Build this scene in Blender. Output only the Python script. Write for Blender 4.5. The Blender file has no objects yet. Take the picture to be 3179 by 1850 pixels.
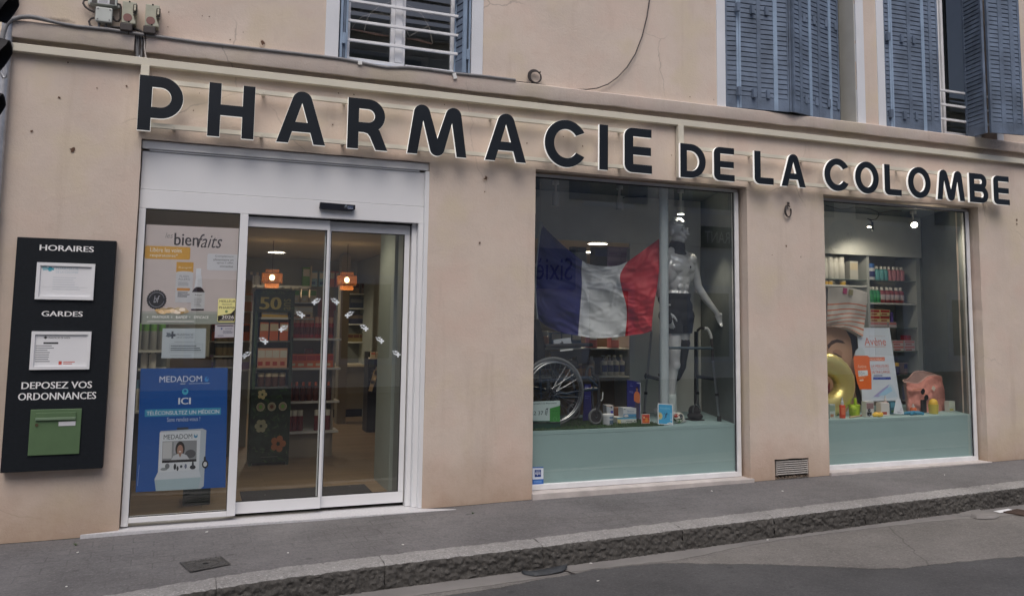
import bpy, bmesh, math, random
import numpy as np
from mathutils import Vector, Matrix, noise
random.seed(7)
SC = bpy.context.scene
COL = SC.collection
R_ = math.radians

# ------------------------------------------------------------------ camera
CAM = np.array([0.43, -6.68, 1.50])
FPX, CX, CY, IW, IH = 2600.0, 1639.73, 737.55, 3179.0, 1850.0
RM = np.array([[0.92958305, -0.36840634, 0.01233392],
               [0.04775513, 0.08718507, -0.99504684],
               [0.36550623, 0.92556768, 0.09863906]])
cd = bpy.data.cameras.new('camera')
cam = bpy.data.objects.new('camera', cd)
COL.objects.link(cam)
cd.sensor_width = 36.0
cd.sensor_fit = 'HORIZONTAL'
cd.lens = FPX / IW * 36.0
cd.shift_x = (IW / 2 - CX) / IW
cd.shift_y = (CY - IH / 2) / IW
cd.clip_end = 500
_m = Matrix(((RM[0][0], -RM[1][0], -RM[2][0], CAM[0]),
             (RM[0][1], -RM[1][1], -RM[2][1], CAM[1]),
             (RM[0][2], -RM[1][2], -RM[2][2], CAM[2]),
             (0, 0, 0, 1)))
cam.matrix_world = _m
SC.camera = cam

# ------------------------------------------------------------------ light
SC.view_settings.view_transform = 'Standard'
SC.view_settings.look = 'None'
SC.view_settings.gamma = 1.0
SC.view_settings.exposure = 0.62
SUN_EL, SUN_AZ = 57.0, -20.0        # elevation, degrees to the left of straight out of the facade
wd = bpy.data.worlds.new('World')
SC.world = wd
wd.use_nodes = True
nt = wd.node_tree
nt.nodes.clear()
sky = nt.nodes.new('ShaderNodeTexSky')
sky.sky_type = 'NISHITA'
sky.sun_disc = False
sky.sun_elevation = R_(SUN_EL)
sky.sun_rotation = R_(180 - SUN_AZ)
sky.dust_density = 4.0
sky.air_density = 0.7
bg = nt.nodes.new('ShaderNodeBackground')
bg.inputs[1].default_value = 0.10
wo = nt.nodes.new('ShaderNodeOutputWorld')
nt.links.new(sky.outputs[0], bg.inputs[0])
nt.links.new(bg.outputs[0], wo.inputs[0])
sl = bpy.data.lights.new('sun', 'SUN')
sl.energy = 0.7
sl.angle = R_(40)
sl.color = (1.0, 0.96, 0.91)
so = bpy.data.objects.new('sun', sl)
COL.objects.link(so)
_el, _az = R_(SUN_EL), R_(SUN_AZ)
_dirv = Vector((math.sin(_az) * math.cos(_el), -math.cos(_az) * math.cos(_el), math.sin(_el)))
so.rotation_euler = _dirv.to_track_quat('Z', 'Y').to_euler()
so.location = _dirv * 30

# ------------------------------------------------------------------ survey of the photo: image point + depth -> place
T = dict(r1=(0, 0, .42283), r2=(800, 0, .42283), r3=(1600, 0, .42283), r4=(2400, 0, .44337), b5=(0, 620, .75),
         p6=(400, 600, .375), p7=(380, 1000, .464), d8=(730, 640, .34797), d9=(700, 1080, .36845), w3=(1980, 540, .35468),
         fl=(1640, 520, .36842), w4=(1640, 960, .3956), w5=(1960, 960, .39583), g6=(2340, 560, .33294),
         g7=(2540, 850, .44326), st=(0, 1450, .63492), st2=(1500, 1350, .66627), g10=(2540, 1000, .23191),
         g11=(2540, 600, .27293), w12=(1640, 1180, .142857), w13=(1960, 1180, .15079), u14=(950, 0, .24206),
         lf=(0, 0, .34091), sh2=(2200, 0, .27282), sh3=(2680, 0, .30006), bx=(250, 0, .12278), gut=(2900, 1500, .11071),
         rub=(1560, 1700, .11905), vent=(2330, 1390, .09127), sens=(960, 600, .079365), N=(0, 0, 1), D=(0, 0, 1.262))


def ray(z, x, y):
    o = T[z]
    px, py = o[0] + x * o[2], o[1] + y * o[2]
    return RM.T @ np.array([(px - CX) / FPX, (py - CY) / FPX, 1.0])


def W(z, x, y, Y=0.0):
    d = ray(z, x, y)
    t = (Y - CAM[1]) / d[1]
    return Vector(CAM + t * d)


def WP(z, x, y, a, b=0.0, c=0.0):            # on the plane z = a + b x + c y
    d = ray(z, x, y)
    t = (a + b * CAM[0] + c * CAM[1] - CAM[2]) / (d[2] - b * d[0] - c * d[1])
    return Vector(CAM + t * d)


# ------------------------------------------------------------------ materials
def S(r, g, b):
    f = lambda c: (c / 255 / 12.92) if c / 255 <= .04045 else ((c / 255 + .055) / 1.055) ** 2.4
    return (f(r), f(g), f(b))


def pm(name, col, rough=.6, metal=0., var=0., vs=6., bump=0., bs=80., spec=None, emit=None, es=0., coat=0., sheen=0.):
    m = bpy.data.materials.new(name)
    m.use_nodes = True
    n = m.node_tree
    p = n.nodes['Principled BSDF']
    p.inputs['Base Color'].default_value = (*col, 1)
    p.inputs['Roughness'].default_value = rough
    p.inputs['Metallic'].default_value = metal
    if spec is not None: p.inputs['Specular IOR Level'].default_value = spec
    if coat: p.inputs['Coat Weight'].default_value = coat
    if sheen: p.inputs['Sheen Weight'].default_value = sheen
    if emit:
        p.inputs['Emission Color'].default_value = (*emit, 1)
        p.inputs['Emission Strength'].default_value = es
    if var or bump:
        tc = n.nodes.new('ShaderNodeTexCoord')
    if var:
        t = n.nodes.new('ShaderNodeTexNoise')
        t.inputs['Scale'].default_value = vs
        t.inputs['Detail'].default_value = 6
        n.links.new(tc.outputs['Object'], t.inputs['Vector'])
        r = n.nodes.new('ShaderNodeValToRGB')
        r.color_ramp.elements[0].position = .3
        r.color_ramp.elements[1].position = .7
        r.color_ramp.elements[0].color = (*[c * (1 - var) for c in col], 1)
        r.color_ramp.elements[1].color = (*[min(1, c * (1 + var)) for c in col], 1)
        n.links.new(t.outputs['Fac'], r.inputs[0])
        n.links.new(r.outputs[0], p.inputs['Base Color'])
    if bump:
        t = n.nodes.new('ShaderNodeTexNoise')
        t.inputs['Scale'].default_value = bs
        t.inputs['Detail'].default_value = 4
        n.links.new(tc.outputs['Object'], t.inputs['Vector'])
        b = n.nodes.new('ShaderNodeBump')
        b.inputs['Strength'].default_value = bump
        b.inputs['Distance'].default_value = .01
        n.links.new(t.outputs['Fac'], b.inputs['Height'])
        n.links.new(b.outputs[0], p.inputs['Normal'])
    return m


def node(n, t, **kw):
    q = n.nodes.new(t)
    for k, v in kw.items():
        if k in ('operation', 'blend_type', 'data_type', 'feature', 'noise_dimensions', 'distance'):
            setattr(q, k, v)
        else:
            q.inputs[k.replace('_', ' ')].default_value = v
    return q


def mixcol(n, a, b, fac, blend='MIX'):
    q = n.nodes.new('ShaderNodeMix')
    q.data_type = 'RGBA'
    q.blend_type = blend
    for i, v in ((6, a), (7, b), (0, fac)):
        if isinstance(v, (tuple, list)): q.inputs[i].default_value = (*v, 1)
        elif isinstance(v, (int, float)): q.inputs[i].default_value = v
        else: n.links.new(v, q.inputs[i])
    return q.outputs[2]


def ramp(n, src, p0, p1, c0=0., c1=1.):
    r = n.nodes.new('ShaderNodeMapRange')
    r.inputs[1].default_value = p0
    r.inputs[2].default_value = p1
    r.inputs[3].default_value = c0
    r.inputs[4].default_value = c1
    n.links.new(src, r.inputs[0])
    return r.outputs[0]


def plaster(name, col, rough_bump=.2, patch=.10, dirty=True):
    m = bpy.data.materials.new(name)
    m.use_nodes = True
    n = m.node_tree
    p = n.nodes['Principled BSDF']
    p.inputs['Roughness'].default_value = .92
    p.inputs['Specular IOR Level'].default_value = .2
    tc = n.nodes.new('ShaderNodeTexCoord')
    o = tc.outputs['Object']
    big = node(n, 'ShaderNodeTexNoise', Scale=.9, Detail=5., Roughness=.6)
    mid = node(n, 'ShaderNodeTexNoise', Scale=5., Detail=6., Roughness=.65)
    fine = node(n, 'ShaderNodeTexNoise', Scale=55., Detail=5., Roughness=.7)
    grain = node(n, 'ShaderNodeTexNoise', Scale=170., Detail=3., Roughness=.7)
    for q in (big, mid, fine, grain): n.links.new(o, q.inputs['Vector'])
    c = mixcol(n, tuple(x * (1 - patch) for x in col), tuple(min(1, x * (1 + patch)) for x in col), ramp(n, big.outputs[0], .32, .68))
    c = mixcol(n, c, (col[0] * .93, col[1] * .86, col[2] * .80), ramp(n, mid.outputs[0], .5, .75, 0, .35))
    c = mixcol(n, c, tuple(x * .84 for x in col), ramp(n, fine.outputs[0], .52, .75, 0, .25))
    hue = node(n, 'ShaderNodeTexNoise', Scale=1.7, Detail=3., Roughness=.5); n.links.new(o, hue.inputs['Vector'])
    c = mixcol(n, c, (col[0] * 1.02, col[1] * .94, col[2] * .93), ramp(n, hue.outputs[0], .52, .68, 0, .7))
    c = mixcol(n, c, (col[0] * .98, col[1] * .99, col[2] * .86), ramp(n, hue.outputs[0], .46, .34, 0, .6))
    if dirty:
        # hairline cracks that come and go
        hv = n.nodes.new('ShaderNodeTexVoronoi'); hv.feature = 'DISTANCE_TO_EDGE'; hv.inputs['Scale'].default_value = .75
        hw = node(n, 'ShaderNodeTexNoise', Scale=3.5, Detail=6.); n.links.new(o, hw.inputs['Vector'])
        n.links.new(mixcol(n, o, hw.outputs['Color'], .16), hv.inputs['Vector'])
        hm = ramp(n, hv.outputs['Distance'], .0035, .001, 0, 1)
        hk = n.nodes.new('ShaderNodeMath'); hk.operation = 'MULTIPLY'; n.links.new(hm, hk.inputs[0]); n.links.new(ramp(n, big.outputs[0], .52, .62, 0, .5), hk.inputs[1])
        c = mixcol(n, c, tuple(x * .45 for x in col), hk.outputs[0])
        # splash dirt and damp at the foot of the wall, streaks of soot
        sx = n.nodes.new('ShaderNodeSeparateXYZ')
        n.links.new(o, sx.inputs[0])
        mp = n.nodes.new('ShaderNodeMapping')
        mp.inputs['Scale'].default_value = (2.4, 2.4, .25)
        n.links.new(o, mp.inputs[0])
        stn = node(n, 'ShaderNodeTexNoise', Scale=2.2, Detail=5., Roughness=.6)
        n.links.new(mp.outputs[0], stn.inputs['Vector'])
        c = mixcol(n, c, (col[0] * .62, col[1] * .56, col[2] * .50), ramp(n, stn.outputs[0], .58, .80, 0, .40))
        ad = n.nodes.new('ShaderNodeMath'); ad.operation = 'MULTIPLY_ADD'
        n.links.new(mid.outputs[0], ad.inputs[0]); ad.inputs[1].default_value = .55
        n.links.new(sx.outputs[2], ad.inputs[2])
        c = mixcol(n, c, (col[0] * .62, col[1] * .50, col[2] * .40), ramp(n, ad.outputs[0], .72, .24, 0, .68))
        # sooty scar where a fitting was taken off, left of the boxes
        for (cx_, cz_, rx_, rz_2, am) in ((-.585 - 4.5, 3.605, .105, .022, .8), (.1 - 4.5, 3.56, .30, .02, .35), (8.9 - 4.5, 3.53, .5, .05, .3)):
            vm = n.nodes.new('ShaderNodeMapping'); vm.vector_type = 'POINT'
            vm.inputs['Location'].default_value = (-cx_ / rx_, 0, -cz_ / rz_2); vm.inputs['Scale'].default_value = (1 / rx_, 0, 1 / rz_2)
            n.links.new(o, vm.inputs[0])
            ln = n.nodes.new('ShaderNodeVectorMath'); ln.operation = 'LENGTH'
            n.links.new(vm.outputs[0], ln.inputs[0])
            ma = n.nodes.new('ShaderNodeMath'); ma.operation = 'MULTIPLY_ADD'; ma.inputs[1].default_value = 2.2
            nn = node(n, 'ShaderNodeTexNoise', Scale=16., Detail=6., Roughness=.7); n.links.new(o, nn.inputs['Vector'])
            n.links.new(nn.outputs[0], ma.inputs[0]); n.links.new(ln.outputs['Value'], ma.inputs[2])
            c = mixcol(n, c, (.13, .115, .105), ramp(n, ma.outputs[0], 2.2, 1.3, 0, am))
    n.links.new(c, p.inputs['Base Color'])
    b1 = n.nodes.new('ShaderNodeBump'); b1.inputs['Strength'].default_value = rough_bump; b1.inputs['Distance'].default_value = .006
    n.links.new(grain.outputs[0], b1.inputs['Height'])
    b2 = n.nodes.new('ShaderNodeBump'); b2.inputs['Strength'].default_value = .13; b2.inputs['Distance'].default_value = .02
    n.links.new(fine.outputs[0], b2.inputs['Height'])
    n.links.new(b1.outputs[0], b2.inputs['Normal'])
    b3 = n.nodes.new('ShaderNodeBump'); b3.inputs['Strength'].default_value = .12; b3.inputs['Distance'].default_value = .06
    n.links.new(mid.outputs[0], b3.inputs['Height'])
    n.links.new(b2.outputs[0], b3.inputs['Normal'])
    n.links.new(b3.outputs[0], p.inputs['Normal'])
    return m


def asphalt(name, col, speck=.5, cracks=True, joints=False, rough=.9, fs=120., gum=False):
    m = bpy.data.materials.new(name)
    m.use_nodes = True
    n = m.node_tree
    p = n.nodes['Principled BSDF']
    p.inputs['Roughness'].default_value = rough
    p.inputs['Specular IOR Level'].default_value = .25
    tc = n.nodes.new('ShaderNodeTexCoord')
    o = tc.outputs['Object']
    big = node(n, 'ShaderNodeTexNoise', Scale=1.3, Detail=6., Roughness=.6)
    fine = node(n, 'ShaderNodeTexNoise', Scale=fs, Detail=3., Roughness=.8)
    v = node(n, 'ShaderNodeTexVoronoi', Scale=140.)
    mid = node(n, 'ShaderNodeTexNoise', Scale=14., Detail=6., Roughness=.7)
    for q in (big, fine, v, mid): n.links.new(o, q.inputs['Vector'])
    c = mixcol(n, tuple(x * .78 for x in col), tuple(x * 1.25 for x in col), ramp(n, big.outputs[0], .3, .7))
    c = mixcol(n, c, tuple(x * .6 for x in col), ramp(n, mid.outputs[0], .5, .8, 0, .5))
    c = mixcol(n, c, tuple(min(1, x * 2.3) for x in col), ramp(n, fine.outputs[0], .56, .78, 0, speck))
    c = mixcol(n, c, tuple(x * .35 for x in col), ramp(n, fine.outputs[0], .44, .25, 0, speck))
    m2 = node(n, 'ShaderNodeTexNoise', Scale=38., Detail=5., Roughness=.75); n.links.new(o, m2.inputs['Vector'])
    c = mixcol(n, c, tuple(x * .55 for x in col), ramp(n, m2.outputs[0], .54, .74, 0, .75))
    c = mixcol(n, c, tuple(min(1, x * 1.55) for x in col), ramp(n, m2.outputs[0], .44, .28, 0, .55))
    if gum:
        gv = node(n, 'ShaderNodeTexVoronoi', Scale=2.6); n.links.new(o, gv.inputs['Vector'])
        c = mixcol(n, c, tuple(x * .5 for x in col), ramp(n, gv.outputs['Distance'], .075, .05, 0, .5))
    h = fine.outputs[0]
    if joints:
        mp = n.nodes.new('ShaderNodeMapping')
        mp.inputs['Rotation'].default_value = (0, 0, R_(-2))
        n.links.new(o, mp.inputs[0])
        # warp so that the joints wander
        wn = node(n, 'ShaderNodeTexNoise', Scale=3., Detail=2.)
        n.links.new(o, wn.inputs['Vector'])
        wv = mixcol(n, mp.outputs[0], wn.outputs['Color'], .03)
        br = n.nodes.new('ShaderNodeTexBrick')
        br.inputs['Scale'].default_value = 1.
        br.inputs['Brick Width'].default_value = .24
        br.inputs['Row Height'].default_value = .125
        br.inputs['Mortar Size'].default_value = .004
        br.inputs['Color1'].default_value = (1, 1, 1, 1)
        br.inputs['Color2'].default_value = (.78, .78, .78, 1)
        br.inputs['Mortar'].default_value = (.25, .25, .25, 1)
        n.links.new(wv, br.inputs['Vector'])
        jm = node(n, 'ShaderNodeTexNoise', Scale=.8, Detail=4.)
        n.links.new(o, jm.inputs['Vector'])
        c = mixcol(n, c, br.outputs['Color'], ramp(n, jm.outputs[0], .46, .68, .03, .42), 'MULTIPLY')
    if cracks:
        cv = n.nodes.new('ShaderNodeTexVoronoi'); cv.feature = 'DISTANCE_TO_EDGE'; cv.inputs['Scale'].default_value = .55
        wn2 = node(n, 'ShaderNodeTexNoise', Scale=4., Detail=5.)
        n.links.new(o, wn2.inputs['Vector'])
        n.links.new(mixcol(n, o, wn2.outputs['Color'], .12), cv.inputs['Vector'])
        c = mixcol(n, c, tuple(x * .3 for x in col), ramp(n, cv.outputs['Distance'], .005, .001, 0, .45))
    n.links.new(c, p.inputs['Base Color'])
    b1 = n.nodes.new('ShaderNodeBump'); b1.inputs['Strength'].default_value = .5; b1.inputs['Distance'].default_value = .006
    n.links.new(h, b1.inputs['Height'])
    b2 = n.nodes.new('ShaderNodeBump'); b2.inputs['Strength'].default_value = .3; b2.inputs['Distance'].default_value = .03
    n.links.new(mid.outputs[0], b2.inputs['Height'])
    n.links.new(b1.outputs[0], b2.inputs['Normal'])
    n.links.new(b2.outputs[0], p.inputs['Normal'])
    return m


def glass(name, tint=(.92, .945, .93), gain=5.0):
    m = bpy.data.materials.new(name)
    m.use_nodes = True
    n = m.node_tree
    n.nodes.clear()
    out = n.nodes.new('ShaderNodeOutputMaterial')
    tr = n.nodes.new('ShaderNodeBsdfTransparent'); tr.inputs[0].default_value = (*tint, 1)
    gl = n.nodes.new('ShaderNodeBsdfGlossy'); gl.inputs['Roughness'].default_value = .0
    lw = n.nodes.new('ShaderNodeLayerWeight'); lw.inputs[0].default_value = .5
    pw = n.nodes.new('ShaderNodeMath'); pw.operation = 'POWER'; pw.inputs[1].default_value = 5.
    mu = n.nodes.new('ShaderNodeMath'); mu.operation = 'MULTIPLY_ADD'; mu.use_clamp = True; mu.inputs[1].default_value = .9; mu.inputs[2].default_value = .042 * gain
    n.links.new(lw.outputs['Facing'], pw.inputs[0])
    mx = n.nodes.new('ShaderNodeMixShader')
    n.links.new(pw.outputs[0], mu.inputs[0]); n.links.new(mu.outputs[0], mx.inputs[0])
    n.links.new(tr.outputs[0], mx.inputs[1]); n.links.new(gl.outputs[0], mx.inputs[2])
    n.links.new(mx.outputs[0], out.inputs[0])
    return m


def translucent(name, col, emit=None, es=0., alpha=.35):
    m = bpy.data.materials.new(name)
    m.use_nodes = True
    n = m.node_tree
    p = n.nodes['Principled BSDF']
    p.inputs['Base Color'].default_value = (*col, 1)
    p.inputs['Roughness'].default_value = .3
    p.inputs['Alpha'].default_value = alpha
    if emit:
        p.inputs['Emission Color'].default_value = (*emit, 1)
        p.inputs['Emission Strength'].default_value = es
    return m


def emis(name, col, s):
    return pm(name, (.8, .8, .8), emit=col, es=s)


_flat = {}


def fc(r, g, b, rough=.5):                       # printed or moulded colour given as sRGB of the material itself
    k = (r, g, b, rough)
    if k not in _flat:
        _flat[k] = pm('colour_%02x%02x%02x_%d' % (r, g, b, int(rough * 100)), S(r, g, b), rough)
    return _flat[k]


WALLC = (.622, .530, .454)
M = dict(
    wall=plaster('render_plaster', WALLC),
    ledge=plaster('ledge_plaster', (.58, .505, .445), .3, .14),
    surround=pm('white_masonry_paint', (.66, .68, .71), .8, var=.05, vs=3, bump=.15, bs=90),
    alu=pm('white_lacquered_aluminium', (.76, .77, .785), .38, var=.025, vs=2.5, bump=.02, bs=20),
    alu_grey=pm('dull_aluminium', (.45, .46, .48), .4, metal=.3, var=.06),
    rail=pm('cream_lacquer', (.62, .585, .485), .45, var=.05, vs=3),
    black=pm('black_lacquer', (.012, .016, .022), .42, var=.2, vs=3, spec=.3),
    board=pm('black_board', (.010, .013, .017), .6, var=.12, vs=40, bump=.1, bs=120, spec=.22),
    rubber=pm('black_rubber', (.02, .02, .022), .75),
    dark=pm('dark_void', (.01, .01, .01), .9),
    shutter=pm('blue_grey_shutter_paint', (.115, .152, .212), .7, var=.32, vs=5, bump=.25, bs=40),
    shutter_light=pm('pale_lit_shutter_paint', (.25, .335, .45), .65, var=.15, vs=6, bump=.15, bs=40),  # brighter copy of the shutter blue: light caught by proud stiles, painted in
    sash=pm('white_sash_paint', (.74, .75, .77), .55, var=.08, vs=7, bump=.15, bs=50),
    sill=pm('limestone_sill', (.50, .46, .44), .85, var=.15, vs=9, bump=.3, bs=60),
    threshold=pm('pale_granite', (.55, .55, .57), .6, var=.10, vs=60, bump=.05),
    green_board=pm('grey_green_board', (.35, .49, .49), .7, var=.05, vs=2.0),
    grey_board=pm('grey_interior_board', (.74, .75, .71), .8, var=.04),
    dark_board=pm('dark_interior_board', (.17, .185, .175), .7, var=.1),
    ceiling=pm('interior_ceiling', (.40, .36, .29), .9, var=.03),
    innerwall=pm('interior_wall', (.34, .36, .33), .85, var=.04),
    conduit=pm('grey_conduit', (.20, .20, .205), .55, var=.15, vs=12),
    cable=pm('dark_cable', (.05, .042, .04), .6),
    galv=pm('galvanised_steel', (.42, .43, .45), .45, metal=.6, var=.15, vs=20),
    steel=pm('polished_steel', (.42, .43, .44), .25, metal=1.),
    chrome=pm('satin_chrome', (.42, .43, .45), .3, metal=1.),
    silver=pm('silver_mannequin_paint', (.72, .73, .74), .28, metal=.25, coat=.6),
    cloth=pm('black_fabric', (.012, .012, .014), .9, bump=.2, bs=200),
    navy=pm('navy_frame_paint', (.02, .035, .06), .35),
    white=pm('white_plastic', (.72, .72, .70), .4),
    paper=pm('white_paper', (.74, .75, .77), .7),
    pale=pm('pale_blue_paper', (.62, .70, .74), .7),
    ink=pm('black_ink', (.03, .03, .035), .7),
    grey_ink=pm('grey_ink', (.28, .29, .31), .7),
    letter_white=pm('white_board_lettering', (.80, .80, .80), .6),
    edge=pm('lit_acrylic_edge', (.85, .85, .82), .4, emit=(1., .98, .94), es=.28),
    iron=pm('cast_iron', (.055, .053, .052), .65, var=.25, vs=30, bump=.4, bs=90),
    grate=pm('rusty_grate', (.07, .045, .035), .8, var=.3, vs=30),
    glass=glass('clear_shop_glass'),
    upglass=glass('upstairs_glass', (.62, .62, .60), 3.2),
    wire=pm('white_wire', (.62, .58, .54), .5),
    green_box=pm('green_letterbox_paint', (.095, .165, .080), .5, var=.08, vs=8),
    cream_box=pm('weathered_cream_plastic', (.42, .42, .33), .6, var=.14, vs=9, bump=.1),
    grey_box=pm('pale_grey_plastic', (.48, .51, .48), .55, var=.06, vs=6),
    glow=emis('downlight_glow', (1., .90, .72), 9.),
    spotglow=emis('spot_glow', (1., .93, .78), 26.),
    bulb=emis('filament_glow', (1., .70, .34), 8.),
    amber=translucent('amber_glass', (.36, .15, .06), (1., .30, .08), .02, .5),
    concrete=pm('gutter_concrete', (.205, .196, .188), .9, var=.14, vs=4, bump=.3, bs=90),
)


def wood_floor():
    m = bpy.data.materials.new('oak_floor')
    m.use_nodes = True
    n = m.node_tree
    p = n.nodes['Principled BSDF']
    p.inputs['Roughness'].default_value = .45
    tc = n.nodes.new('ShaderNodeTexCoord')
    br = n.nodes.new('ShaderNodeTexBrick')
    br.inputs['Scale'].default_value = 1.
    br.inputs['Brick Width'].default_value = 1.1
    br.inputs['Row Height'].default_value = .14
    br.inputs['Mortar Size'].default_value = .002
    br.inputs['Color1'].default_value = (.27, .19, .11, 1)
    br.inputs['Color2'].default_value = (.22, .15, .085, 1)
    br.inputs['Mortar'].default_value = (.10, .07, .04, 1)
    n.links.new(tc.outputs['Object'], br.inputs['Vector'])
    n.links.new(br.outputs[0], p.inputs['Base Color'])
    return m


M['floor'] = wood_floor()
M['pave'] = asphalt('old_pavers', (.150, .146, .148), .6, False, True, fs=62., gum=True)
M['road'] = asphalt('dark_asphalt', (.082, .082, .085), .6, False, fs=70., gum=True)
M['oldroad'] = asphalt('worn_asphalt', (.172, .164, .156), .75, True, fs=60.)
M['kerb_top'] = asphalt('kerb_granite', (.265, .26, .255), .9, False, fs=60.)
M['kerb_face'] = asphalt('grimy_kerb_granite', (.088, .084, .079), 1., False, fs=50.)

# ------------------------------------------------------------------ mesh builder
BASE = {}


class MB:
    def __init__(s):
        s.v, s.f, s.mi, s.mats = [], [], [], []

    def m(s, mat):
        if mat not in s.mats: s.mats.append(mat)
        return s.mats.index(mat)

    def add(s, pts, faces, mat):
        o = len(s.v)
        s.v += [tuple(p) for p in pts]
        k = s.m(mat)
        for f in faces:
            s.f.append(tuple(i + o for i in f)); s.mi.append(k)

    def quad(s, a, b, c, d, mat): s.add([a, b, c, d], [(0, 1, 2, 3)], mat)

    def poly(s, pts, mat): s.add(pts, [tuple(range(len(pts)))], mat)

    def box(s, x0, x1, y0, y1, z0, z1, mat, rot=None, piv=None):
        p = [Vector(q) for q in ((x0, y0, z0), (x1, y0, z0), (x1, y1, z0), (x0, y1, z0), (x0, y0, z1), (x1, y0, z1), (x1, y1, z1), (x0, y1, z1))]
        if rot is not None:
            c = Vector(piv) if piv is not None else Vector(((x0 + x1) / 2, (y0 + y1) / 2, (z0 + z1) / 2))
            p = [c + rot @ (q - c) for q in p]
        s.add(p, [(0, 3, 2, 1), (4, 5, 6, 7), (0, 1, 5, 4), (1, 2, 6, 5), (2, 3, 7, 6), (3, 0, 4, 7)], mat)

    def tube(s, path, r, mat, n=8, closed=False, caps=True):
        path = [Vector(p) for p in path]
        N = len(path)
        rr = r if isinstance(r, (list, tuple)) else [r] * N
        rings, up = [], None
        for i, p in enumerate(path):
            a = path[(i - 1) % N] if (closed or i > 0) else p
            b = path[(i + 1) % N] if (closed or i < N - 1) else p
            t = (b - a)
            if t.length < 1e-9: t = Vector((0, 0, 1))
            t.normalize()
            if up is None:
                up = Vector((0, 0, 1)) if abs(t.z) < .9 else Vector((0, 1, 0))
            u = t.cross(up)
            if u.length < 1e-6: u = t.cross(Vector((1, 0, 0)))
            u.normalize()
            w = u.cross(t).normalized()
            up = w
            rings.append([p + (u * math.cos(2 * math.pi * k / n) + w * math.sin(2 * math.pi * k / n)) * rr[i] for k in range(n)])
        pts = [q for ring in rings for q in ring]
        fs = []
        for i in range(N if closed else N - 1):
            j = (i + 1) % N
            for k in range(n):
                k2 = (k + 1) % n
                fs.append((i * n + k, i * n + k2, j * n + k2, j * n + k))
        if caps and not closed:
            fs.append(tuple(range(n - 1, -1, -1)))
            fs.append(tuple((N - 1) * n + k for k in range(n)))
        s.add(pts, fs, mat)

    def cyl(s, a, b, r0, mat, r1=None, n=14):
        s.tube([a, b], [r0, r0 if r1 is None else r1], mat, n)

    def lathe(s, prof, c, mat, n=20, axis='z', cap=True):
        pts, fs = [], []
        c = Vector(c)
        for r, h in prof:
            for k in range(n):
                a = 2 * math.pi * k / n
                q = (r * math.cos(a), r * math.sin(a), h)
                if axis == 'y': q = (q[0], h, q[1])
                if axis == 'x': q = (h, q[0], q[1])
                pts.append(c + Vector(q))
        for i in range(len(prof) - 1):
            for k in range(n):
                fs.append((i * n + k, i * n + (k + 1) % n, (i + 1) * n + (k + 1) % n, (i + 1) * n + k))
        if cap:
            fs.append(tuple(range(n - 1, -1, -1)))
            fs.append(tuple((len(prof) - 1) * n + k for k in range(n)))
        s.add(pts, fs, mat)

    def ball(s, c, r, mat, nu=16, nv=10, rot=None):
        if not isinstance(r, (tuple, list)): r = (r, r, r)
        c = Vector(c)
        pts, fs = [], []
        for i in range(nv + 1):
            th = math.pi * i / nv
            for k in range(nu):
                a = 2 * math.pi * k / nu
                q = Vector((r[0] * math.sin(th) * math.cos(a), r[1] * math.sin(th) * math.sin(a), r[2] * math.cos(th)))
                if rot is not None: q = rot @ q
                pts.append(c + q)
        for i in range(nv):
            for k in range(nu):
                fs.append((i * nu + k, (i + 1) * nu + k, (i + 1) * nu + (k + 1) % nu, i * nu + (k + 1) % nu))
        s.add(pts, fs, mat)

    def prism(s, pts2, y0, y1, mat, side=None):      # outline in x,z pushed from y0 (front) to y1
        n = len(pts2)
        p = [(a, y0, b) for a, b in pts2] + [(a, y1, b) for a, b in pts2]
        s.add(p, [tuple(range(n)), tuple(range(2 * n - 1, n - 1, -1))], mat)
        s.add(p, [(i, i + n, (i + 1) % n + n, (i + 1) % n) for i in range(n)], side or mat)

    def build(s, name, parent=None, loc=None, smooth=None, bevel=0., seg=2, solid=0.):
        me = bpy.data.meshes.new(name)
        if parent is not None: b = BASE[parent.name]
        elif loc is not None: b = Vector(loc)
        else: b = Vector((0, 0, 0))
        me.from_pydata([(p[0] - b[0], p[1] - b[1], p[2] - b[2]) for p in s.v], [], s.f)
        for m in s.mats: me.materials.append(m)
        me.polygons.foreach_set('material_index', s.mi)
        bm = bmesh.new(); bm.from_mesh(me)
        bmesh.ops.recalc_face_normals(bm, faces=bm.faces[:]) if solid != -1 else None
        bm.to_mesh(me); bm.free()
        if smooth is not None:
            me.polygons.foreach_set('use_smooth', [True] * len(me.polygons))
            me.set_sharp_from_angle(angle=R_(smooth))
        me.update()
        o = bpy.data.objects.new(name, me)
        COL.objects.link(o)
        if parent is not None: o.parent = parent
        else: o.location = b
        BASE[o.name] = b
        if bevel:
            q = o.modifiers.new('edges', 'BEVEL')
            q.width = bevel; q.segments = seg; q.limit_method = 'ANGLE'; q.angle_limit = R_(40)
        return o


def tag(o, label=None, cat=None, group=None, kind=None):
    if label: o['label'] = label
    if cat: o['category'] = cat
    if group: o['group'] = group
    if kind: o['kind'] = kind
    return o


def thing(name, loc, label, cat, group=None):
    o = bpy.data.objects.new(name, None)
    o.empty_display_size = .1
    COL.objects.link(o)
    o.location = loc
    BASE[o.name] = Vector(loc)
    return tag(o, label, cat, group)


def link_copy(o, loc=None, parent=None, label=None, group=None, cat=None):
    c = o.copy()
    COL.objects.link(c)
    if parent is not None: c.parent = parent
    if loc is not None: c.location = loc
    if label: c['label'] = label
    if group: c['group'] = group
    for ch in list(o.children):
        link_copy(ch, None, c)
    return c


_fonts = {}


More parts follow.
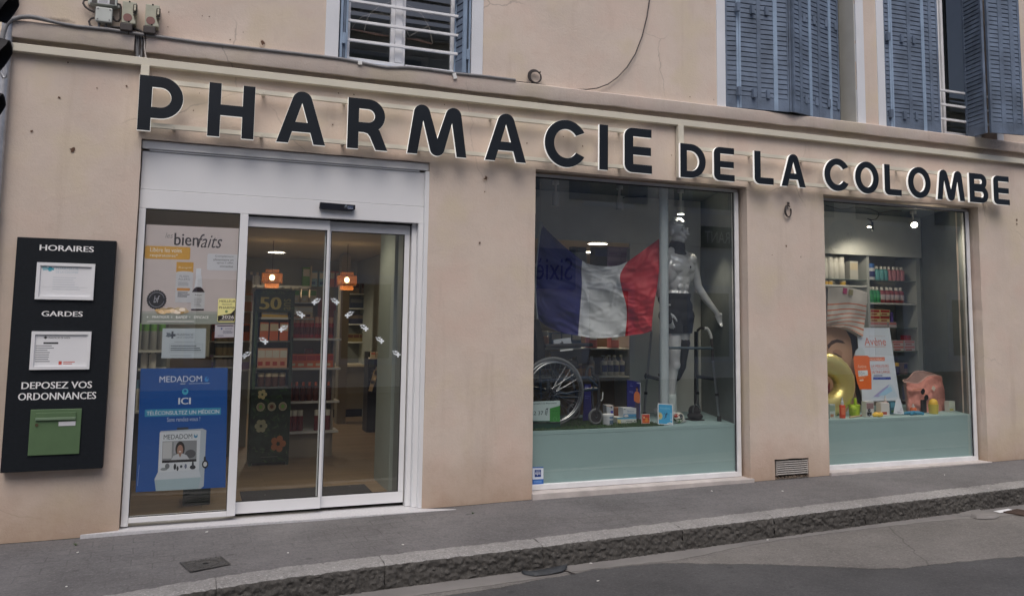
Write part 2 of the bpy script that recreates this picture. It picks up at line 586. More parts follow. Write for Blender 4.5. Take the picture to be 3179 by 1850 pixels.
def text_geo(s, slant=0.):
    k = (s, slant)
    if k in _fonts: return _fonts[k]
    c = bpy.data.curves.new('lettering', 'FONT')
    c.body = s
    c.fill_mode = 'FRONT'
    c.resolution_u = 3
    c.shear = slant
    o = bpy.data.objects.new('lettering', c)
    COL.objects.link(o)
    me = bpy.data.meshes.new_from_object(o)
    v = [(p.co.x, p.co.y) for p in me.vertices]
    f = [tuple(p.vertices) for p in me.polygons]
    bpy.data.objects.remove(o); bpy.data.curves.remove(c); bpy.data.meshes.remove(me)
    x0, x1 = min(a for a, b in v), max(a for a, b in v)
    z0, z1 = min(b for a, b in v), max(b for a, b in v)
    v = [((a - x0) / (x1 - x0), (b - z0) / (z1 - z0)) for a, b in v]
    _fonts[k] = (v, f, x1 - x0)
    return _fonts[k]


class Sheet:
    """A flat printed thing: four corners (bl, br, tr, tl); prints are laid on it in 0..1 units."""

    def __init__(s, bl, br, tr, tl, mat, mb=None, thick=.0015, back=None):
        s.c = [Vector(q) for q in (bl, br, tr, tl)]
        s.n = (s.c[1] - s.c[0]).cross(s.c[3] - s.c[0]).normalized()
        s.mb = mb or MB()
        s.k = 0
        f = s.c
        b = [q - s.n * thick for q in f]
        s.mb.add(f + b, [(0, 1, 2, 3), (7, 6, 5, 4), (0, 4, 5, 1), (1, 5, 6, 2), (2, 6, 7, 3), (3, 7, 4, 0)], mat)

    def P(s, u, v, k=None):
        a = s.c[0].lerp(s.c[1], u); b = s.c[3].lerp(s.c[2], u)
        return a.lerp(b, v) + s.n * (.00006 * (s.k if k is None else k))

    def poly(s, pts, mat, k=None):
        if k is None: s.k += 1
        s.mb.poly([s.P(u, v, k) for u, v in pts], mat)

    def rect(s, u0, v0, u1, v1, mat, r=0., k=None):
        if not r:
            s.poly([(u0, v0), (u1, v0), (u1, v1), (u0, v1)], mat, k); return
        pts = []
        ar = (s.c[1] - s.c[0]).length / (s.c[3] - s.c[0]).length
        for cx_, cy_, a0 in ((u1 - r, v0 + r * ar, -90), (u1 - r, v1 - r * ar, 0), (u0 + r, v1 - r * ar, 90), (u0 + r, v0 + r * ar, 180)):
            for j in range(5):
                a = R_(a0 + 22.5 * j)
                pts.append((cx_ + r * math.cos(a), cy_ + r * ar * math.sin(a)))
        s.poly(pts, mat, k)

    def ell(s, u, v, ru, rv, mat, n=28, k=None, a0=0, a1=360):
        s.poly([(u + ru * math.cos(R_(a0 + (a1 - a0) * j / n)), v + rv * math.sin(R_(a0 + (a1 - a0) * j / n))) for j in range(n if a1 - a0 == 360 else n + 1)], mat, k)

    def text(s, t, u0, v0, u1, v1, mat, bold=0., slant=0.):
        v, f, w_ = text_geo(t, slant)
        d = max(0., bold) / w_ * (u1 - u0)
        for sh_ in ((-1, 0, 1) if d else (0,)):      # heavy lettering: the strokes widened to both sides
            s.k += 1
            s.mb.add([s.P(u0 + d + a * (u1 - u0 - 2 * d) + d * sh_, v0 + b * (v1 - v0)) for a, b in v], f, mat)

    def lines(s, u0, v0, u1, v1, n, mat, fill=.45, ragged=.3):
        s.k += 1
        for i in range(n):
            y = v1 - (v1 - v0) * (i + .5) / n
            h = (v1 - v0) / n * fill / 2
            e = u1 - (u1 - u0) * ragged * random.random()
            s.rect(u0, y - h, e, y + h, mat, k=s.k)


def disc_pts(cx_, cz_, rx, rz, a0, a1, n=12):
    return [(cx_ + rx * math.cos(R_(a0 + (a1 - a0) * i / n)), cz_ + rz * math.sin(R_(a0 + (a1 - a0) * i / n))) for i in range(n + 1)]

# ================================================================== GROUND
PA, PB, PC = -.022, .0095, .025                     # pavement plane
RA, RB, RC = -.228, .010, -.010                     # road plane
pz = lambda x, y: PA + PB * x + PC * y
rz = lambda x, y: RA + RB * x + RC * y
KX = [-12, -4, -1.5, -.5, .37, .86, 1.6, 2.5, 3.85, 5.66, 7.66, 14]
KY = [-6.5, -3.2, -2.02, -1.64, -1.413, -1.325, -1.275, -1.243, -1.176, -1.071, -.976, -.65]
ky = lambda x: float(np.mean([np.interp(x + d, KX, KY) for d in (-.3, -.15, 0, .15, .3)]))   # street edge of the kerb


def sheet(name, pts, mat, lift=0., fz=rz, cuts=0):
    mb = MB()
    mb.poly([(x, y, fz(x, y) + lift) for x, y in pts], mat)
    for (xa, ya), (xb, yb) in (zip(pts, pts[1:] + pts[:1]) if lift else ()): mb.quad((xa, ya, fz(xa, ya) + lift), (xb, yb, fz(xb, yb) + lift), (xb, yb, fz(xb, yb) - .002), (xa, ya, fz(xa, ya) - .002), mat)
    o = mb.build(name, solid=-1)
    return o


o = sheet('road', [(-70, -80), (70, -80), (70, 60), (-70, 60)], M['road']); tag(o, kind='structure')
RP = lambda z, x, y: WP(z, x, y, RA, RB, RC)


def ragged(ps, amp=.014, step=.05):
    out = []
    for a, b in zip(ps[:-1], ps[1:]):
        n_ = max(1, int((b - a).length / step))
        for k in range(n_):
            q = a.lerp(b, k / n_); w_ = noise.noise(Vector((q.x * 9, q.y * 9, 4))) * amp + noise.noise(Vector((q.x * 31, q.y * 31, 7))) * amp * .6
            out.append(Vector((q.x, q.y + w_, q.z)))
    return out + [ps[-1]]


bnd = [RP('st2', a, b) for a, b in ((0, 726), (180, 690), (330, 662), (520, 628), (760, 603), (920, 597), (1150, 601), (1380, 605), (1560, 612), (1800, 624), (1960, 621), (2150, 598), (2330, 580), (2519, 566))]
poly = [(x, ky(x) + .05) for x in (-4, -2.5, -1.5, -.5, .4, 1.2, 2, 3, 4.5, 6, 7.5, 9, 14)] + [(14, -3.0), (10.5, -2.6)] + [(p.x, p.y) for p in reversed(ragged(bnd, .02))] + [(x, ky(x) - .24) for x in (1.2, .4, -.5, -1.5, -2.5, -4)]
o = sheet('road_patch', poly, M['oldroad'], .004); tag(o, kind='structure')
gb = [RP('st2', a, b) for a, b in ((0, 708), (260, 672), (420, 640), (700, 606), (880, 590), (1010, 566), (1200, 524), (1400, 488), (1700, 450), (2050, 410), (2300, 388), (2519, 372))]
poly = [(x, ky(x) + .05) for x in (-4, -2.5, -1.5, -.5, .4, 1.2, 2, 3, 4.5, 6, 7.5, 9, 14)] + [(14, ky(14) - .14)] + [(p.x, p.y) for p in reversed(ragged(gb))] + [(x, ky(x) - .19) for x in (1.2, .4, -.5, -1.5, -2.5, -4)]
o = sheet('gutter', poly, M['concrete'], .008); tag(o, kind='structure')

# pavement, in small tiles so that it can roll a little
GRIME_SHADE = asphalt('grimy_shaded_joint', (.055, .050, .044), .6, False)  # grimy crack at the wall foot, with its contact shadow painted in
mb = MB()
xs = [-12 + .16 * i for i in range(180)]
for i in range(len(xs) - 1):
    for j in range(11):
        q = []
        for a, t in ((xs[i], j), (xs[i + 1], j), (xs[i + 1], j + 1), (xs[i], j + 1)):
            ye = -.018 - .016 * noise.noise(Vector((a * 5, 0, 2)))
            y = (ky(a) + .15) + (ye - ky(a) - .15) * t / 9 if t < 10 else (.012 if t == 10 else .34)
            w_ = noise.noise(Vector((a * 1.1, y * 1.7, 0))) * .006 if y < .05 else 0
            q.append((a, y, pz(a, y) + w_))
        mb.quad(*q, M['pave'] if j != 9 else GRIME_SHADE)
o = mb.build('pavement', smooth=60, solid=-1)
bm = bmesh.new(); bm.from_mesh(o.data); bmesh.ops.remove_doubles(bm, verts=bm.verts, dist=.0005); bm.to_mesh(o.data); bm.free()
tag(o, kind='structure')

# kerb of rough granite blocks
mb = MB()
joints = [-4.3, -3.3, -2.25, -1.2, -.35, .62, 1.62, 2.72, 3.86, 4.72, 5.68, 6.75, 7.9, 9.0, 10.1, 11.2]
for a, b in zip(joints[:-1], joints[1:]):
    a += .0015; b -= .0015
    nx = int((b - a) / .010)
    prof = [(.17, -.02), (.17, .0), (.13, .0), (.09, 0.), (.05, 0.), (.022, -.003), (.006, -.012)] + [(.0, -.024 - .0092 * k) for k in range(20)]
    st = random.random() * 50
    grid = []
    for i in range(nx + 1):
        x = a + (b - a) * i / nx
        row = []
        for k, (dy, dz) in enumerate(prof):
            y = ky(x) + dy
            z = pz(x, y) + dz + .004
            p = Vector((x + st, y, z))
            if k >= 6:
                d = noise.noise(p * 26) * .010 + noise.noise(p * 60) * .013 + noise.noise(p * 7) * .008
                y += d - .006
                z += noise.noise(p * 30 + Vector((9, 0, 0))) * .004
            else:
                z += noise.noise(p * 14) * .005 + noise.noise(p * 40) * .004
                if k >= 4: y += noise.noise(p * 16) * .006; z += noise.noise(p * 25) * .004
            e = min(i, nx - i)
            if e == 0 and 1 <= k: z -= .003; y += .004 if k > 4 else 0
            row.append((x, y, z))
        grid.append(row)
    n = len(prof)
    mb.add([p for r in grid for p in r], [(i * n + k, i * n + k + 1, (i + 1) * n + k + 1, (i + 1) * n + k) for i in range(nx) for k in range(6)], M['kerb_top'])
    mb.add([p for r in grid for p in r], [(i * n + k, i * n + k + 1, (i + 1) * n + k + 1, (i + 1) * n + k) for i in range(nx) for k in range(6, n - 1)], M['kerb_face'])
o = mb.build('kerb', smooth=50, solid=-1); tag(o, kind='structure')

# ================================================================== BUILDING
bld = thing('pharmacy_building', (4.5, 0, 0), 'beige rendered corner building with white shop openings and blue shutters above', 'building')
XL, XR, ZT = -.88, 11.5, 8.2
DOOR = (.005, 2.185, -.3, 2.795)
SW1 = (3.131, 5.335, .01, 2.812)
SW2 = (6.262, 8.385, .03, 2.803)
UW1 = (1.40, 2.52, 3.56, 6.0)
UW2 = (5.10, 6.73, 3.56, 6.0)
UW3 = (7.107, 8.72, 3.56, 6.0)
v0, v1 = W('vent', 830, 900), W('vent', 1975, 330)
VENT = (v0.x, v1.x, -.3, v1.z)
HOLES = [DOOR, SW1, SW2, UW1, UW2, UW3, VENT]
DEPTH = {0: .30, 1: .30, 2: .30, 3: .30, 4: .30, 5: .30, 6: .16}


def breaks(lo, hi, must, step):
    b = sorted(set([lo, hi] + [m for m in must if lo < m < hi]))
    out = []
    for a, c in zip(b[:-1], b[1:]):
        k = max(1, int(round((c - a) / step)))
        out += [a + (c - a) * i / k for i in range(k)]
    return out + [hi]


def facade():
    xs = breaks(XL, XR, [h[0] for h in HOLES] + [h[1] for h in HOLES], .11)
    zs = breaks(-.3, ZT, [h[2] for h in HOLES] + [h[3] for h in HOLES], .11)
    mb = MB()
    idx = {}
    inh = lambda x, z: any(h[0] < x < h[1] and h[2] < z < h[3] for h in HOLES)
    onb = lambda x, z: any(h[0] - 1e-6 <= x <= h[1] + 1e-6 and h[2] - 1e-6 <= z <= h[3] + 1e-6 for h in HOLES)

    def vid(i, k):
        if (i, k) not in idx:
            x, z = xs[i], zs[k]
            y = noise.noise(Vector((x * 1.3, 0, z * 1.3))) * .004
            if onb(x, z):
                q = Vector((x * 9, 3, z * 9))
                x += noise.noise(q) * .0055
                z += noise.noise(q + Vector((40, 0, 0))) * .0055
                y = 0.
            idx[(i, k)] = len(mb.v)
            mb.v.append((x, y, z))
        return idx[(i, k)]
    km = mb.m(M['wall'])
    for i in range(len(xs) - 1):
        for k in range(len(zs) - 1):
            if not inh((xs[i] + xs[i + 1]) / 2, (zs[k] + zs[k + 1]) / 2):
                mb.f.append((vid(i, k), vid(i + 1, k), vid(i + 1, k + 1), vid(i, k + 1))); mb.mi.append(km)
    for hi_, h in enumerate(HOLES):
        d = DEPTH[hi_]
        ii = [i for i, x in enumerate(xs) if h[0] - 1e-6 <= x <= h[1] + 1e-6]
        kk = [k for k, z in enumerate(zs) if h[2] - 1e-6 <= z <= h[3] + 1e-6]
        loop = [(i, kk[0]) for i in ii[:-1]] + [(ii[-1], k) for k in kk[:-1]] + [(i, kk[-1]) for i in reversed(ii[1:])] + [(ii[0], k) for k in reversed(kk[1:])]
        for a, b in zip(loop, loop[1:] + loop[:1]):
            va, vb = vid(*a), vid(*b)
            pa, pb = mb.v[va], mb.v[vb]
            o_ = len(mb.v)
            mb.v += [(pa[0], d, pa[2]), (pb[0], d, pb[2])]
            mb.f.append((va, o_, o_ + 1, vb)); mb.mi.append(km)
    # corner return, back
    mb.quad((XL, 0, -.3), (XL, 0, ZT), (XL, 9, ZT), (XL, 9, -.3), M['wall'])
    mb.quad((XR, 0, -.3), (XR, 9, -.3), (XR, 9, ZT), (XR, 0, ZT), M['wall'])
    mb.quad((XL, 9, -.3), (XL, 9, ZT), (XR, 9, ZT), (XR, 9, -.3), M['wall'])
    mb.quad((XL - .2, -.4, ZT), (XR + .2, -.4, ZT), (XR + .2, 9.2, ZT + .4), (XL - .2, 9.2, ZT + .4), M['surround'])
    return mb


wall_mb = facade()

# the ledge between the floors, in two runs with broken undersides
for (a, b) in ((XL - .03, W('r1', 985, 330, -.07).x), (W('r1', 1072, 330, -.07).x, XR)):
    mb = MB()
    n = int((b - a) / .07) + 1
    g = []
    for i in range(n + 1):
        x = a + (b - a) * i / n
        lift = .028 * max(0, min(1, (x - 3.2) / 3))
        j = noise.noise(Vector((x * 6, 1, 0))) * .007 + (noise.noise(Vector((x * 2.2, 7, 0))) * .007)
        if abs(x) < .5: j += max(0, noise.noise(Vector((x * 14, 3, 2)))) * .03
        zb = 3.424 + lift + j
        zt = 3.551 + lift * .6 + noise.noise(Vector((x * 3, 5, 0))) * .003
        g.append([(x, .0, zb + .012), (x, -.052, zb + .004), (x, -.064, zb + .004), (x, -.068, zb + .012), (x, -.068, zt - .008), (x, -.06, zt), (x, .01, zt + .012)])
    m_ = len(g[0])
    mb.add([p for r in g for p in r], [(i * m_ + k, (i + 1) * m_ + k, (i + 1) * m_ + k + 1, i * m_ + k + 1) for i in range(n) for k in range(m_ - 1)], M['ledge'])
    mb.poly(g[0], M['ledge']); mb.poly(list(reversed(g[-1])), M['ledge'])
    mb.build('ledge', bld, smooth=30)

# painted bands round the upper windows
for (x0, x1), h in (((1.295, 2.624), UW1), ((5.004, 6.832), UW2), ((7.009, 8.82), UW3)):
    mb = MB()
    mb.box(x0, h[0] + .001, -.009, .02, 3.565, 6.1, M['surround'])
    mb.box(h[1] - .001, x1, -.009, .02, 3.565, 6.1, M['surround'])
    mb.box(h[0] + .001, h[1] - .001, -.009, .02, 6.002, 6.1, M['surround'])
    mb.build('window_surround', bld, bevel=.002)

# chipped render: flakes of bare substrate, part of the wall's own surface
mb = wall_mb
chip = fc(96, 72, 58, .95); chip2 = fc(196, 178, 160, .95)
for z, x, y, r, t in (('r1', 535, 1105, .026, 0), ('r1', 435, 720, .014, 0), ('r1', 930, 635, .01, 0), ('r1', 712, 650, .007, 0), ('r1', 500, 462, .008, 0),
                      ('r1', 1240, 95, .007, 0), ('r1', 1485, 120, .007, 0), ('r1', 1537, 127, .007, 0), ('r1', 1690, 295, .008, 0), ('r1', 1234, 203, .006, 0), ('r1', 1785, 240, .007, 0),
                      ('r2', 1675, 1310, .026, 1), ('r2', 1665, 1410, .008, 0), ('N', 1489, 755, .012, 0), ('r2', 40, 318, .024, 1), ('r2', 550, 917, .008, 0), ('r2', 592, 686, .007, 0), ('r2', 706, 697, .008, 0),
                      ('g6', 300, 612, .016, 0), ('g6', 168, 697, .007, 0), ('g6', 436, 713, .008, 0), ('g6', 2450, 370, .018, 0), ('g6', 2450, 408, .012, 0),
                      ('r3', 83, 1052, .01, 0), ('r3', 492, 1075, .008, 0), ('r3', 1145, 1142, .009, 0), ('r3', 1280, 714, .008, 0), ('r3', 1455, 735, .007, 0), ('r3', 350, 1005, .007, 0),
                      ('r1', 1420, 815, .008, 0), ('r1', 1465, 688, .006, 0), ('r2', 1370, 770, .007, 0), ('lf', 290, 1200, .012, 0), ('r4', 1115, 945, .01, 0)):
    c = W(z, x, y)
    for rep, mm, f in ((0, chip2, 1.5), (1, chip, 1.0)) if t else ((1, chip, 1.),):
        pts = []
        for k in range(11):
            a = 2 * math.pi * k / 11
            q = r * f * .8 * (.4 + .75 * random.random())
            pts.append((c.x + q * math.cos(a), -.0045 - .001 * rep, c.z + q * 1.1 * math.sin(a)))
        mb.poly(pts, mm)
mb.build('wall', bld, smooth=35, solid=-1)

# ---------------- entrance
dp = MB()                                                    # fixed frame and overpanel
A = M['alu']
dp.box(.012, 2.178, .052, .09, 2.43, 2.715, A)               # overpanel
dp.box(.012, 2.178, .046, .10, 2.288, 2.427, A)              # beam over the leaves
dp.box(.058, 2.108, .040, .052, 2.716, 2.728, A)
dp.box(.012, .058, .046, .14, .012, 2.287, A)                # left stile
dp.box(.717, .777, .046, .16, .035, 2.287, A)                # mullion
dp.box(.059, .716, .046, .12, .035, .071, A)                 # bottom rail of the side light
dp.box(2.112, 2.18, .046, .17, .004, 2.287, A)               # right post
dp.box(2.072, 2.1115, .10, .20, .004, 2.287, A)
dp.box(2.150, 2.186, .006, .045, .004, 2.72, A)              # cover strip on the jamb
dp.box(.008, 2.182, .028, .05, 2.73, 2.79, A)    # guide rail above
dp.box(.778, 2.111, .17, .20, 2.2, 2.30, M['alu_grey'])
fr = dp.build('door_frame', bld, bevel=.003)


def pane(name, x0, x1, y, z0, z1, parent, mat='glass'):
    mb = MB()
    mb.quad((x0, y, z0), (x1, y, z0), (x1, y, z1), (x0, y, z1), M[mat])
    return mb.build(name, parent, solid=-1)


pane('pane', .058, .717, .075, .071, 2.288, fr)
mb = MB()
for a, b, c, d in ((.058, .717, .071, .076), (.058, .717, 2.283, 2.288), (.058, .062, .0765, 2.2825), (.713, .717, .0765, 2.2825)):
    mb.box(a, b, .062, .074, c, d, M['rubber'])
mb.build('gasket', fr)
for (x0, x1, y, zb, s0, s1) in ((.74, 1.402, .10, .036, .0, .020), (1.372, 2.062, .135, .032, .046, .042)):
    mb = MB()
    mb.box(x0, x1, y, y + .03, zb, zb + .085, A)
    mb.box(x0, x1, y, y + .03, 2.198, 2.275, A)
    if s0: mb.box(x0, x0 + s0, y - .002, y + .032, zb + .086, 2.197, A)
    mb.box(x1 - s1, x1, y - .002, y + .032, zb + .086, 2.197, A)
    lf_ = mb.build('sliding_leaf', bld, bevel=.002)
    xa, xb = x0 + s0, x1 - s1
    pane('pane', xa, xb, y + .015, zb + .086, 2.197, lf_)
    mb = MB()
    for a, b, c, d in ((xa, xb, zb + .0855, zb + .0915), (xa, xb, 2.191, 2.197), (xa, xa + .006, zb + .092, 2.1905), (xb - .006, xb, zb + .092, 2.1905)):
        mb.box(a, b, y + .004, y + .013, c, d, M['rubber'])
    mb.build('gasket', lf_)
# dark track under and over the leaves
mb = MB()
mb.box(.778, 2.071, .175, .19, .006, .05, M['dark'])
mb.build('door_track', bld)
mb = MB()
mb.box(.778, 2.071, .10, .165, 2.276, 2.287, M['dark'])
mb.build('door_track', bld)
mb = MB()
p = [WP('st', x, y, .0) for x, y in ((390, 330), (2230, 205), (2050, 199))]
mb.prism([], 0, 0, A) if False else None
top = [(-.232, -.046), (2.44, -.11), (2.19, .0), (2.18, .30), (.01, .30), (.0, -.002)]
zt = lambda x: .0
mb.add([(x, y, .002) for x, y in top] + [(x, y, -.08) for x, y in top], [(0, 1, 2, 3, 4, 5), (11, 10, 9, 8, 7, 6)] + [(i, (i + 6), (i + 1) % 6 + 6, (i + 1) % 6) for i in range(6)], M['threshold'])
mb.build('threshold', bld, bevel=.003)

# motion sensor on the beam
sn = MB()
a, b = W('sens', 405, 360, .02), W('sens', 1785, 690, .02)
sn.prism([(a.x, b.z + .008), (a.x + .012, b.z), (b.x - .022, b.z - .004), (b.x, b.z + .01), (b.x, a.z - .006), (a.x + .004, a.z)], .004, .045, fc(26, 28, 38, .3))
se = sn.build('motion_sensor', loc=((a.x + b.x) / 2, .04, b.z), bevel=.004)
tag(se, 'black motion sensor bar fixed to the white beam above the sliding doors', 'sensor')
sh = Sheet(W('sens', 1385, 640, .0032), W('sens', 1735, 655, .0032), W('sens', 1735, 470, .0032), W('sens', 1385, 455, .0032), fc(26, 28, 38, .3), thick=.001)
sh.text('/\\', 0, .4, .32, 1, fc(170, 185, 200)); sh.text('xeo', .34, .4, .95, .8, fc(120, 135, 170)); sh.rect(.34, .18, .95, .3, fc(150, 160, 180))
sh.mb.build('logo', se, solid=-1)

# ---------------- shop windows
for h, sx in ((SW1, 1), (SW2, 0)):
    x0, x1, z0, z1 = h
    mb = MB()
    yf = .12
    gx0, gx1, gz0, gz1 = x0 - .03, x1 - .075, .108, z1 - .045
    mb.box(x0 + .002, gx1 + .045, yf - .025, yf + .03, gz0 - .045, gz0, M['sash'])
    mb.box(gx1, gx1 + .045, yf - .025, yf + .03, gz0 + .0005, gz1, M['sash'])
    mb.box(x0 + .002, gx1 + .045, yf - .012, yf + .03, gz1 + .0005, gz1 + .03, M['alu_grey'])
    mb.box(x0 + .0005, x0 + .03, yf + .004, yf + .03, gz0 + .0005, gz1, M['alu'])
    wf = mb.build('shop_window_frame', bld, bevel=.003)
    pane('pane', x0 + .001, gx1, yf, gz0, gz1, wf)
    mb = MB()
    mb.box(gx1 - .010, gx1 - .001, yf - .012, yf - .002, gz0 + .001, gz1 - .009, M['rubber'])
    mb.box(x0 + .003, gx1 - .001, yf - .014, yf - .002, gz1 - .008, gz1 - .0005, M['rubber'])
    mb.build('gasket', wf)
    mb = MB()
    mb.box(x0 - .005, x1 + .02, -.032, .15, -.12, .06 if sx else .066, M['sill'])
    mb.build('sill', bld, bevel=.003)

# ---------------- upstairs windows
# first: open white casement with guard bars, shutters folded into the reveal
mb = MB()
yw = .13
gx = [W('u14', x, 800, yw).x for x in (540, 1075, 1265, 1850)]
mb.box(1.455, gx[0] + .008, yw, yw + .05, 3.60, 6., M['sash'])
mb.box(gx[3], gx[3] + .035, yw, yw + .05, 3.60, 6., M['sash'])
mb.box(gx[1], gx[2], yw, yw + .05, 3.60, 6., M['sash'])
mb.box(gx[1] + .034, gx[2] - .03, yw - .022, yw - .0005, 3.64, 6., M['sash'])
mb.box(1.455, 1.96, yw - .03, yw + .06, 3.574, 3.635, M['sash'], Matrix.Rotation(R_(.6), 3, 'Y'))
mb.box(1.975, gx[3] + .035, yw - .03, yw + .06, 3.566, 3.63, M['sash'], Matrix.Rotation(R_(-.3), 3, 'Y'))
mb.box(1.455, gx[3] + .03, yw, yw + .05, 4.75, 4.83, M['sash'])
uw = mb.build('window', bld, bevel=.004)
pane('pane', gx[0] + .008, gx[1], yw + .02, 3.63, 5.98, uw, 'upglass')
pane('pane', gx[2], gx[3], yw + .02, 3.63, 5.98, uw, 'upglass')
for (l, r) in (((540, 265), (1880, 450)), ((530, 510), (1870, 690)), ((545, 15), (1890, 200)), ((548, -220), (1890, -40))):
    a, b = W('u14', *l, .055), W('u14', *r, .055)
    z = (a.z + b.z) / 2
    mb = MB()
    mb.box(1.43, 2.46, .045, .068, z - .011, z + .011, M['sash'])
    mb.build('guard_bar', uw, bevel=.003)
mb = MB()                                                   # blue sill board behind the conduit
mb.box(1.45, 2.50, .0, .10, 3.555, 3.574, M['shutter_light'])
mb.build('sill_board', uw, bevel=.002)


def louvre_leaf(mb, a, b, z0, z1, t=.028, pitch=.049, stile=.022, lite=(0, 0), solid_bot=.12):
    """one narrow louvred shutter leaf standing between plan points a and b"""
    a, b = Vector((a[0], a[1], 0)), Vector((b[0], b[1], 0))
    L = (b - a).length
    ux = (b - a).normalized()
    ny = Vector((ux.y, -ux.x, 0))             # out of the facade
    rot = Matrix((ux, -ny, Vector((0, 0, 1)))).transposed()

    def bx(u0, u1, d0, d1, za, zb, m, tilt=0.):
        c = Vector(((u0 + u1) / 2, (d0 + d1) / 2, (za + zb) / 2))
        h = ((u1 - u0) / 2, (d1 - d0) / 2, (zb - za) / 2)
        Rt = Matrix.Rotation(tilt, 3, 'X')
        p = []
        for sx in (-1, 1):
            for sy in (-1, 1):
                for sz in (-1, 1):
                    q = Rt @ Vector((sx * h[0], sy * h[1], sz * h[2])) + c
                    p.append(a + rot @ q)
        mb.add(p, [(0, 1, 3, 2), (4, 6, 7, 5), (0, 4, 5, 1), (2, 3, 7, 6), (0, 2, 6, 4), (1, 5, 7, 3)], m)
    S_, Lt = M['shutter'], M['shutter_light']
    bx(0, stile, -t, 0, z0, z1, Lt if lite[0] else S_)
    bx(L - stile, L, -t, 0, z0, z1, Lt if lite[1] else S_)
    bx(stile, L - stile, -t + .002, -.002, z0, z0 + solid_bot, S_)
    z = z0 + solid_bot
    while z < z1 - pitch:
        bx(stile, L - stile, -.022, -.010, z + .0065, z + pitch - .001, S_, R_(-6))
        z += pitch
    bx(stile, L - stile, -.006, -.003, z0 + solid_bot, z1, M['dark'])
    return a, rot


def hinge_boxes(mb, pts, y):
    for p in pts:
        mb.box(p[0] - .018, p[0] + .018, y - .055, y - .02, p[1] - .042, p[1] + .042, M['shutter'])


# folded leaves in the reveal of the first window
for sgn, xx in ((1, 1.405), (-1, 2.515)):
    mb = MB()
    for k in range(3):
        x = xx + sgn * (.016 + k * .022)
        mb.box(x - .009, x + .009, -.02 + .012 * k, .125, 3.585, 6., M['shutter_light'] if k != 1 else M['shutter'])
    mb.box(xx + sgn * .034 - .012, xx + sgn * .034 + .012, -.035, -.0205, 3.70, 3.79, M['shutter_light'])
    s1 = mb.build('shutter', bld, bevel=.002)
mb = MB()
louvre_leaf(mb, (2.425, .105), (2.462, -.055), 3.575, 6., lite=(1, 1), pitch=.062)
mb.build('shutter', bld, solid=-1)

# second window: closed folding shutters bulging out at the middle
xm = W('sh2', 950, 1290, -.10).x
zig = [(5.105, .02), (5.24, -.01), (5.46, -.03), (5.64, -.055), (5.79, -.075), (xm, -.10)]
mb = MB()
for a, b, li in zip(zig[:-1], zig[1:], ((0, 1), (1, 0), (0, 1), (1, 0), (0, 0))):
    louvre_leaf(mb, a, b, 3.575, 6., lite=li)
hb = []
for z_, x, y in (('sh2', 320, 90), ('sh2', 485, 120), ('sh2', 640, 140), ('sh2', 335, 1045), ('sh2', 505, 1070), ('sh2', 658, 1085)):
    p = W(z_, x, y, -.05); hb.append((p.x, p.z))
hinge_boxes(mb, hb, -.03)
mb.build('shutter', bld, solid=-1)
xe = W('sh2', 1472, 1360, .10).x
P0, P1 = Vector((xm + .002, -.10, 0)), Vector((xe, .10, 0))
fr_ = [0, .16, .36, .56, .80, 1.]
mb = MB()
for a, b, li in zip(fr_[:-1], fr_[1:], ((0, 0), (0, 1), (1, 0), (0, 1), (1, 0))):
    q0, q1 = P0.lerp(P1, a), P0.lerp(P1, b)
    louvre_leaf(mb, q0, q1, 3.575, 6., lite=li)
for z_, x, y, t in (('sh2', 1080, 210, .3), ('sh2', 1195, 240, .5), ('sh2', 1330, 270, .78), ('sh2', 1105, 1135, .3), ('sh2', 1225, 1160, .5), ('sh2', 1365, 1180, .78), ('sh2', 1435, 305, 1.), ('sh2', 1470, 1205, 1.)):
    q = P0.lerp(P1, t); p = W(z_, x, y, q.y - .03)
    hinge_boxes(mb, [(p.x, p.z)], q.y + .01)
mb.build('shutter', bld, solid=-1)
mb = MB(); mb.box(6.722, 6.7285, .012, .235, 3.566, 6., pm('grey_reveal_paint', (.50, .50, .47), .8, var=.06)); mb.build('reveal_board', bld)
mb = MB()
mb.box(5.10, 6.73, .24, .27, 3.57, 6., M['dark_board'])
mb.build('inner_blind', bld)

# third window: left shutter closed, right shutter folded out, casement between
xr = W('sh3', 775, 1385, -.0).x
zig = [(7.112, .03), (7.20, .015), (7.44, .0), (7.63, -.005), (7.74, -.005), (xr, -.02)]
mb = MB()
for a, b, li in zip(zig[:-1], zig[1:], ((0, 1), (1, 0), (0, 1), (1, 0), (0, 0))):
    louvre_leaf(mb, a, b, 3.575, 6., lite=li)
hb = []
for x, y in ((262, 380), (400, 400), (520, 415), (295, 1175), (430, 1195), (550, 1205)):
    p = W('sh3', x, y, -.03); hb.append((p.x, p.z))
hinge_boxes(mb, hb, .015)
mb.build('shutter', bld, solid=-1)
mb = MB()
yw = .16
a0, a1 = W('sh3', 790, 1350, yw).x, W('sh3', 850, 1380, yw).x
mb.box(a0, a0 + (a1 - a0) * .55, yw, yw + .05, 3.6, 6., M['sash'])
mb.box(a0 + (a1 - a0) * .62, a1, yw - .02, yw + .04, 3.6, 6., M['sash'])
mb.box(7.2, a0 - .002, yw, yw + .05, 3.59, 3.66, M['sash'])
mb.box(a1 + .001, 8.66, yw - .02, yw + .05, 3.585, 3.655, M['sash'])
mb.box(8.6, 8.66, yw, yw + .05, 3.656, 6., M['sash'])
u3 = mb.build('window', bld, bevel=.004)
pane('pane', a1, 8.6, yw + .015, 3.655, 6., u3, 'upglass')
for y in (940, 1085, 1235):
    z = W('sh3', 840, y, .06).z
    mb = MB(); mb.box(7.75, 8.7, .05, .072, z - .012, z + .012, M['sash']); mb.build('guard_bar', u3, bevel=.003)
h0 = W('sh3', 1085, 1400, .06); h1 = W('sh3', 1290, 1400, -.24); h2 = W('sh3', 1650, 1430, -.30)
mb = MB()
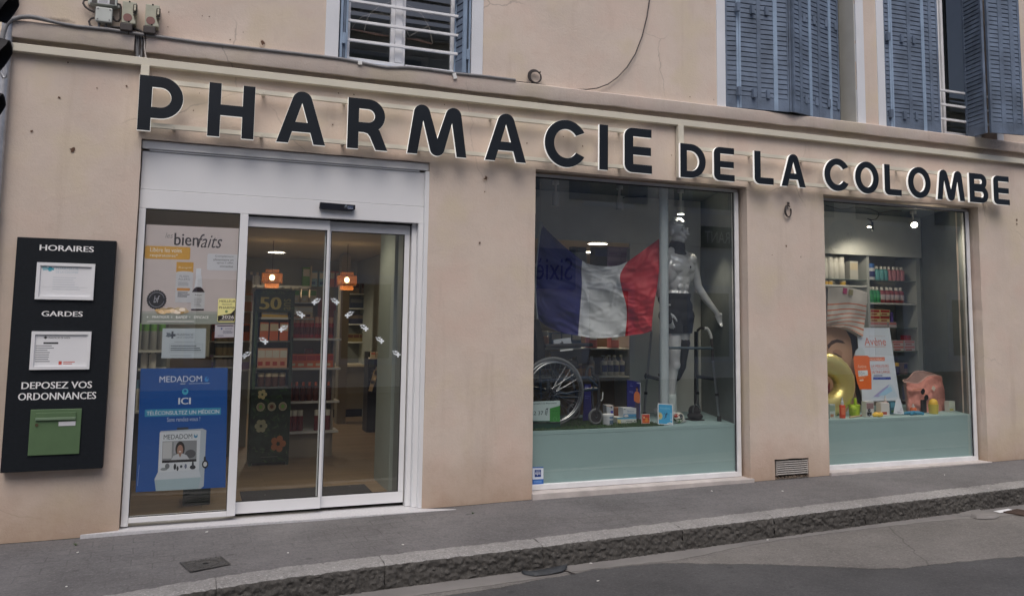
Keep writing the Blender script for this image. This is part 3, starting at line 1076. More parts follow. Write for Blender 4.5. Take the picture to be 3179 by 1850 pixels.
louvre_leaf(mb, (h0.x, .06), (h1.x, -.24), 3.575, 6., lite=(0, 0), stile=.03)
mb.build('shutter', bld, solid=-1)
mb = MB()
e0, e1 = Vector((h1.x + .02, -.245, 0)), Vector((h2.x, -.30, 0))
for a, b in ((0, .40), (.40, .74), (.74, 1.)):
    louvre_leaf(mb, e0.lerp(e1, a), e0.lerp(e1, b), 3.575, 6., lite=(0, 0), stile=.028)
mb.build('shutter', bld, solid=-1)

# rooms upstairs: dark box behind each window
for h in (UW1, UW2, UW3):
    mb = MB()
    a, b, c, d = h[0] - .3, h[1] + .3, 3.45, 6.3
    k = M['innerwall']
    mb.quad((a, 2.6, c), (b, 2.6, c), (b, 2.6, d), (a, 2.6, d), k)
    mb.quad((a, .3, c), (a, 2.6, c), (a, 2.6, d), (a, .3, d), k)
    mb.quad((b, .3, c), (b, .3, d), (b, 2.6, d), (b, 2.6, c), k)
    mb.quad((a, .3, c), (b, .3, c), (b, 2.6, c), (a, 2.6, c), k)
    mb.quad((a, .3, d), (a, 2.6, d), (b, 2.6, d), (b, .3, d), k)
    mb.build('upper_room', bld, solid=-1)

# hanging wire lamp frames seen behind the first window
for nm, cx_, cz_, rx, rz_, y in (('a', (760, 380), (1060, 40), 0, 0, .45), ('b', (1340, 480), (1620, 560), 0, 0, .45)):
    pass
wires = MB()
for pts in (((590, 365), (640, 290), (720, 220), (850, 180), (960, 185), (1075, 212)), ((750, 400), (775, 270), (830, 170), (940, 85), (1085, 30), (1290, 60), (1390, 110), (1500, 210), (1585, 370), (1622, 560)), ((1285, 390), (1335, 490)), ((1340, 460), (1560, 345))):
    wires.tube([W('u14', x, y, .42) for x, y in pts], .004, M['wire'], 6)
wires.prism([(q.x, q.z) for q in [W('u14', x, y, .42) for x, y in ((555, 365), (600, 372), (1050, 462), (1060, 475), (900, 462), (560, 380))]], .415, .425, fc(150, 120, 115))
wires.prism([(q.x, q.z) for q in [W('u14', x, y, .42) for x, y in ((1280, 500), (1440, 505), (1622, 560), (1600, 575), (1400, 525))]], .415, .425, fc(150, 120, 115))
c = W('u14', 1060, 400, .42)
o = wires.build('wire_ornament', loc=(c.x, .42, c.z), smooth=60)
tag(o, 'arched white wire frame hanging behind the barred upstairs window', 'ornament')

# ================================================================== THE LETTERED SIGN
def arc(cx_, cz_, rx, rz, a0, a1, n=10):
    return disc_pts(cx_, cz_, rx, rz, a0, a1, n)


def tangent_arc(c, r, p_from, p_to, n=10, over=True):
    """arc round a circle from the tangent coming from p_from to the tangent leaving to p_to"""
    def tang(p, sgn):
        dx, dz = p[0] - c[0], p[1] - c[1]
        d = math.hypot(dx, dz)
        return math.atan2(dz, dx) + sgn * math.acos(min(1, r / d))
    s_ = 1 if over else -1
    a0, a1 = tang(p_from, -s_), tang(p_to, s_)
    if over:
        while a1 > a0: a1 -= 2 * math.pi
    else:
        while a1 < a0: a1 += 2 * math.pi
    return [(c[0] + r * math.cos(a0 + (a1 - a0) * i / n), c[1] + r * math.sin(a0 + (a1 - a0) * i / n)) for i in range(n + 1)]


def glyph(ch, w, H, t):
    th = t * .93
    if ch == 'I': return [[(0, 0), (w, 0), (w, H), (0, H)]]
    if ch == 'H':
        b0, b1 = .405 * H, .405 * H + th
        return [[(0, 0), (t, 0), (t, b0), (w - t, b0), (w - t, 0), (w, 0), (w, H), (w - t, H), (w - t, b1), (t, b1), (t, H), (0, H)]]
    if ch == 'P':
        zb = .235 * H; R = (H - zb) / 2; q = R - th
        return [[(0, 0), (t, 0), (t, zb)] + arc(w - R, zb + R, R, R, -90, 90, 16) + [(0, H)],
                [(t, zb + th)] + arc(w - R, zb + R, q, q, -90, 90, 14) + [(t, H - th)]]
    if ch == 'R':
        zb = .335 * H; bw = w * .92; R = (H - zb) / 2; q = R - th
        return [[(0, 0), (t, 0), (t, zb), (w * .40, zb)] + [(w * .50, zb - .02 * H), (w * .56, zb - .08 * H), (w * .60, zb - .15 * H)] + [(w - t * 1.08, 0), (w, 0), (w * .78, zb + .075 * H)] + arc(bw - R, zb + R, R, R, -52, 90, 14) + [(0, H)],
                [(t, zb + th * .98)] + arc(bw - R, zb + R, q, q, -90, 90, 12) + [(t, H - th)]]
    if ch == 'A':
        r = .185 * H; b = t * 1.02
        c = (w / 2, H - r + .004)
        top = tangent_arc(c, r, (0, 0), (w, 0), 14)
        xi = lambda z: b + (w / 2 - b) * z / (.80 * H)
        za, zb = .225 * H, .225 * H + th * .93
        return [[(0, 0)] + top + [(w, 0), (w - b, 0), (w - xi(za), za), (xi(za), za), (b, 0)], [(xi(zb), zb), (w - xi(zb), zb), (w / 2, .79 * H)]]
    if ch == 'M':
        r = .165 * H; c1 = (w * .232, H - r + .004); c2 = (w * .768, H - r + .004); r3 = .15 * H; c3 = (w / 2, r3 - .004)
        V = (w / 2, .335 * H); iL, iR = (w * .255, .70 * H), (w * .745, .70 * H); b = t * .95
        return [[(0, 0)] + tangent_arc(c1, r, (0, 0), V, 12) + [V] + tangent_arc(c2, r, V, (w, 0), 12) + [(w, 0), (w - b, 0), iR] + tangent_arc(c3, r3, iR, iL, 12) + [iL, (b, 0)]]
    if ch in 'CO':
        o_ = .006
        rx, rz = w / 2, H / 2 + o_
        if ch == 'O': return [arc(rx, H / 2, rx, rz, 0, 354, 40), arc(rx, H / 2, rx - t, rz - th, 0, 354, 36)]
        rx = w * .565
        return [arc(rx, H / 2, rx, rz, 31, 329, 36) + arc(rx, H / 2, rx - t, rz - th, 324, 36, 32)]
    if ch == 'E':
        R = .19 * H; a = th * .94; m0 = H / 2 - a / 2 - .003
        return [arc(R, R, R, R, 180, 270, 7) + [(w, 0), (w, a), (t, a), (t, m0), (w * .965, m0), (w * .965, m0 + a), (t, m0 + a), (t, H - a), (w * .985, H - a), (w * .985, H)] + arc(R, H - R, R, R, 90, 180, 7)]
    if ch == 'L':
        R = .19 * H
        return [arc(R, R, R, R, 180, 270, 7) + [(w, 0), (w, th), (t, th), (t, H), (0, H)]]
    if ch == 'D':
        R = H / 2; q = R - th; rx = w * .60
        return [[(0, 0)] + arc(w - rx, R, rx, R, -90, 90, 20) + [(0, H)], [(t, th)] + arc(w - rx, R, rx - t, q, -90, 90, 18) + [(t, H - th)]]
    if ch == 'B':
        zb = .515 * H; R1 = zb / 2 + th * .12; R2 = (H - zb) / 2 + th * .12; w2 = w * .93
        return [[(0, 0)] + arc(w - R1, R1, R1, R1, -90, 50, 12) + arc(w2 - R2, H - R2, R2, R2, -48, 90, 12) + [(0, H)],
                [(t, th)] + arc(w - R1, R1, R1 - th, R1 - th * .92, -90, 90, 10) + [(t, R1 * 2 - th * .9)],
                [(t, H - 2 * R2 + th * .9)] + arc(w2 - R2, H - R2, R2 - th, R2 - th * .92, -90, 90, 10) + [(t, H - th)]]


def curve_solid(loops, x, z, y0, y1, grow=0.):
    c = bpy.data.curves.new('outline', 'CURVE')
    c.dimensions = '2D'; c.fill_mode = 'BOTH'; c.extrude = (y1 - y0) / 2; c.offset = grow
    for lp in loops:
        s_ = c.splines.new('POLY')
        s_.points.add(len(lp) - 1)
        for i, (a, b) in enumerate(lp): s_.points[i].co = (a, b, 0, 1)
        s_.use_cyclic_u = True
    o_ = bpy.data.objects.new('outline', c)
    COL.objects.link(o_)
    me = bpy.data.meshes.new_from_object(o_)
    v = [(x + p.co.x, (y0 + y1) / 2 - p.co.z, z + p.co.y) for p in me.vertices]
    f = [tuple(p.vertices) for p in me.polygons]
    bpy.data.objects.remove(o_); bpy.data.curves.remove(c); bpy.data.meshes.remove(me)
    return v, f


SGN = thing('shop_sign', (4.3, -.05, 3.1), 'long lettered sign of thick black letters on cream rails reading PHARMACIE DE LA COLOMBE', 'sign')
LET = [('P', -.022, .275, 1), ('H', .449, .776, 1), ('A', .941, 1.307, 1), ('R', 1.476, 1.795, 1), ('M', 1.956, 2.454, 1), ('A', 2.618, 2.984, 1), ('C', 3.157, 3.515, 1), ('I', 3.680, 3.763, 1), ('E', 3.930, 4.208, 1),
       ('D', 4.508, 4.779, 0), ('E', 4.872, 5.098, 0), ('L', 5.328, 5.545, 0), ('A', 5.641, 5.927, 0), ('C', 6.162, 6.445, 0), ('O', 6.549, 6.851, 0), ('L', 6.932, 7.152, 0), ('O', 7.247, 7.554, 0), ('M', 7.649, 8.036, 0), ('B', 8.112, 8.382, 0), ('E', 8.469, 8.703, 0)]
for ch, x0, x1, big in LET:
    H = .404 if big else .316
    lp = glyph(ch, x1 - x0, H, .086 if big else .068)
    zb = 2.831 if big else 2.826
    mb = MB(); v, f = curve_solid(lp, x0, zb, -.140, -.134); mb.add(v, f, M['black'])
    le = mb.build('letter', SGN)
    mb = MB(); v, f = curve_solid(lp, x0, zb, -.1335, -.110, .0018); mb.add(v, f, M['edge'])
    mb.build('lit_edge', le)
mb = MB(); mb.box(-.875, 9.9, -.055, -.0, 3.331, 3.389, M['rail']); mb.build('rail', SGN, bevel=.004)
for (a, b, z0, z1) in ((.02, 4.19, 3.196, 3.229), (.02, 4.19, 2.866, 2.899), (4.54, 8.69, 3.10, 3.134), (4.54, 8.69, 2.852, 2.886)):
    mb = MB(); mb.box(a, b, -.097, -.065, z0, z1, M['rail'])
    x = a + .2
    while x < b:
        mb.lathe([(.006, -.0985), (.008, -.0972), (.008, -.096)], (x, 0, (z0 + z1) / 2), M['rail'], 8, 'y')
        mb.box(x - .012, x + .012, -.0648, -.003, z0 + .006, z1 - .006, M['rail'])
        x += .62
    mb.build('rail', SGN, bevel=.003)
for a in (-.025, 4.535):
    mb = MB(); mb.box(a, a + .058, -.0645, -.012, 2.84, 3.330, M['rail']); mb.build('bracket', SGN, bevel=.003)

# ================================================================== CABLES, BOXES, PIPES
mb = MB()
path = [('lf', 12, 410), ('lf', 30, 300), ('lf', 60, 220), ('lf', 110, 178), ('lf', 190, 158), ('lf', 280, 155), ('lf', 352, 168)]
pp = [W(z, x, y, -.085) for z, x, y in path]
pp += [W('r1', x, y, -.075) for x, y in ((420, 170), (560, 195), (800, 218), (930, 238), (1060, 258), (1250, 283), (1450, 312), (1892, 362))]
pp += [W('r2', x, y, -.072) for x, y in ((290, 395), (600, 432), (740, 458), (850, 482), (950, 498), (1100, 497), (1250, 512), (1440, 540), (1650, 560), (1892, 590))]
mb.tube(pp, [.017] * 7 + [.0125] * (len(pp) - 7), M['conduit'], 8)
for x, y in ((945, 240), (1066, 259)):
    p = W('r1', x, y, -.075); mb.lathe([(.015, -.004), (.015, .004)], p, M['cable'], 10, 'x')
o = mb.build('conduit', loc=W('r1', 930, 238, -.075), smooth=60)
tag(o, 'grey cable conduit running along the top of the ledge under the upstairs window', 'conduit')
for z_, a, b, l in (('r2', (755, 468), (740, 452), 'white cable clip below the left half of the barred window'), ('r2', (1450, 572), (1437, 540), 'white tongue shaped cable clip hanging below the right corner of the barred window')):
    p, q = W(z_, *a, -.08), W(z_, *b, -.08)
    mb = MB()
    mb.box(min(p.x, q.x) - .004, max(p.x, q.x) + .012, -.088, -.07, p.z - .012, q.z, M['white'], Matrix.Rotation(R_(-18 if a[0] > 1000 else 0), 3, 'Y'))
    tag(mb.build('cable_clip', loc=p, bevel=.003), l, 'clip', 'cable clips on the conduit')

mb = MB()
pp = [W('r3', x, y, -.03) for x, y in ((-10, 598), (60, 606), (115, 612), (190, 622), (270, 640), (350, 652), (430, 658), (520, 659), (600, 650), (680, 620), (750, 570), (820, 495), (880, 400), (930, 270), (965, 130), (985, 0), (996, -140))]
mb.tube(pp, .0055, M['cable'], 6)
cc = W('r3', 140, 563, -.03)
for k in range(3):
    r = .060 - .004 * k
    mb.tube([(cc.x + .012 * k * .4 + r * math.cos(a), -.03 - .004 * k, cc.z - .003 * k + r * .98 * math.sin(a)) for a in [2 * math.pi * i / 26 for i in range(26)]], .0055, M['cable'], 6, True)
for a in (40, 250):
    mb.tube([(cc.x + .05 * math.cos(R_(a)), -.034, cc.z + .05 * math.sin(R_(a))), (cc.x + .072 * math.cos(R_(a)), -.034, cc.z + .072 * math.sin(R_(a)))], .007, M['dark'], 6)
o = mb.build('cable_coil', loc=cc, smooth=60); tag(o, 'thin dark cable coiled on the ledge then sweeping up the bare wall', 'cable')

mb = MB()
cc = W('g6', 325, 285, -.03)
for k in range(2):
    mb.tube([(cc.x + (.047 - .004 * k) * math.cos(a), -.02 - .008 * k + .012 * math.cos(a), cc.z + (.058 - .004 * k) * math.sin(a) - .004 * k) for a in [R_(60 + 330 * i / 24) for i in range(25)]], .006, M['cable'], 6)
p = W('g6', 320, 215, -.004)
mb.tube([W('g6', 310, 250, -.02), p, (p.x, .01, p.z)], .007, M['cable'], 6)
mb.box(p.x - .012, p.x + .012, -.012, -.003, p.z - .012, p.z + .012, fc(70, 62, 58))
o = mb.build('cable_loop', loc=cc, smooth=60); tag(o, 'short loop of black cable poking out of the wall between the two shop windows', 'cable')

# cable bundle dropping through the gap in the ledge
mb = MB()
for i, (a, b, m_) in enumerate((((1000, 262), (1005, 418), 'conduit'), ((1015, 265), (1012, 420), 'conduit'), ((1035, 268), (1022, 424), 'galv'), ((1045, 265), (1045, 424), 'cable'), ((1030, 262), (1035, 424), 'conduit'), ((1058, 275), (1072, 430), 'wire'), ((1020, 262), (1030, 422), 'cable'), ((992, 262), (998, 418), 'cable'))):
    p, q = W('r1', *a, -.05), W('r1', *b, -.045)
    mid = p.lerp(q, .5) + Vector((random.uniform(-.012, .012), random.uniform(0, .02), 0))
    mb.tube([p, p.lerp(mid, .5) + Vector((.004, 0, 0)), mid, q], .0065, M[m_], 6)
o = mb.build('cable_bundle', loc=W('r1', 1025, 420, -.045), smooth=60); tag(o, 'bundle of grey cables dropping through the notch in the ledge above the letter P', 'cables')


def wallbox(name, z, quad, y0, y1, mat, label, cat, grp=None, bev=.006):
    ps = [W(z, x, y, y1) for x, y in quad]
    x0 = (ps[0].x + ps[3].x) / 2; x1 = (ps[1].x + ps[2].x) / 2; zb = (ps[0].z + ps[1].z) / 2; zt_ = (ps[2].z + ps[3].z) / 2
    t = thing(name, ((x0 + x1) / 2, y0, zb), label, cat, grp)
    return t, x0, x1, zb, zt_


t, x0, x1, z0, z1 = wallbox('ballast_box', 'bx', ((232, 70), (905, 165), (930, -70), (240, -150)), 0, -.09, None, 'flat grey electrical ballast box with two dark sockets above the square junction box', 'electrical box')
mb = MB(); mb.box(x0, x1, -.09, -.004, z0, z1, M['grey_box']); mb.box(x0 - .02, x1 + .02, -.02, -.003, z0 + .01, z0 + .045, M['grey_box']); mb.build('case', t, bevel=.004)
for x, y in ((350, 15), (805, 60)):
    p = W('bx', x, y, -.091); mb = MB(); mb.box(p.x - .017, p.x + .017, -.093, -.0905, p.z - .017, p.z + .017, fc(70, 68, 66)); mb.build('socket', t)
sh = Sheet(W('bx', 440, 85, -.0905), W('bx', 730, 110, -.0905), W('bx', 730, -20, -.0905), W('bx', 440, -45, -.0905), fc(205, 205, 210), thick=.0003)
sh.lines(.1, .1, .9, .9, 6, fc(120, 120, 125)); sh.mb.build('rating_plate', t, solid=-1)
t, x0, x1, z0, z1 = wallbox('junction_box', 'bx', ((362, 530), (790, 585), (812, 215), (385, 165)), 0, -.10, None, 'square pale grey junction box with a screw in each corner', 'electrical box')
mb = MB(); mb.box(x0, x1, -.10, -.070, z0, z1, M['grey_box']); mb.build('cover', t, bevel=.008, seg=3)
mb = MB(); mb.box(x0 + .006, x1 - .006, -.069, -.004, z0 + .004, z1 - .006, M['grey_box']); mb.build('case', t, bevel=.004)
for a in (x0 + .016, x1 - .016):
    for b in (z0 + .016, z1 - .016): mb = MB(); mb.lathe([(.006, -.102), (.006, -.0995)], (a, 0, b), M['conduit'], 8, 'y'); mb.build('screw', t)
for x in (475, 650):
    p = W('bx', x, 590, -.05); q = W('bx', x, 725, -.055); mb = MB(); mb.cyl((p.x, -.05, z0 + .001), (p.x, -.055, q.z), .009, M['conduit']); mb.build('cable_gland', t, smooth=50)
for i, pts in enumerate((((180, 5), (90, 20), (68, 90), (120, 180), (220, 255), (350, 320)), ((930, 110), (1000, 120), (1020, 180), (1005, 480), (960, 545), (900, 545), (845, 500), (815, 420)), ((350, 455), (260, 480), (215, 550), (240, 640), (300, 690)))):
    mb = MB(); mb.tube([W('bx', x, y, -.045) for x, y in pts], .0075, M['cable'], 8)
    o = mb.build('box_cable', loc=W('bx', *pts[0], -.045), smooth=60)
    tag(o, ('black cable curving from the left end of the ballast box to the junction box', 'black cable looping between the right end of the ballast box and the junction box', 'short grey black cable leaving the lower left side of the junction box')[i], 'cable', 'cables of the wall boxes')
mb = MB(); mb.tube([W('bx', x, y, -.06) for x, y in ((700, 715), (820, 690), (1000, 700), (1200, 735), (1400, 745), (1520, 790), (1600, 850))], .009, M['cable'], 8)
mb.tube([W('bx', x, y, -.05) for x, y in ((720, 725), (900, 745), (1100, 730), (1300, 725), (1500, 800))], .006, M['cable'], 8)
tag(mb.build('box_cable', loc=W('bx', 1000, 720, -.05), smooth=60), 'black cables trailing below the two cream fuse boxes', 'cable', 'cables of the wall boxes')
for i, (quad, circ, hand) in enumerate(((((1035, 575), (1330, 590), (1425, 60), (1045, 20)), (1190, 450), (1385, 230)), (((1620, 650), (1900, 670), (2005, 150), (1630, 95)), (1772, 530), (1970, 330)))):
    x0 = W('bx', *quad[0], -.11).x; x1 = W('bx', *quad[2], -.11).x; zb = W('bx', *quad[0], -.11).z; zt_ = W('bx', *quad[3], -.11).z
    t = thing('fuse_box', ((x0 + x1) / 2, 0, zb), ('old cream fuse box with a dull red window, beside the junction box', 'old cream fuse box with a dull red window, farthest right of the wall boxes')[i], 'electrical box', 'cream fuse boxes')
    mb = MB(); mb.box(x0, x1, -.11, -.004, zb, zt_, M['cream_box']); mb.build('case', t, bevel=.006)
    c = W('bx', *circ, -.1115); mb = MB(); mb.lathe([(.030, -.1125), (.030, -.1105)], (c.x, 0, c.z), fc(128, 90, 84), 20, 'y'); mb.build('window', t)
    c = W('bx', *hand, -.115)
    mb = MB(); mb.box(c.x - .014, c.x + .014, -.125, -.1103, c.z - .036, c.z + .03, fc(60, 55, 45)); mb.box(c.x - .006, c.x + .006, -.14, -.1255, c.z - .022, c.z + .02, fc(190, 185, 165)); mb.build('handle', t, bevel=.003)
    mb = MB(); mb.prism([(c.x - .012, c.z - .045), (c.x + .013, c.z - .04), (c.x + .002, zb + .02)], -.1118, -.1102, fc(72, 62, 40)); mb.build('pull_slot', t)
    mb = MB(); mb.box(x0 - .008, x1 - .02, -.115, -.005, zb - .055, zb - .001, M['cable']); mb.build('terminal_cover', t, bevel=.006)
    for q in (W('bx', quad[3][0] + 200, quad[3][1] + 35, -.11), W('bx', circ[0] + 30, circ[1] + 105, -.11)): mb = MB(); mb.lathe([(.006, -.1125), (.006, -.1102)], (q.x, 0, q.z), M['dark'], 8, 'y'); mb.build('screw', t)

# downpipe on the corner and the traffic light in front of it
mb = MB()
pp = [(-.882, -.052, z) for z in (-.05, 1., 2., 3.3, 3.42, 3.55, 5., 8.)]
mb.tube(pp, .036, M['galv'], 14)
for z in (3.36, 2.2, 5.0, 1.0): mb.lathe([(.040, -.02), (.043, -.015), (.043, .015), (.040, .02)], (-.882, -.052, z), M['galv'], 14)
o = mb.build('downpipe', loc=(-.882, -.052, -.05), smooth=50); tag(o, 'galvanised steel downpipe on the left corner of the building', 'pipe')
mb = MB(); pp = [W('lf', x, y, -.30) for x, y in ((2, 600), (10, 660), (30, 712), (52, 705), (62, 660), (52, 600), (48, 500))]
mb.tube(pp, .010, M['galv'], 8); o = mb.build('hanging_cable', loc=pp[2], smooth=60); tag(o, 'loop of grey cable hanging between the traffic light heads', 'cable')
TLY = -2.2
tl = thing('traffic_light', (W('lf', -300, 500, TLY).x, TLY, -.05), 'black traffic light seen edge on with three hooded lamps at the left edge', 'traffic light')
px_ = W('lf', -360, 500, TLY).x
mb = MB(); mb.cyl((px_ - .06, TLY + .05, -.2), (px_ - .06, TLY + .05, 4.2), .05, M['rubber'], n=16); mb.build('pole', tl, smooth=50)
zs_ = [W('lf', 60, y, TLY).z for y in (70, 520, 1010)]
mb = MB(); mb.box(px_ - .02, px_ + .10, TLY - .13, TLY + .13, zs_[2] - .16, zs_[0] + .18, M['rubber']); mb.build('housing', tl, bevel=.02)
for z, xr_ in zip(zs_, (112, 85, 58)):
    rx = W('lf', xr_, 500, TLY).x
    mb = MB(); n = 40; pts = []
    x0 = px_ + .10
    out = []
    for k in range(n + 1):
        a = R_(-25 + 230 * k / n)
        out.append((math.cos(a), math.sin(a)))
    R0 = .095
    ring0 = [(x0, TLY + R0 * c_, z + R0 * s_) for c_, s_ in out]
    ring1 = [(rx - .05 * max(0., min(1., .6 - s_)), TLY + R0 * .97 * c_, z - .015 + R0 * .97 * s_) for c_, s_ in out]
    ring2 = [(a - .003, TLY + (b - TLY) * .95, z - .015 + (c_ - z + .015) * .95) for a, b, c_ in ring1]
    ring3 = [(x0, TLY + (b - TLY) * .95, z + (c_ - z) * .95) for a, b, c_ in ring0]
    al = ring0 + ring1 + ring2 + ring3; m_ = n + 1
    mb.add(al, [(j * m_ + i, j * m_ + i + 1, ((j + 1) % 4) * m_ + i + 1, ((j + 1) % 4) * m_ + i) for j in range(4) for i in range(n)], M['rubber'])
    mb.build('lamp_hood', tl, smooth=40)

# vent grille
t = thing('vent_grille', ((VENT[0] + VENT[1]) / 2, .02, VENT[2] + .3), 'small slatted vent grille set into a broken hole at the foot of the wall', 'vent')
a, b = W('vent', 860, 940, .02), W('vent', 1940, 380, .02)
mb = MB()
GR = pm('grubby_grille_paint', (.36, .34, .32), .7, var=.15, vs=30)
mb.box(a.x, a.x + .012, .01, .04, a.z, b.z, GR); mb.box(b.x - .014, b.x, .01, .04, a.z, b.z, GR)
n = 7
for i in range(n):
    z = a.z + (b.z - a.z) * (i + .3) / n
    mb.box(a.x + .0125, b.x - .0145, .008, .036, z - .004, z + .006, GR, Matrix.Rotation(R_(-28), 3, 'X'))
mb.box(a.x + .0125, b.x - .0145, .0085, .04, b.z - .012, b.z - .001, GR)
mb.build('slats', t)
mb = MB(); mb.box(VENT[0] + .001, VENT[1] - .001, .10, .12, -.15, VENT[3], M['dark']); mb.build('duct_back', t)
mb = MB()
for i in range(9):
    x = VENT[0] + (VENT[1] - VENT[0]) * (i + .5) / 9
    zz = pz(x, 0) + .005
    mb.ball((x, .035 + .02 * random.random(), zz), (.02 + .012 * random.random(), .03, .012 + .012 * random.random()), fc(105, 92, 80, .95), 7, 5)
tag(mb.build('mortar_rubble', loc=(VENT[0] + .1, .035, 0.02)), 'crumbled mortar lying under the vent grille', 'rubble', kind='stuff')

# ================================================================== NOTICE BOARD
nb = thing('notice_board', (W('b5', 240, 1120, -.07).x, 0, W('b5', 240, 1120, -.07).z), 'tall black notice board with white headings, two framed sheets and a green letterbox', 'notice board')
q = [W('b5', x, y, -.075) for x, y in ((2, 1133), (425, 1108), (480, 170), (69, 155))]
bx0, bx1 = (q[0].x + q[3].x) / 2, (q[1].x + q[2].x) / 2
bz0, bz1 = (q[0].z + q[1].z) / 2, (q[2].z + q[3].z) / 2
mb = MB(); mb.box(bx0, bx1, -.075, -.003, bz0, bz1, M['board']); mb.build('panel', nb, bevel=.003)


def headline(s, tl_, br_, y=-.0756, bold=.022):
    a, b = W('b5', *tl_, y), W('b5', *br_, y)
    sh = Sheet((a.x, y, b.z), (b.x, y, b.z), (b.x, y, a.z), (a.x, y, a.z), M['board'], thick=.0002)
    sh.mb = MB(); sh.text(s, 0, .14, 1, .88, M['letter_white'], bold)
    sh.mb.build('heading', nb, solid=-1)


headline('HORAIRES', (165, 182), (388, 222)); headline('GARDES', (173, 457), (342, 488))
headline('DEPOSEZ VOS', (90, 750), (380, 784)); headline('ORDONNANCES', (76, 795), (397, 829))
for k, (tl_, br_) in enumerate((((155, 259), (386, 416)), ((133, 544), (370, 701)))):
    y = -.076
    a, b = W('b5', tl_[0], tl_[1], y), W('b5', br_[0], br_[1], y)
    x0, x1, z1, z0 = a.x, b.x, a.z, b.z
    mb = MB(); wd_ = .022
    for p in ([(x0, z0), (x1, z0), (x1 - wd_, z0 + wd_), (x0 + wd_, z0 + wd_)], [(x0, z1), (x0 + wd_, z1 - wd_), (x1 - wd_, z1 - wd_), (x1, z1)], [(x0, z0 + .0005), (x0 + wd_, z0 + wd_), (x0 + wd_, z1 - wd_), (x0, z1 - .0005)], [(x1, z0 + .0005), (x1, z1 - .0005), (x1 - wd_, z1 - wd_), (x1 - wd_, z0 + wd_)]):
        mb.prism(p, y - .014, y - .0005, M['alu'])
    f_ = mb.build('document_frame', nb, bevel=.004)
    sh = Sheet((x0 + wd_, y - .003, z0 + wd_), (x1 - wd_, y - .003, z0 + wd_), (x1 - wd_, y - .003, z1 - wd_), (x0 + wd_, y - .003, z1 - wd_), M['paper'], thick=.001)
    if k == 0:
        tq = fc(70, 165, 185); sh.rect(.155, .82, .215, .97, tq); sh.rect(.11, .86, .26, .93, tq); sh.poly([(.02, .97), (.12, .99), (.14, .86), (.05, .84)], fc(150, 190, 200)); sh.text('PHARMACIE', .30, .88, .74, .97, fc(170, 195, 205)); sh.text('DE LA COLOMBE', .30, .77, .74, .84, fc(185, 200, 208))
        sh.rect(.05, .3, .95, .302, fc(205, 210, 214)); sh.lines(.25, .2, .8, .66, 6, fc(202, 207, 212), .3)
        sh.rect(.05, .3, .95, .305, fc(190, 195, 200))
    else:
        sh.rect(.18, .86, .205, .95, M['ink']); sh.rect(.16, .885, .225, .925, M['ink']); sh.text('PHARMACIES DE GARDE', .25, .87, .66, .93, M['ink'])
        sh.lines(.16, .70, .44, .76, 1, M['ink'], .9, .0); sh.lines(.02, .12, .38, .68, 8, M['grey_ink'], .42, .45)
        sh.rect(.47, .05, .53, .16, fc(200, 90, 80)); sh.lines(.56, .05, .78, .16, 2, fc(205, 120, 110), .5)
    sh.mb.build('sheet', f_, solid=-1)
a, b = W('b5', 128, 868, -.076), W('b5', 328, 1050, -.076)
mb = MB(); mb.box(a.x, b.x, -.085, -.0765, b.z, a.z, M['green_box']); lbx = mb.build('letterbox', nb, bevel=.003)
c, d = W('b5', 148, 882, -.09), W('b5', 314, 905, -.09)
mb = MB(); mb.box(c.x, d.x, -.093, -.0855, d.z, c.z, M['green_box']); mb.box(c.x, d.x, -.098, -.0935, d.z - .006, d.z + .012, pm('letterbox_lip', (.17, .25, .16), .4)); mb.build('flap', lbx, bevel=.002)
c, d = W('b5', 243, 918, -.086), W('b5', 312, 934, -.086)
mb = MB(); mb.box(c.x, d.x, -.088, -.0855, d.z, c.z, fc(205, 205, 210)); mb.build('name_plate', lbx, bevel=.001)
c = W('b5', 152, 932, -.086); mb = MB(); mb.lathe([(.011, -.0885), (.011, -.0855)], (c.x, 0, c.z), fc(80, 70, 50), 12, 'y'); mb.build('lock', lbx)

# ================================================================== PAPERS ON THE SIDE LIGHT (behind the glass)
GY = .078


def quad_px(z, pts, y): return [W(z, a, b, y) for a, b in pts]


# beige food supplement poster
q = quad_px('p6', ((103, 1083), (887, 1083), (917, 292), (143, 258)), GY)
sh = Sheet(*q, fc(228, 214, 212))
sh.rect(0, 0, 1, .105, fc(178, 182, 172)); sh.rect(0, .105, 1, .13, fc(196, 194, 188))
sh.text('les', .205, .87, .285, .925, fc(165, 155, 155), 0, .25); sh.text('bien', .30, .80, .56, .925, fc(46, 38, 48), .012); sh.text('faits', .545, .785, .815, .925, fc(70, 62, 70), -.004, .35)
sh.rect(-.0, .655, .475, .785, fc(238, 182, 75), .02); sh.text('Libère les voies', .055, .725, .385, .770, fc(252, 246, 236), .01); sh.text('respiratoires*', .055, .668, .345, .710, fc(252, 246, 236), .01)
sh.rect(.66, .555, 1., .725, fc(232, 230, 236), .02)
for i, (s_, u) in enumerate((('Complément', .745), ('alimentaire en', .725), ('spray à effet', .765), ('immédiat', .80))): sh.text(s_, u, .688 - .034 * i, .945, .712 - .034 * i, fc(70, 64, 72))
sh.rect(.335, .22, .515, .62, fc(226, 224, 228)); sh.rect(.335, .525, .515, .63, fc(232, 176, 70)); sh.text('Respir', .36, .56, .50, .585, fc(250, 235, 205)); sh.ell(.425, .525, .085, .012, fc(226, 224, 228))
sh.text('FLASH', .375, .475, .47, .495, fc(150, 150, 162)); sh.text('ALLERG', .36, .445, .485, .467, fc(150, 150, 162)); sh.lines(.36, .385, .49, .43, 3, fc(178, 178, 186)); sh.rect(.35, .338, .49, .366, fc(226, 160, 80), .012); sh.lines(.36, .27, .49, .33, 3, fc(120, 118, 126))
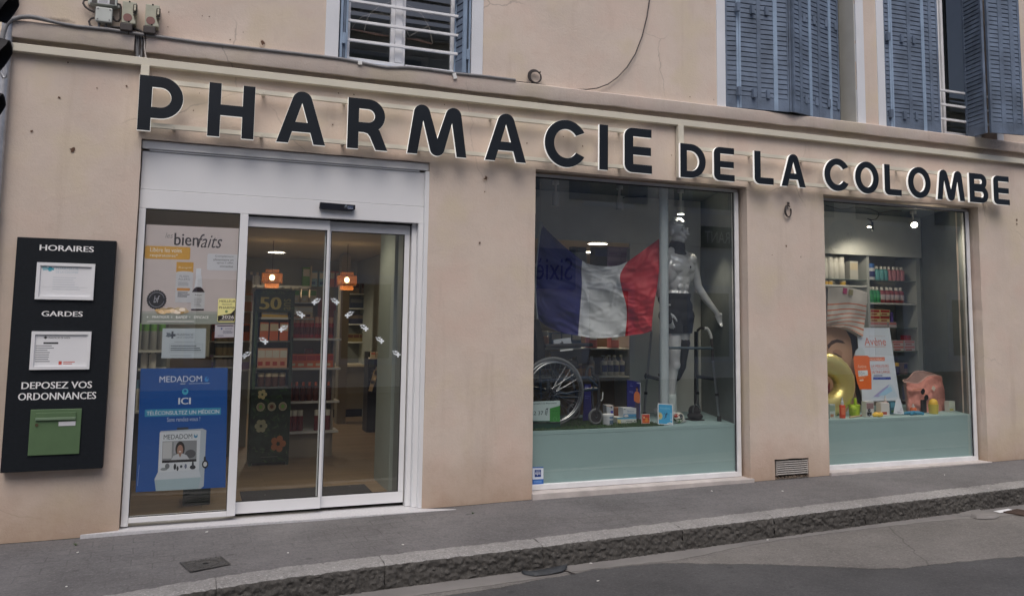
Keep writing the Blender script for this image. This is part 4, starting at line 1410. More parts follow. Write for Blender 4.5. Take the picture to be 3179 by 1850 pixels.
sh.rect(.545, .48, .60, .57, fc(240, 240, 246), .008); sh.poly([(.535, .37), (.62, .37), (.605, .50), (.55, .50)], fc(236, 236, 242))
sh.poly([(.51, .14), (.645, .14), (.65, .32), (.625, .36), (.60, .378), (.555, .378), (.53, .36), (.508, .32)], fc(58, 40, 44)); sh.rect(.507, .155, .65, .325, fc(226, 224, 226)); sh.text('Respir', .545, .285, .625, .305, fc(80, 76, 84)); sh.lines(.54, .18, .62, .27, 5, fc(170, 168, 172))
pts = []
for k in range(48):
    a = R_(7.5 * k); r = .105 if k % 2 else .097
    pts.append((.145 + r * math.cos(a), .245 + r * .94 * math.sin(a)))
sh.poly(pts, fc(30, 28, 36)); sh.text('bf', .115, .215, .175, .285, fc(210, 208, 214), 0, .2)
for k in range(26):
    a = R_(15 + 150 * k / 25)
    for sg in (1, -1):
        sh.ell(.145 + .078 * math.cos(a), .245 + sg * .074 * math.sin(a), .004, .006, fc(150, 148, 154), 6, k=sh.k + 1)
for k in range(26):
    u = .15 + .30 * random.random(); v = .105 + .05 * random.random() * (1 - abs(u - .3) * 2)
    sh.ell(u, v + .01, .022 + .02 * random.random(), .012 + .008 * random.random(), random.choice((fc(226, 196, 150), fc(240, 226, 205), fc(206, 172, 120), fc(236, 214, 180))), 9)
for s_, u0, u1 in (('PRATIQUE', .11, .285), ('RAPIDE', .355, .475), ('EFFICACE', .545, .70)): sh.text(s_, u0, .055, u1, .083, fc(232, 234, 230), .006)
for u in (.05, .30, .49): sh.text('+', u, .06, u + .02, .08, fc(232, 234, 230))
sh.lines(.06, .018, .6, .035, 1, fc(206, 208, 202), .5)
sh.rect(.795, .02, .99, .265, fc(226, 220, 150), .02)
sh.poly([(.80, .03), (.98, .03), (.985, .155), (.94, .11), (.80, .085)], fc(38, 36, 34)); sh.text('MEILLEUR', .81, .225, .985, .248, fc(70, 66, 60), .008); sh.text('PRODUIT', .84, .195, .95, .212, fc(90, 86, 76)); sh.text('PHARMA', .81, .158, .985, .182, fc(60, 56, 50), .008); sh.ell(.89, .13, .016, .014, fc(120, 140, 90), 12); sh.text('2026', .84, .055, .975, .09, fc(226, 222, 214), .015); sh.rect(.82, .038, .965, .042, fc(200, 196, 188))
o = sh.mb.build('poster', loc=(q[0] + q[1]) / 2, solid=-1)
tag(o, 'pinkish beige poster with a brown spray bottle and orange banner, top of the side pane', 'poster', 'papers stuck on the side pane')
# opening hours sheet
q = quad_px('p6', ((268, 1364), (632, 1364), (640, 1118), (280, 1118)), GY)
sh = Sheet(*q, fc(206, 214, 220)); k_ = fc(70, 78, 92)
sh.rect(.205, .66, .25, .90, k_); sh.rect(.17, .73, .30, .81, k_); sh.poly([(.09, .86), (.18, .84), (.20, .72), (.12, .70)], fc(110, 120, 130)); sh.poly([(.07, .72), (.11, .80), (.17, .74)], fc(110, 120, 130))
sh.text('PHARMACIE', .325, .75, .71, .825, fc(120, 128, 138), .006); sh.text('DE LA COLOMBE', .325, .67, .71, .72, fc(130, 138, 148)); sh.lines(.28, .52, .82, .57, 1, fc(172, 180, 188), .4)
for a in ((.17, .195, .93, .20), (.17, .475, .93, .48), (.17, .2, .173, .475), (.927, .2, .93, .475)): sh.rect(*a, fc(150, 158, 168))
for v in (.41, .335, .265): sh.lines(.2, v - .022, .9, v + .022, 1, fc(78, 84, 96), .55, .2)
sh.lines(.2, .07, .85, .11, 1, fc(165, 172, 180), .4)
o = sh.mb.build('notice_sheet', loc=(q[0] + q[1]) / 2, solid=-1); tag(o, 'pale landscape opening hours sheet with a dark cross, between the two big posters', 'notice', 'papers stuck on the side pane')
q = quad_px('p6', ((708, 1198), (880, 1194), (884, 1082), (712, 1086)), GY - .001)
sh = Sheet(*q, fc(226, 220, 228)); rd = fc(170, 120, 130)
for a in ((0, 0, 1, .03), (0, .97, 1, 1), (0, 0, .02, 1), (.98, 0, 1, 1)): sh.rect(*a, rd)
sh.lines(.12, .83, .9, .93, 1, fc(110, 90, 110), .8, 0); sh.ell(.33, .68, .045, .08, fc(110, 120, 170), 10); sh.text('LICENCE', .5, .62, .84, .72, fc(110, 110, 160)); sh.lines(.4, .3, .9, .55, 3, fc(150, 145, 165)); sh.lines(.15, .1, .5, .22, 2, fc(160, 150, 170))
o = sh.mb.build('notice_sheet', loc=(q[0] + q[1]) / 2, solid=-1); tag(o, 'small white licence card with a thin red border beside the opening hours sheet', 'notice', 'papers stuck on the side pane')

# blue telemedicine poster
q = quad_px('p7', ((88, 1136), (690, 1103), (705, 304), (122, 310)), GY)
BL = fc(30, 90, 168); sh = Sheet(*q, BL); wh = fc(232, 236, 244); lt = fc(86, 186, 214)
sh.text('MEDADOM', .215, .885, .70, .935, wh, .004); sh.ell(.755, .905, .024, .022, fc(60, 150, 220)); sh.ell(.762, .914, .010, .009, BL); sh.rect(.45, .868, .51, .873, wh); sh.lines(.55, .866, .79, .875, 1, fc(190, 205, 235), .5, .0)
sh.ell(.51, .805, .036, .026, lt); sh.ell(.51, .81, .018, .014, fc(30, 110, 180)); sh.poly([(.49, .80), (.53, .80), (.51, .775)], lt)
sh.text('ICI', .435, .70, .578, .755, wh, .03)
sh.rect(.065, .605, .93, .665, fc(70, 158, 196), .012); sh.text('TÉLÉCONSULTEZ UN MÉDECIN', .085, .617, .91, .657, wh, .016)
sh.text('Sans rendez-vous !', .315, .560, .69, .595, fc(205, 216, 240))
kw, kg, kd = fc(224, 228, 234), fc(188, 198, 208), fc(60, 66, 78)
sh.poly([(.24, .47), (.25, .485), (.72, .495), (.765, .48), (.75, .02), (.715, .0), (.69, .0), (.22, .0), (.20, .10), (.235, .155)], kg)
sh.poly([(.24, .475), (.70, .48), (.69, .16), (.235, .15)], kw); sh.poly([(.235, .15), (.69, .16), (.715, .095), (.20, .09)], fc(212, 218, 226)); sh.poly([(.20, .09), (.715, .095), (.69, .0), (.22, .0)], fc(176, 196, 204))
sh.rect(.43, .492, .56, .51, kd, .004)
sh.text('MEDADOM', .285, .415, .605, .455, kd, .0); sh.ell(.645, .437, .022, .018, fc(70, 140, 180)); sh.ell(.645, .446, .012, .009, kw)
sh.rect(.275, .225, .66, .40, fc(150, 152, 156)); sh.rect(.275, .225, .66, .245, fc(28, 28, 32)); sh.rect(.28, .26, .38, .395, fc(206, 206, 208)); sh.rect(.40, .30, .45, .395, fc(176, 178, 182)); sh.ell(.59, .29, .06, .035, fc(92, 92, 96))
sh.ell(.472, .335, .052, .060, fc(52, 44, 42)); sh.ell(.472, .322, .034, .046, fc(176, 136, 118)); sh.poly([(.375, .246), (.40, .28), (.45, .295), (.50, .295), (.55, .28), (.58, .246)], fc(206, 208, 214)); sh.poly([(.455, .295), (.49, .295), (.475, .262)], fc(160, 124, 108)); sh.ell(.472, .312, .014, .006, fc(235, 225, 220), 10)
for u, v, a, b, c in ((.30, .175, .04, .012, fc(150, 156, 160)), (.335, .198, .026, .022, fc(122, 126, 130)), (.42, .19, .015, .025, fc(52, 56, 62)), (.45, .175, .012, .02, fc(60, 64, 70)), (.49, .19, .014, .012, fc(72, 80, 90)), (.54, .19, .014, .02, fc(120, 126, 150)), (.62, .18, .033, .018, fc(46, 52, 58)), (.62, .205, .012, .022, fc(66, 70, 76)), (.76, .20, .036, .034, fc(34, 34, 40)), (.76, .20, .022, .020, fc(210, 212, 216)), (.755, .245, .012, .02, fc(50, 52, 58))):
    sh.ell(u, v, a, b, c, 14)
sh.poly([(.015, .05), (.02, .05), (.03, .22), (.025, .22)], fc(150, 175, 225))
o = sh.mb.build('poster', loc=(q[0] + q[1]) / 2, solid=-1); tag(o, 'bright blue poster with white lettering and a medical kiosk, low on the side pane', 'poster', 'papers stuck on the side pane')

# small blue and white security sticker on the first shop window
q = quad_px('w4', ((33, 1374), (119, 1369), (119, 1234), (33, 1236)), .118)
sh = Sheet(*q, fc(214, 222, 234)); nv = fc(30, 62, 130)
sh.rect(0, .93, 1, 1, fc(60, 110, 180)); sh.rect(.2, .42, .78, .84, nv); sh.text('eps', .25, .50, .73, .70, wh, .01); sh.rect(0, 0, 1, .29, fc(48, 104, 180)); sh.lines(.12, .08, .88, .22, 2, fc(120, 160, 215), .5, .1); sh.rect(.3, .76, .68, .79, fc(190, 200, 220))
o = sh.mb.build('sticker', loc=(q[0] + q[1]) / 2, solid=-1); tag(o, 'small blue and white security sticker at the lower left corner of the first shop window', 'sticker')


# dove and cross stickers on the sliding leaves
def dove_sticker(z, x, y, Y, flip, label):
    c = W(z, x, y, Y)
    mb = MB(); m_ = fc(236, 244, 248); s_ = 1.0
    sg = -1 if flip else 1                       # flip: the dove sits on the right of the cross
    def P(pts): mb.poly([(c.x + sg * u * .001 * s_, Y, c.z + v * .001 * s_) for u, v in (pts if not flip else pts[::-1])], m_)
    # cross at the right, dove at the left
    P([(8, -18), (22, -18), (22, -32), (8, -32)]); P([(8, 8), (22, 8), (22, -5), (8, -5)])
    P([(-6, -5), (36, -5), (36, -18), (-6, -18)])
    P([(-37, 20), (-31, 11), (-24, 3), (-22, -6), (-13, -11), (-5, -8), (-2, -2), (-16, 0), (-24, 8)])
    P([(-37, 21), (-22, 13), (-14, 6), (-17, 17), (-29, 20)]); P([(-14, 24), (-9, 6), (2, 11), (12, 22), (0, 18)]); P([(2, 9), (-2, 0), (7, 3), (7, 10)])
    o = mb.build('cross_sticker', loc=c, solid=-1)
    return tag(o, label, 'sticker', 'dove and cross stickers on the sliding doors')


for z, x, y, Y, fl_, lb in (('d8', 725, 845, .1135, 1, 'highest dove and cross sticker on the left leaf, cut by the meeting stile'), ('d8', 580, 962, .1135, 0, 'second dove and cross sticker from the top of the left leaf'), ('d8', 430, 1088, .1135, 1, 'middle dove and cross sticker of the left leaf'), ('d8', 252, 1195, .1135, 0, 'fourth dove and cross sticker down the left leaf, over the dark stand'), ('d8', 102, 1322, .1135, 1, 'lowest dove and cross sticker of the left leaf, at the mullion'),
                         ('d8', 890, 845, .1485, 0, 'highest dove and cross sticker on the right leaf, beside the meeting stile'), ('d8', 1020, 962, .1485, 1, 'second dove and cross sticker from the top of the right leaf'), ('d8', 1150, 1080, .1485, 0, 'middle dove and cross sticker of the right leaf'), ('d8', 1290, 1190, .1485, 0, 'fourth dove and cross sticker down the right leaf'), ('d8', 1438, 1312, .1485, 0, 'lowest dove and cross sticker of the right leaf, by the door jamb')):
    dove_sticker(z, x, y, Y, fl_, lb)

# ================================================================== STREET BITS
q = [WP('st', x, y, PA + .004, PB, PC) for x, y in ((930, 513), (1130, 475), (1082, 437), (875, 465))]
t = thing('manhole_cover', (q[0] + q[2]) / 2, 'small rectangular cast iron cover set in the pavement before the entrance', 'manhole cover')
up = Vector((0, 0, 1))
def inset(q, k): c = sum(q, Vector()) / 4; return [c + (p - c) * k for p in q]
mb = MB(); a, b = q, inset(q, .93)
for i in range(4): mb.quad(a[i] + up * .004, a[(i + 1) % 4] + up * .004, b[(i + 1) % 4] + up * .004, b[i] + up * .004, M['iron'])
mb.build('frame', t, solid=-1)
mb = MB(); l = inset(q, .91); mb.quad(*[p + up * .003 for p in l], M['iron'])
c = sum(l, Vector()) / 4; ux = (l[1] - l[0]) ; uy = (l[3] - l[0])
for k in range(26):
    a = 2 * math.pi * k / 26
    p = c + ux * .33 * math.cos(a) + uy * .33 * math.sin(a) + up * .004
    mb.ball(p, (.009, .006, .003), M['iron'], 6, 4)
for i in range(7):
    for j in range(5):
        mb.ball(l[0] + ux * (.08 + .84 * i / 6) + uy * (.1 + .8 * j / 4) + up * .003, (.008, .007, .003), M['iron'], 6, 4)
mb.ball(c + up * .004, (.02, .014, .004), M['dark'], 8, 4)
mb.build('lid', t, solid=-1)

qp = [WP('rub', x, y, RA + .012, RB, RC) for x, y in ((520, 660), (800, 690), (1200, 640), (1500, 590), (1660, 530))]
mb = MB()
pts, fs = [], []
n = 24
cl = []
for i in range(n + 1):
    f = i / n * (len(qp) - 1); k = min(int(f), len(qp) - 2); p = qp[k].lerp(qp[k + 1], f - k); cl.append(p)
dirn = (qp[-1] - qp[0]).normalized(); side = Vector((-dirn.y, dirn.x, 0))
for i, p in enumerate(cl):
    w_ = .05 * (math.sin(math.pi * (.06 + .88 * i / n)) ** .5)
    z0 = rz(p.x, p.y)
    for s_, h in ((-1, .012), (-.7, .026), (0, .03), (.7, .024), (1, .012), (0, .008)):
        pts.append((p.x + side.x * w_ * s_, p.y + side.y * w_ * s_, z0 + h + .012 * (i / n) + noise.noise(Vector((i * .4, s_, 0))) * .004))
for i in range(n):
    for k in range(6): fs.append((i * 6 + k, i * 6 + (k + 1) % 6, (i + 1) * 6 + (k + 1) % 6, (i + 1) * 6 + k))
fs += [(5, 4, 3, 2, 1, 0), tuple(n * 6 + k for k in range(6))]
mb.add(pts, fs, pm('weathered_rubber', (.035, .04, .045), .6, var=.3, vs=20))
o = mb.build('rubber_strip', loc=qp[2], smooth=50); tag(o, 'dark strip of torn rubber lying in the gutter against the kerb', 'debris')
qs = [WP('rub', x, y, RA + .012, RB, RC) for x, y in ((1590, 590), (1720, 615), (1820, 660), (1890, 668))]
mb = MB(); mb.tube(qs, .004, M['cable'], 6); tag(mb.build('twig', loc=qs[0]), 'thin dark twig beside the right end of the rubber strip', 'twig')

G = lambda x, y, l=.008: WP('gut', x, y, RA + l, RB, RC)
q = [G(1660, 775, .014), G(1850, 822, .014), G(2260, 750, .016), G(2080, 705, .016)]
mb = MB(); mb.quad(*q, M['paper']); mb.quad(*[p - up * .001 for p in reversed(q)], M['paper'])
o = mb.build('paper_scrap', loc=q[0], solid=-1); tag(o, 'white scrap of paper lying beside the drain grate at the right', 'litter')
g0, g1, g2 = G(1950, 822), G(2520, 915), G(2520, 760)
ud = (g1 - g0); vd = (G(2180, 775) - g0)
t = thing('drain_grate', g0 + ud * .5, 'rusty slotted drain grate in the gutter at the right edge', 'drain')
mb = MB(); mb.quad(g0 - up * .001, g0 + ud * 2.2 - up * .001, g0 + ud * 2.2 + vd * 1.6 - up * .001, g0 + vd * 1.6 - up * .001, M['dark']); mb.build('well', t, solid=-1)
mb = MB()
for k in range(7):
    o_ = vd * (.05 + .25 * k)
    a, b = g0 + o_, g0 + ud * 2.2 + o_
    n_ = vd.normalized() * .011
    pts = [a - n_, b - n_, b + n_, a + n_]
    mb.add([p for p in pts] + [p + up * .012 for p in pts], [(0, 3, 2, 1), (4, 5, 6, 7), (0, 1, 5, 4), (1, 2, 6, 5), (2, 3, 7, 6), (3, 0, 4, 7)], M['grate'])
mb.build('bars', t)
mb = MB()
ol = [G(x, y, .01) for x, y in ((640, 890), (800, 915), (1000, 930), (1200, 985), (1400, 992), (1700, 980), (1840, 930), (1700, 900), (1400, 850), (1280, 760), (1000, 800), (760, 860))]
c = sum(ol, Vector()) / len(ol)
n = len(ol)
ins = [c + (p - c) * .82 + up * .022 for p in ol]
mb.add(ol + ins, [(i, (i + 1) % n, (i + 1) % n + n, i + n) for i in range(n)] + [tuple(range(n, 2 * n))], M['concrete'])
o = mb.build('concrete_lump', loc=c); tag(o, 'broken flat slab of concrete beside the kerb near the drain grate', 'debris')
for i, (z, x, y, a, b, c_) in enumerate((('st', 1970, 380, PA, PB, PC), ('st', 325, 585, PA, PB, PC), ('st', 380, 418, PA, PB, PC), ('st', 1010, 318, PA, PB, PC), ('rub', 2310, 410, RA + .008, RB, RC), ('rub', 2490, 870, RA, RB, RC), ('st2', 1065, 262, PA, PB, PC), ('st2', 1395, 262, PA, PB, PC), ('st2', 500, 598, RA + .008, RB, RC), ('st', 1408, 420, PA, PB, PC), ('st2', 1325, 490, RA + .008, RB, RC), ('st2', 2150, 187, PA, PB, PC))):
    p = WP(z, x, y, a, b, c_)
    mb = MB(); mb.ball((p.x, p.y, p.z + .004), (.007 + .006 * random.random(), .004 + .003 * random.random(), .003), fc(220, 218, 214), 7, 5, Matrix.Rotation(random.random() * 3, 3, 'Z'))
    tag(mb.build('litter_speck', loc=p), 'tiny white speck of litter on the pavement or in the gutter', 'litter', 'specks of litter on the ground')
for (z, x, y) in (('st', 2312, 228), ('st', 370, 382)):
    p = WP(z, x, y, PA, PB, PC); mb = MB()
    for k in range(9):
        a = random.random() * 6.28; r = .012 + .012 * random.random()
        d = Vector((math.cos(a), math.sin(a), .7)) * r; s_ = Vector((-math.sin(a), math.cos(a), 0)) * .004
        mb.poly([p - s_, p + s_, p + d + s_ * .4, p + d * 1.2], fc(60, 78, 44))
    tag(mb.build('weed', loc=p, solid=-1), ('tiny green weed at the wall foot right of the doorway' if x > 1000 else 'tiny green weed at the left end of the pale door step'), 'weed', 'weeds in the pavement')

# ================================================================== INTERIOR SHELL
sq = MB()
sq.poly([(XL + .03, .17, .001), (9.95, .17, .001), (9.95, 7.3, .001), (XL + .03, 7.3, .001)], M['floor'])
o = sq.build('shop_floor', solid=-1); tag(o, kind='structure')


def wallq(name, *q, mat='innerwall'):
    mb = MB(); mb.quad(*q, M[mat]); return mb.build(name, bld, solid=-1)


mb = MB(); mb.quad((XL + .03, 7.3, 0), (9.95, 7.3, 0), (9.95, 7.3, 2.6), (XL + .03, 7.3, 2.6), M['innerwall'])
mb.quad((XL + .03, .3, 0), (XL + .03, 7.3, 0), (XL + .03, 7.3, 2.6), (XL + .03, .3, 2.6), M['innerwall'])
mb.quad((9.95, .3, 0), (9.95, .3, 2.9), (9.95, 7.3, 2.9), (9.95, 7.3, 0), M['innerwall'])
mb.build('inner_wall', bld, solid=-1)
mb = MB(); mb.quad((XL, .12, 2.44), (XL, 7.3, 2.44), (2.9, 7.3, 2.44), (2.9, .12, 2.44), M['ceiling'])
mb.quad((2.9, 1.3, 2.44), (2.9, 7.3, 2.44), (9.95, 7.3, 2.44), (9.95, 1.3, 2.44), M['ceiling'])
mb.build('ceiling', bld, solid=-1)
PT = .547                                           # top of the display platforms


def niche(x0, x1, xb1, yb, pan_r, dark):
    mb = MB()
    mb.box(x0, x1, .138, .16, .085, PT - .030, M['green_board'])
    mb.box(x0, x1, .136, .17, PT - .0285, PT - .0005, M['green_board'])
    mb.poly([(x0, .1365, PT), (x1, .1365, PT), (xb1, yb, PT), (x0, yb, PT)], M['green_board'])
    mb.build('display_platform', bld, solid=-1)
    mb = MB()
    mb.quad((x1 + .005, .14, .08), (xb1 + .005, yb, .08), (xb1 + .005, yb, 2.84), (x1 + .005, .14, 2.84), M['dark_board'])
    mb.build('niche_side', bld, solid=-1)
    mb = MB()
    mb.quad((x0 - .4, .1, 2.84), (x0 - .4, yb + .2, 2.84), (xb1 + .4, yb + .2, 2.84), (xb1 + .4, .1, 2.84), M['dark_board'])
    mb.quad((x0 - .02, .14, 0), (x0 - .02, .14, 2.84), (x0 - .02, yb, 2.84), (x0 - .02, yb, 0), M['grey_board'])
    mb.build('niche_ceiling', bld, solid=-1)


YB = 1.22
niche(3.08, 5.262, 5.60, YB, 0, 0)
niche(6.20, 8.312, 8.84, YB, 0, 0)
xg = W('w4', 797, 400, YB).x
mb = MB(); mb.box(3.0, W('w3', 552, 400, YB).x, YB - .012, YB + .012, 2.335, 2.838, M['grey_board']); mb.build('bulkhead', bld, bevel=.003)
mb = MB(); mb.box(xg, 5.60, YB, YB + .02, PT, 2.334, M['grey_board']); mb.build('niche_back', bld)
mb = MB(); mb.box(3.0, xg - .001, YB + .02, YB + .04, 0, PT + .0, M['dark_board']); mb.build('niche_back', bld)
xr2 = W('g11', 1165, 600, YB).x
mb = MB(); mb.box(6.1, xr2, YB - .012, YB + .012, 2.335, 2.838, M['grey_board']); mb.build('bulkhead', bld, bevel=.003)
mb = MB(); mb.box(6.0, 9.9, 1.60, 1.62, 0, 2.44, pm('cream_back_board', (.42, .38, .29), .8)); mb.build('niche_back', bld)
mb = MB(); mb.box(xr2 + .001, 8.9, YB, YB + .02, PT, 2.83, M['dark_board']); mb.build('niche_back', bld)
# partition beside the doors
mb = MB(); mb.box(2.07, 2.30, .72, 1.36, 0, 2.43, pm('partition_board', (.30, .335, .30), .7)); mb.build('partition', bld, bevel=.003)
mb = MB(); mb.box(2.10, 2.32, .20, .715, 0, 2.43, M['dark_board']); mb.build('partition', bld, bevel=.003)
mb = MB(); mb.box(2.9, 3.06, .2, 7.29, 0, 2.43, M['innerwall']); mb.build('partition', bld)
# support post in the first window
c0, c1 = W('w5', 222, 600, .30), W('w5', 295, 600, .30)
mb = MB(); mb.cyl(((c0.x + c1.x) / 2, .30, PT), ((c0.x + c1.x) / 2, .30, 2.838), (c1.x - c0.x) / 2 * .86, pm('pale_post_paint', (.47, .53, .55), .5), n=24)
mb.build('support_post', bld, smooth=50)

# ---------------- lamps
def downlight(x, y, z, r, label, power, name='downlight', col=(1., .86, .66)):
    t = thing(name, (x, y, z), label, 'ceiling light', 'round ceiling downlights')
    mb = MB(); mb.lathe([(r, -.006), (r * 1.18, -.008), (r * 1.2, 0), (r * 1.0, 0)], (x, y, z - .001), M['white'], 24, cap=False); mb.build('rim', t, smooth=40)
    mb = MB(); mb.poly([(x + r * math.cos(a), y + r * math.sin(a), z - .0055) for a in [2 * math.pi * k / 24 for k in range(24)]], M['glow']); mb.build('diffuser', t, solid=-1)
    if power:
        l = bpy.data.lights.new('downlight_beam', 'SPOT'); l.energy = power; l.color = col; l.shadow_soft_size = r; l.spot_size = R_(150); l.spot_blend = .6
        lo = bpy.data.objects.new('beam', l); COL.objects.link(lo); lo.parent = t; lo.location = (0, 0, -.02)
    return t


def at_z(z, x, y, Z): return WP(z, x, y, Z)


p = at_z('d8', 370, 411, 2.438); downlight(p.x, p.y, 2.438, .12, 'round lit ceiling downlight seen above the left pendant lamp', 55)
p = at_z('fl', 585, 641, 2.438); downlight(p.x, p.y, 2.438, .12, 'larger lit downlight seen above the white band of the flag', 80)
p = at_z('fl', 505, 711, 2.438); downlight(p.x, p.y, 2.438, .12, 'smaller lit downlight seen just above the dip in the flag', 60)
for x_, y_, l_ in ((.55, .90, 'added unseen downlight just inside the doors, above the side pane'), (1.62, .95, 'added unseen downlight just inside the doors, above the door mat')): downlight(x_, y_, 2.438, .12, l_, 14)  # added lamps out of view, brightening the stand and gondola from the front

for i, (x, y) in enumerate(((330, 640), (997, 662))):
    Y = 4.0
    c = W('d8', x, y, Y)
    t = thing('pendant_lamp', c, ('amber tiered pendant lamp before the bright product shelf, through the left door leaf', 'amber tiered pendant lamp seen through the right door leaf')[i], 'pendant lamp', 'amber pendant lamps')
    mb = MB(); mb.lathe([(.075, .105), (.082, .095), (.082, .058), (.118, .055), (.122, .045), (.122, -.055), (.116, -.064), (.084, -.066), (.084, -.112), (.078, -.12)], c, M['amber'], 28, cap=False)
    mb.build('shade', t, smooth=50, solid=-1)
    for z in (.057, -.065):
        mb = MB(); mb.tube([(c.x + .123 * math.cos(a), c.y + .123 * math.sin(a), c.z + z) for a in [2 * math.pi * k / 28 for k in range(28)]], .003, M['cable'], 5, True); mb.build('band', t, smooth=50)
    mb = MB(); mb.ball((c.x, c.y, c.z + .005), (.032, .032, .036), M['bulb'], 12, 8); mb.build('bulb', t, smooth=60)
    mb = MB(); mb.cyl((c.x, c.y, c.z + .04), (c.x, c.y, 2.437), .004, M['cable'], n=6); mb.build('cord', t)
    l = bpy.data.lights.new('pendant_light', 'POINT'); l.energy = 4; l.color = (1., .66, .34); l.shadow_soft_size = .04
    lo = bpy.data.objects.new('filament', l); COL.objects.link(lo); lo.parent = t; lo.location = (0, 0, -.17)


def spot(c, r, h, label, lit, tilt=(0, 0, -1), power=0, head='cyl', ztop=2.838):
    c = Vector(c)
    t = thing('spotlight', c, label, 'spotlight', 'ceiling spotlights in the shop windows')
    d = Vector(tilt).normalized()
    mb = MB(); mb.tube([c - d * h * .5, c + d * h * .5], [r * .86, r], M['white'], 20, caps=True); mb.build('body', t, smooth=40)
    mb = MB()
    e = c + d * (h * .5 + .0015)
    u = d.orthogonal().normalized(); v = d.cross(u)
    mb.poly([e + (u * math.cos(a) + v * math.sin(a)) * r * .86 for a in [2 * math.pi * k / 20 for k in range(20)]], M['spotglow'] if lit else M['alu_grey']); mb.build('lens', t, solid=-1)
    mb = MB(); mb.cyl(c - d * h * .48, (c.x, c.y, ztop), .012, M['white'], n=8); mb.build('stem', t, smooth=50)
    mb = MB(); mb.cyl((c.x, c.y, ztop - .035), (c.x, c.y, ztop - .001), r * .9, M['white'], n=16); mb.build('mount', t, smooth=40)
    if power:
        l = bpy.data.lights.new('spot_beam', 'SPOT'); l.energy = power; l.color = (1., .88, .7); l.shadow_soft_size = .03; l.spot_size = R_(95); l.spot_blend = .6
        lo = bpy.data.objects.new('beam', l); COL.objects.link(lo); lo.parent = t; lo.location = d * (h * .5 + .02)
        lo.rotation_euler = (-d).to_track_quat('Z', 'Y').to_euler()
    return t


spot(W('fl', 230, 270, .62), .036, .125, 'unlit white cylinder spotlight above the blue end of the flag', 0)
spot(W('fl', 770, 300, .62), .036, .135, 'unlit white cylinder spotlight above the middle of the flag', 0, (.05, .0, -1))
spot(W('w3', 376, 295, .55), .034, .135, 'lit white cylinder spotlight directly above the mannequin', 1, power=34)
sp = spot(W('g11', 1085, 350, .75), .040, .06, 'brightly lit spotlight in the right hand shop window', 1, (-.42, -.75, -.5), power=45)
mb = MB(); c = W('g11', 585, 372, .8)
t = thing('spotlight', c, 'small clip spotlight on a dangling wire in the right hand shop window', 'spotlight', 'ceiling spotlights in the shop windows')
mb.ball(c, (.035, .02, .02), M['steel'], 12, 8, Matrix.Rotation(.4, 3, 'Y')); mb.build('head', t, smooth=60)
mb = MB(); mb.ball(c + Vector((-.012, -.006, -.016)), (.030, .018, .008), M['glow'], 12, 6); mb.build('lens', t, smooth=60)
l = bpy.data.lights.new('clip_beam', 'SPOT'); l.energy = 10; l.color = (1., .88, .70); l.shadow_soft_size = .04; l.spot_size = R_(140); l.spot_blend = .7
lo = bpy.data.objects.new('beam', l); COL.objects.link(lo); lo.parent = t; lo.location = (0, 0, -.05); lo.rotation_euler = Vector((-.25, -.25, 1)).to_track_quat('Z', 'Y').to_euler()
mb = MB(); q = W('g11', 617, 375, .8); mb.box(q.x - .007, q.x + .007, .79, .81, q.z - .05, q.z + .05, M['dark']); mb.build('clip', t)
mb = MB(); mb.tube([W('g11', x, y, .8) for x, y in ((90, 140), (170, 160), (250, 185), (330, 180), (400, 160), (520, 165), (600, 185), (680, 215), (690, 255), (660, 295), (610, 305), (560, 290), (600, 310), (612, 345))], .005, M['cable'], 6); mb.tube([W('g11', x, y, .8) for x, y in ((690, 225), (760, 215), (850, 200), (950, 205))], .005, M['cable'], 6)
tag(mb.build('wire', loc=c, smooth=60), 'black wire wandering under the ceiling of the right hand shop window', 'cable')
mb = MB(); mb.tube([W('fl', x, y, .62) for x, y in ((770, 235), (750, 250), (800, 255), (760, 270), (820, 250), (900, 252), (990, 240))], .005, M['cable'], 6); mb.tube([W('fl', x, y, .62) for x, y in ((745, 235), (790, 262), (770, 275))], .005, M['cable'], 6)
tag(mb.build('wire', loc=W('fl', 800, 250, .62), smooth=60), 'black wire knotted round the middle spotlight above the flag', 'cable')

# ================================================================== PRODUCTS
PROTO = {}


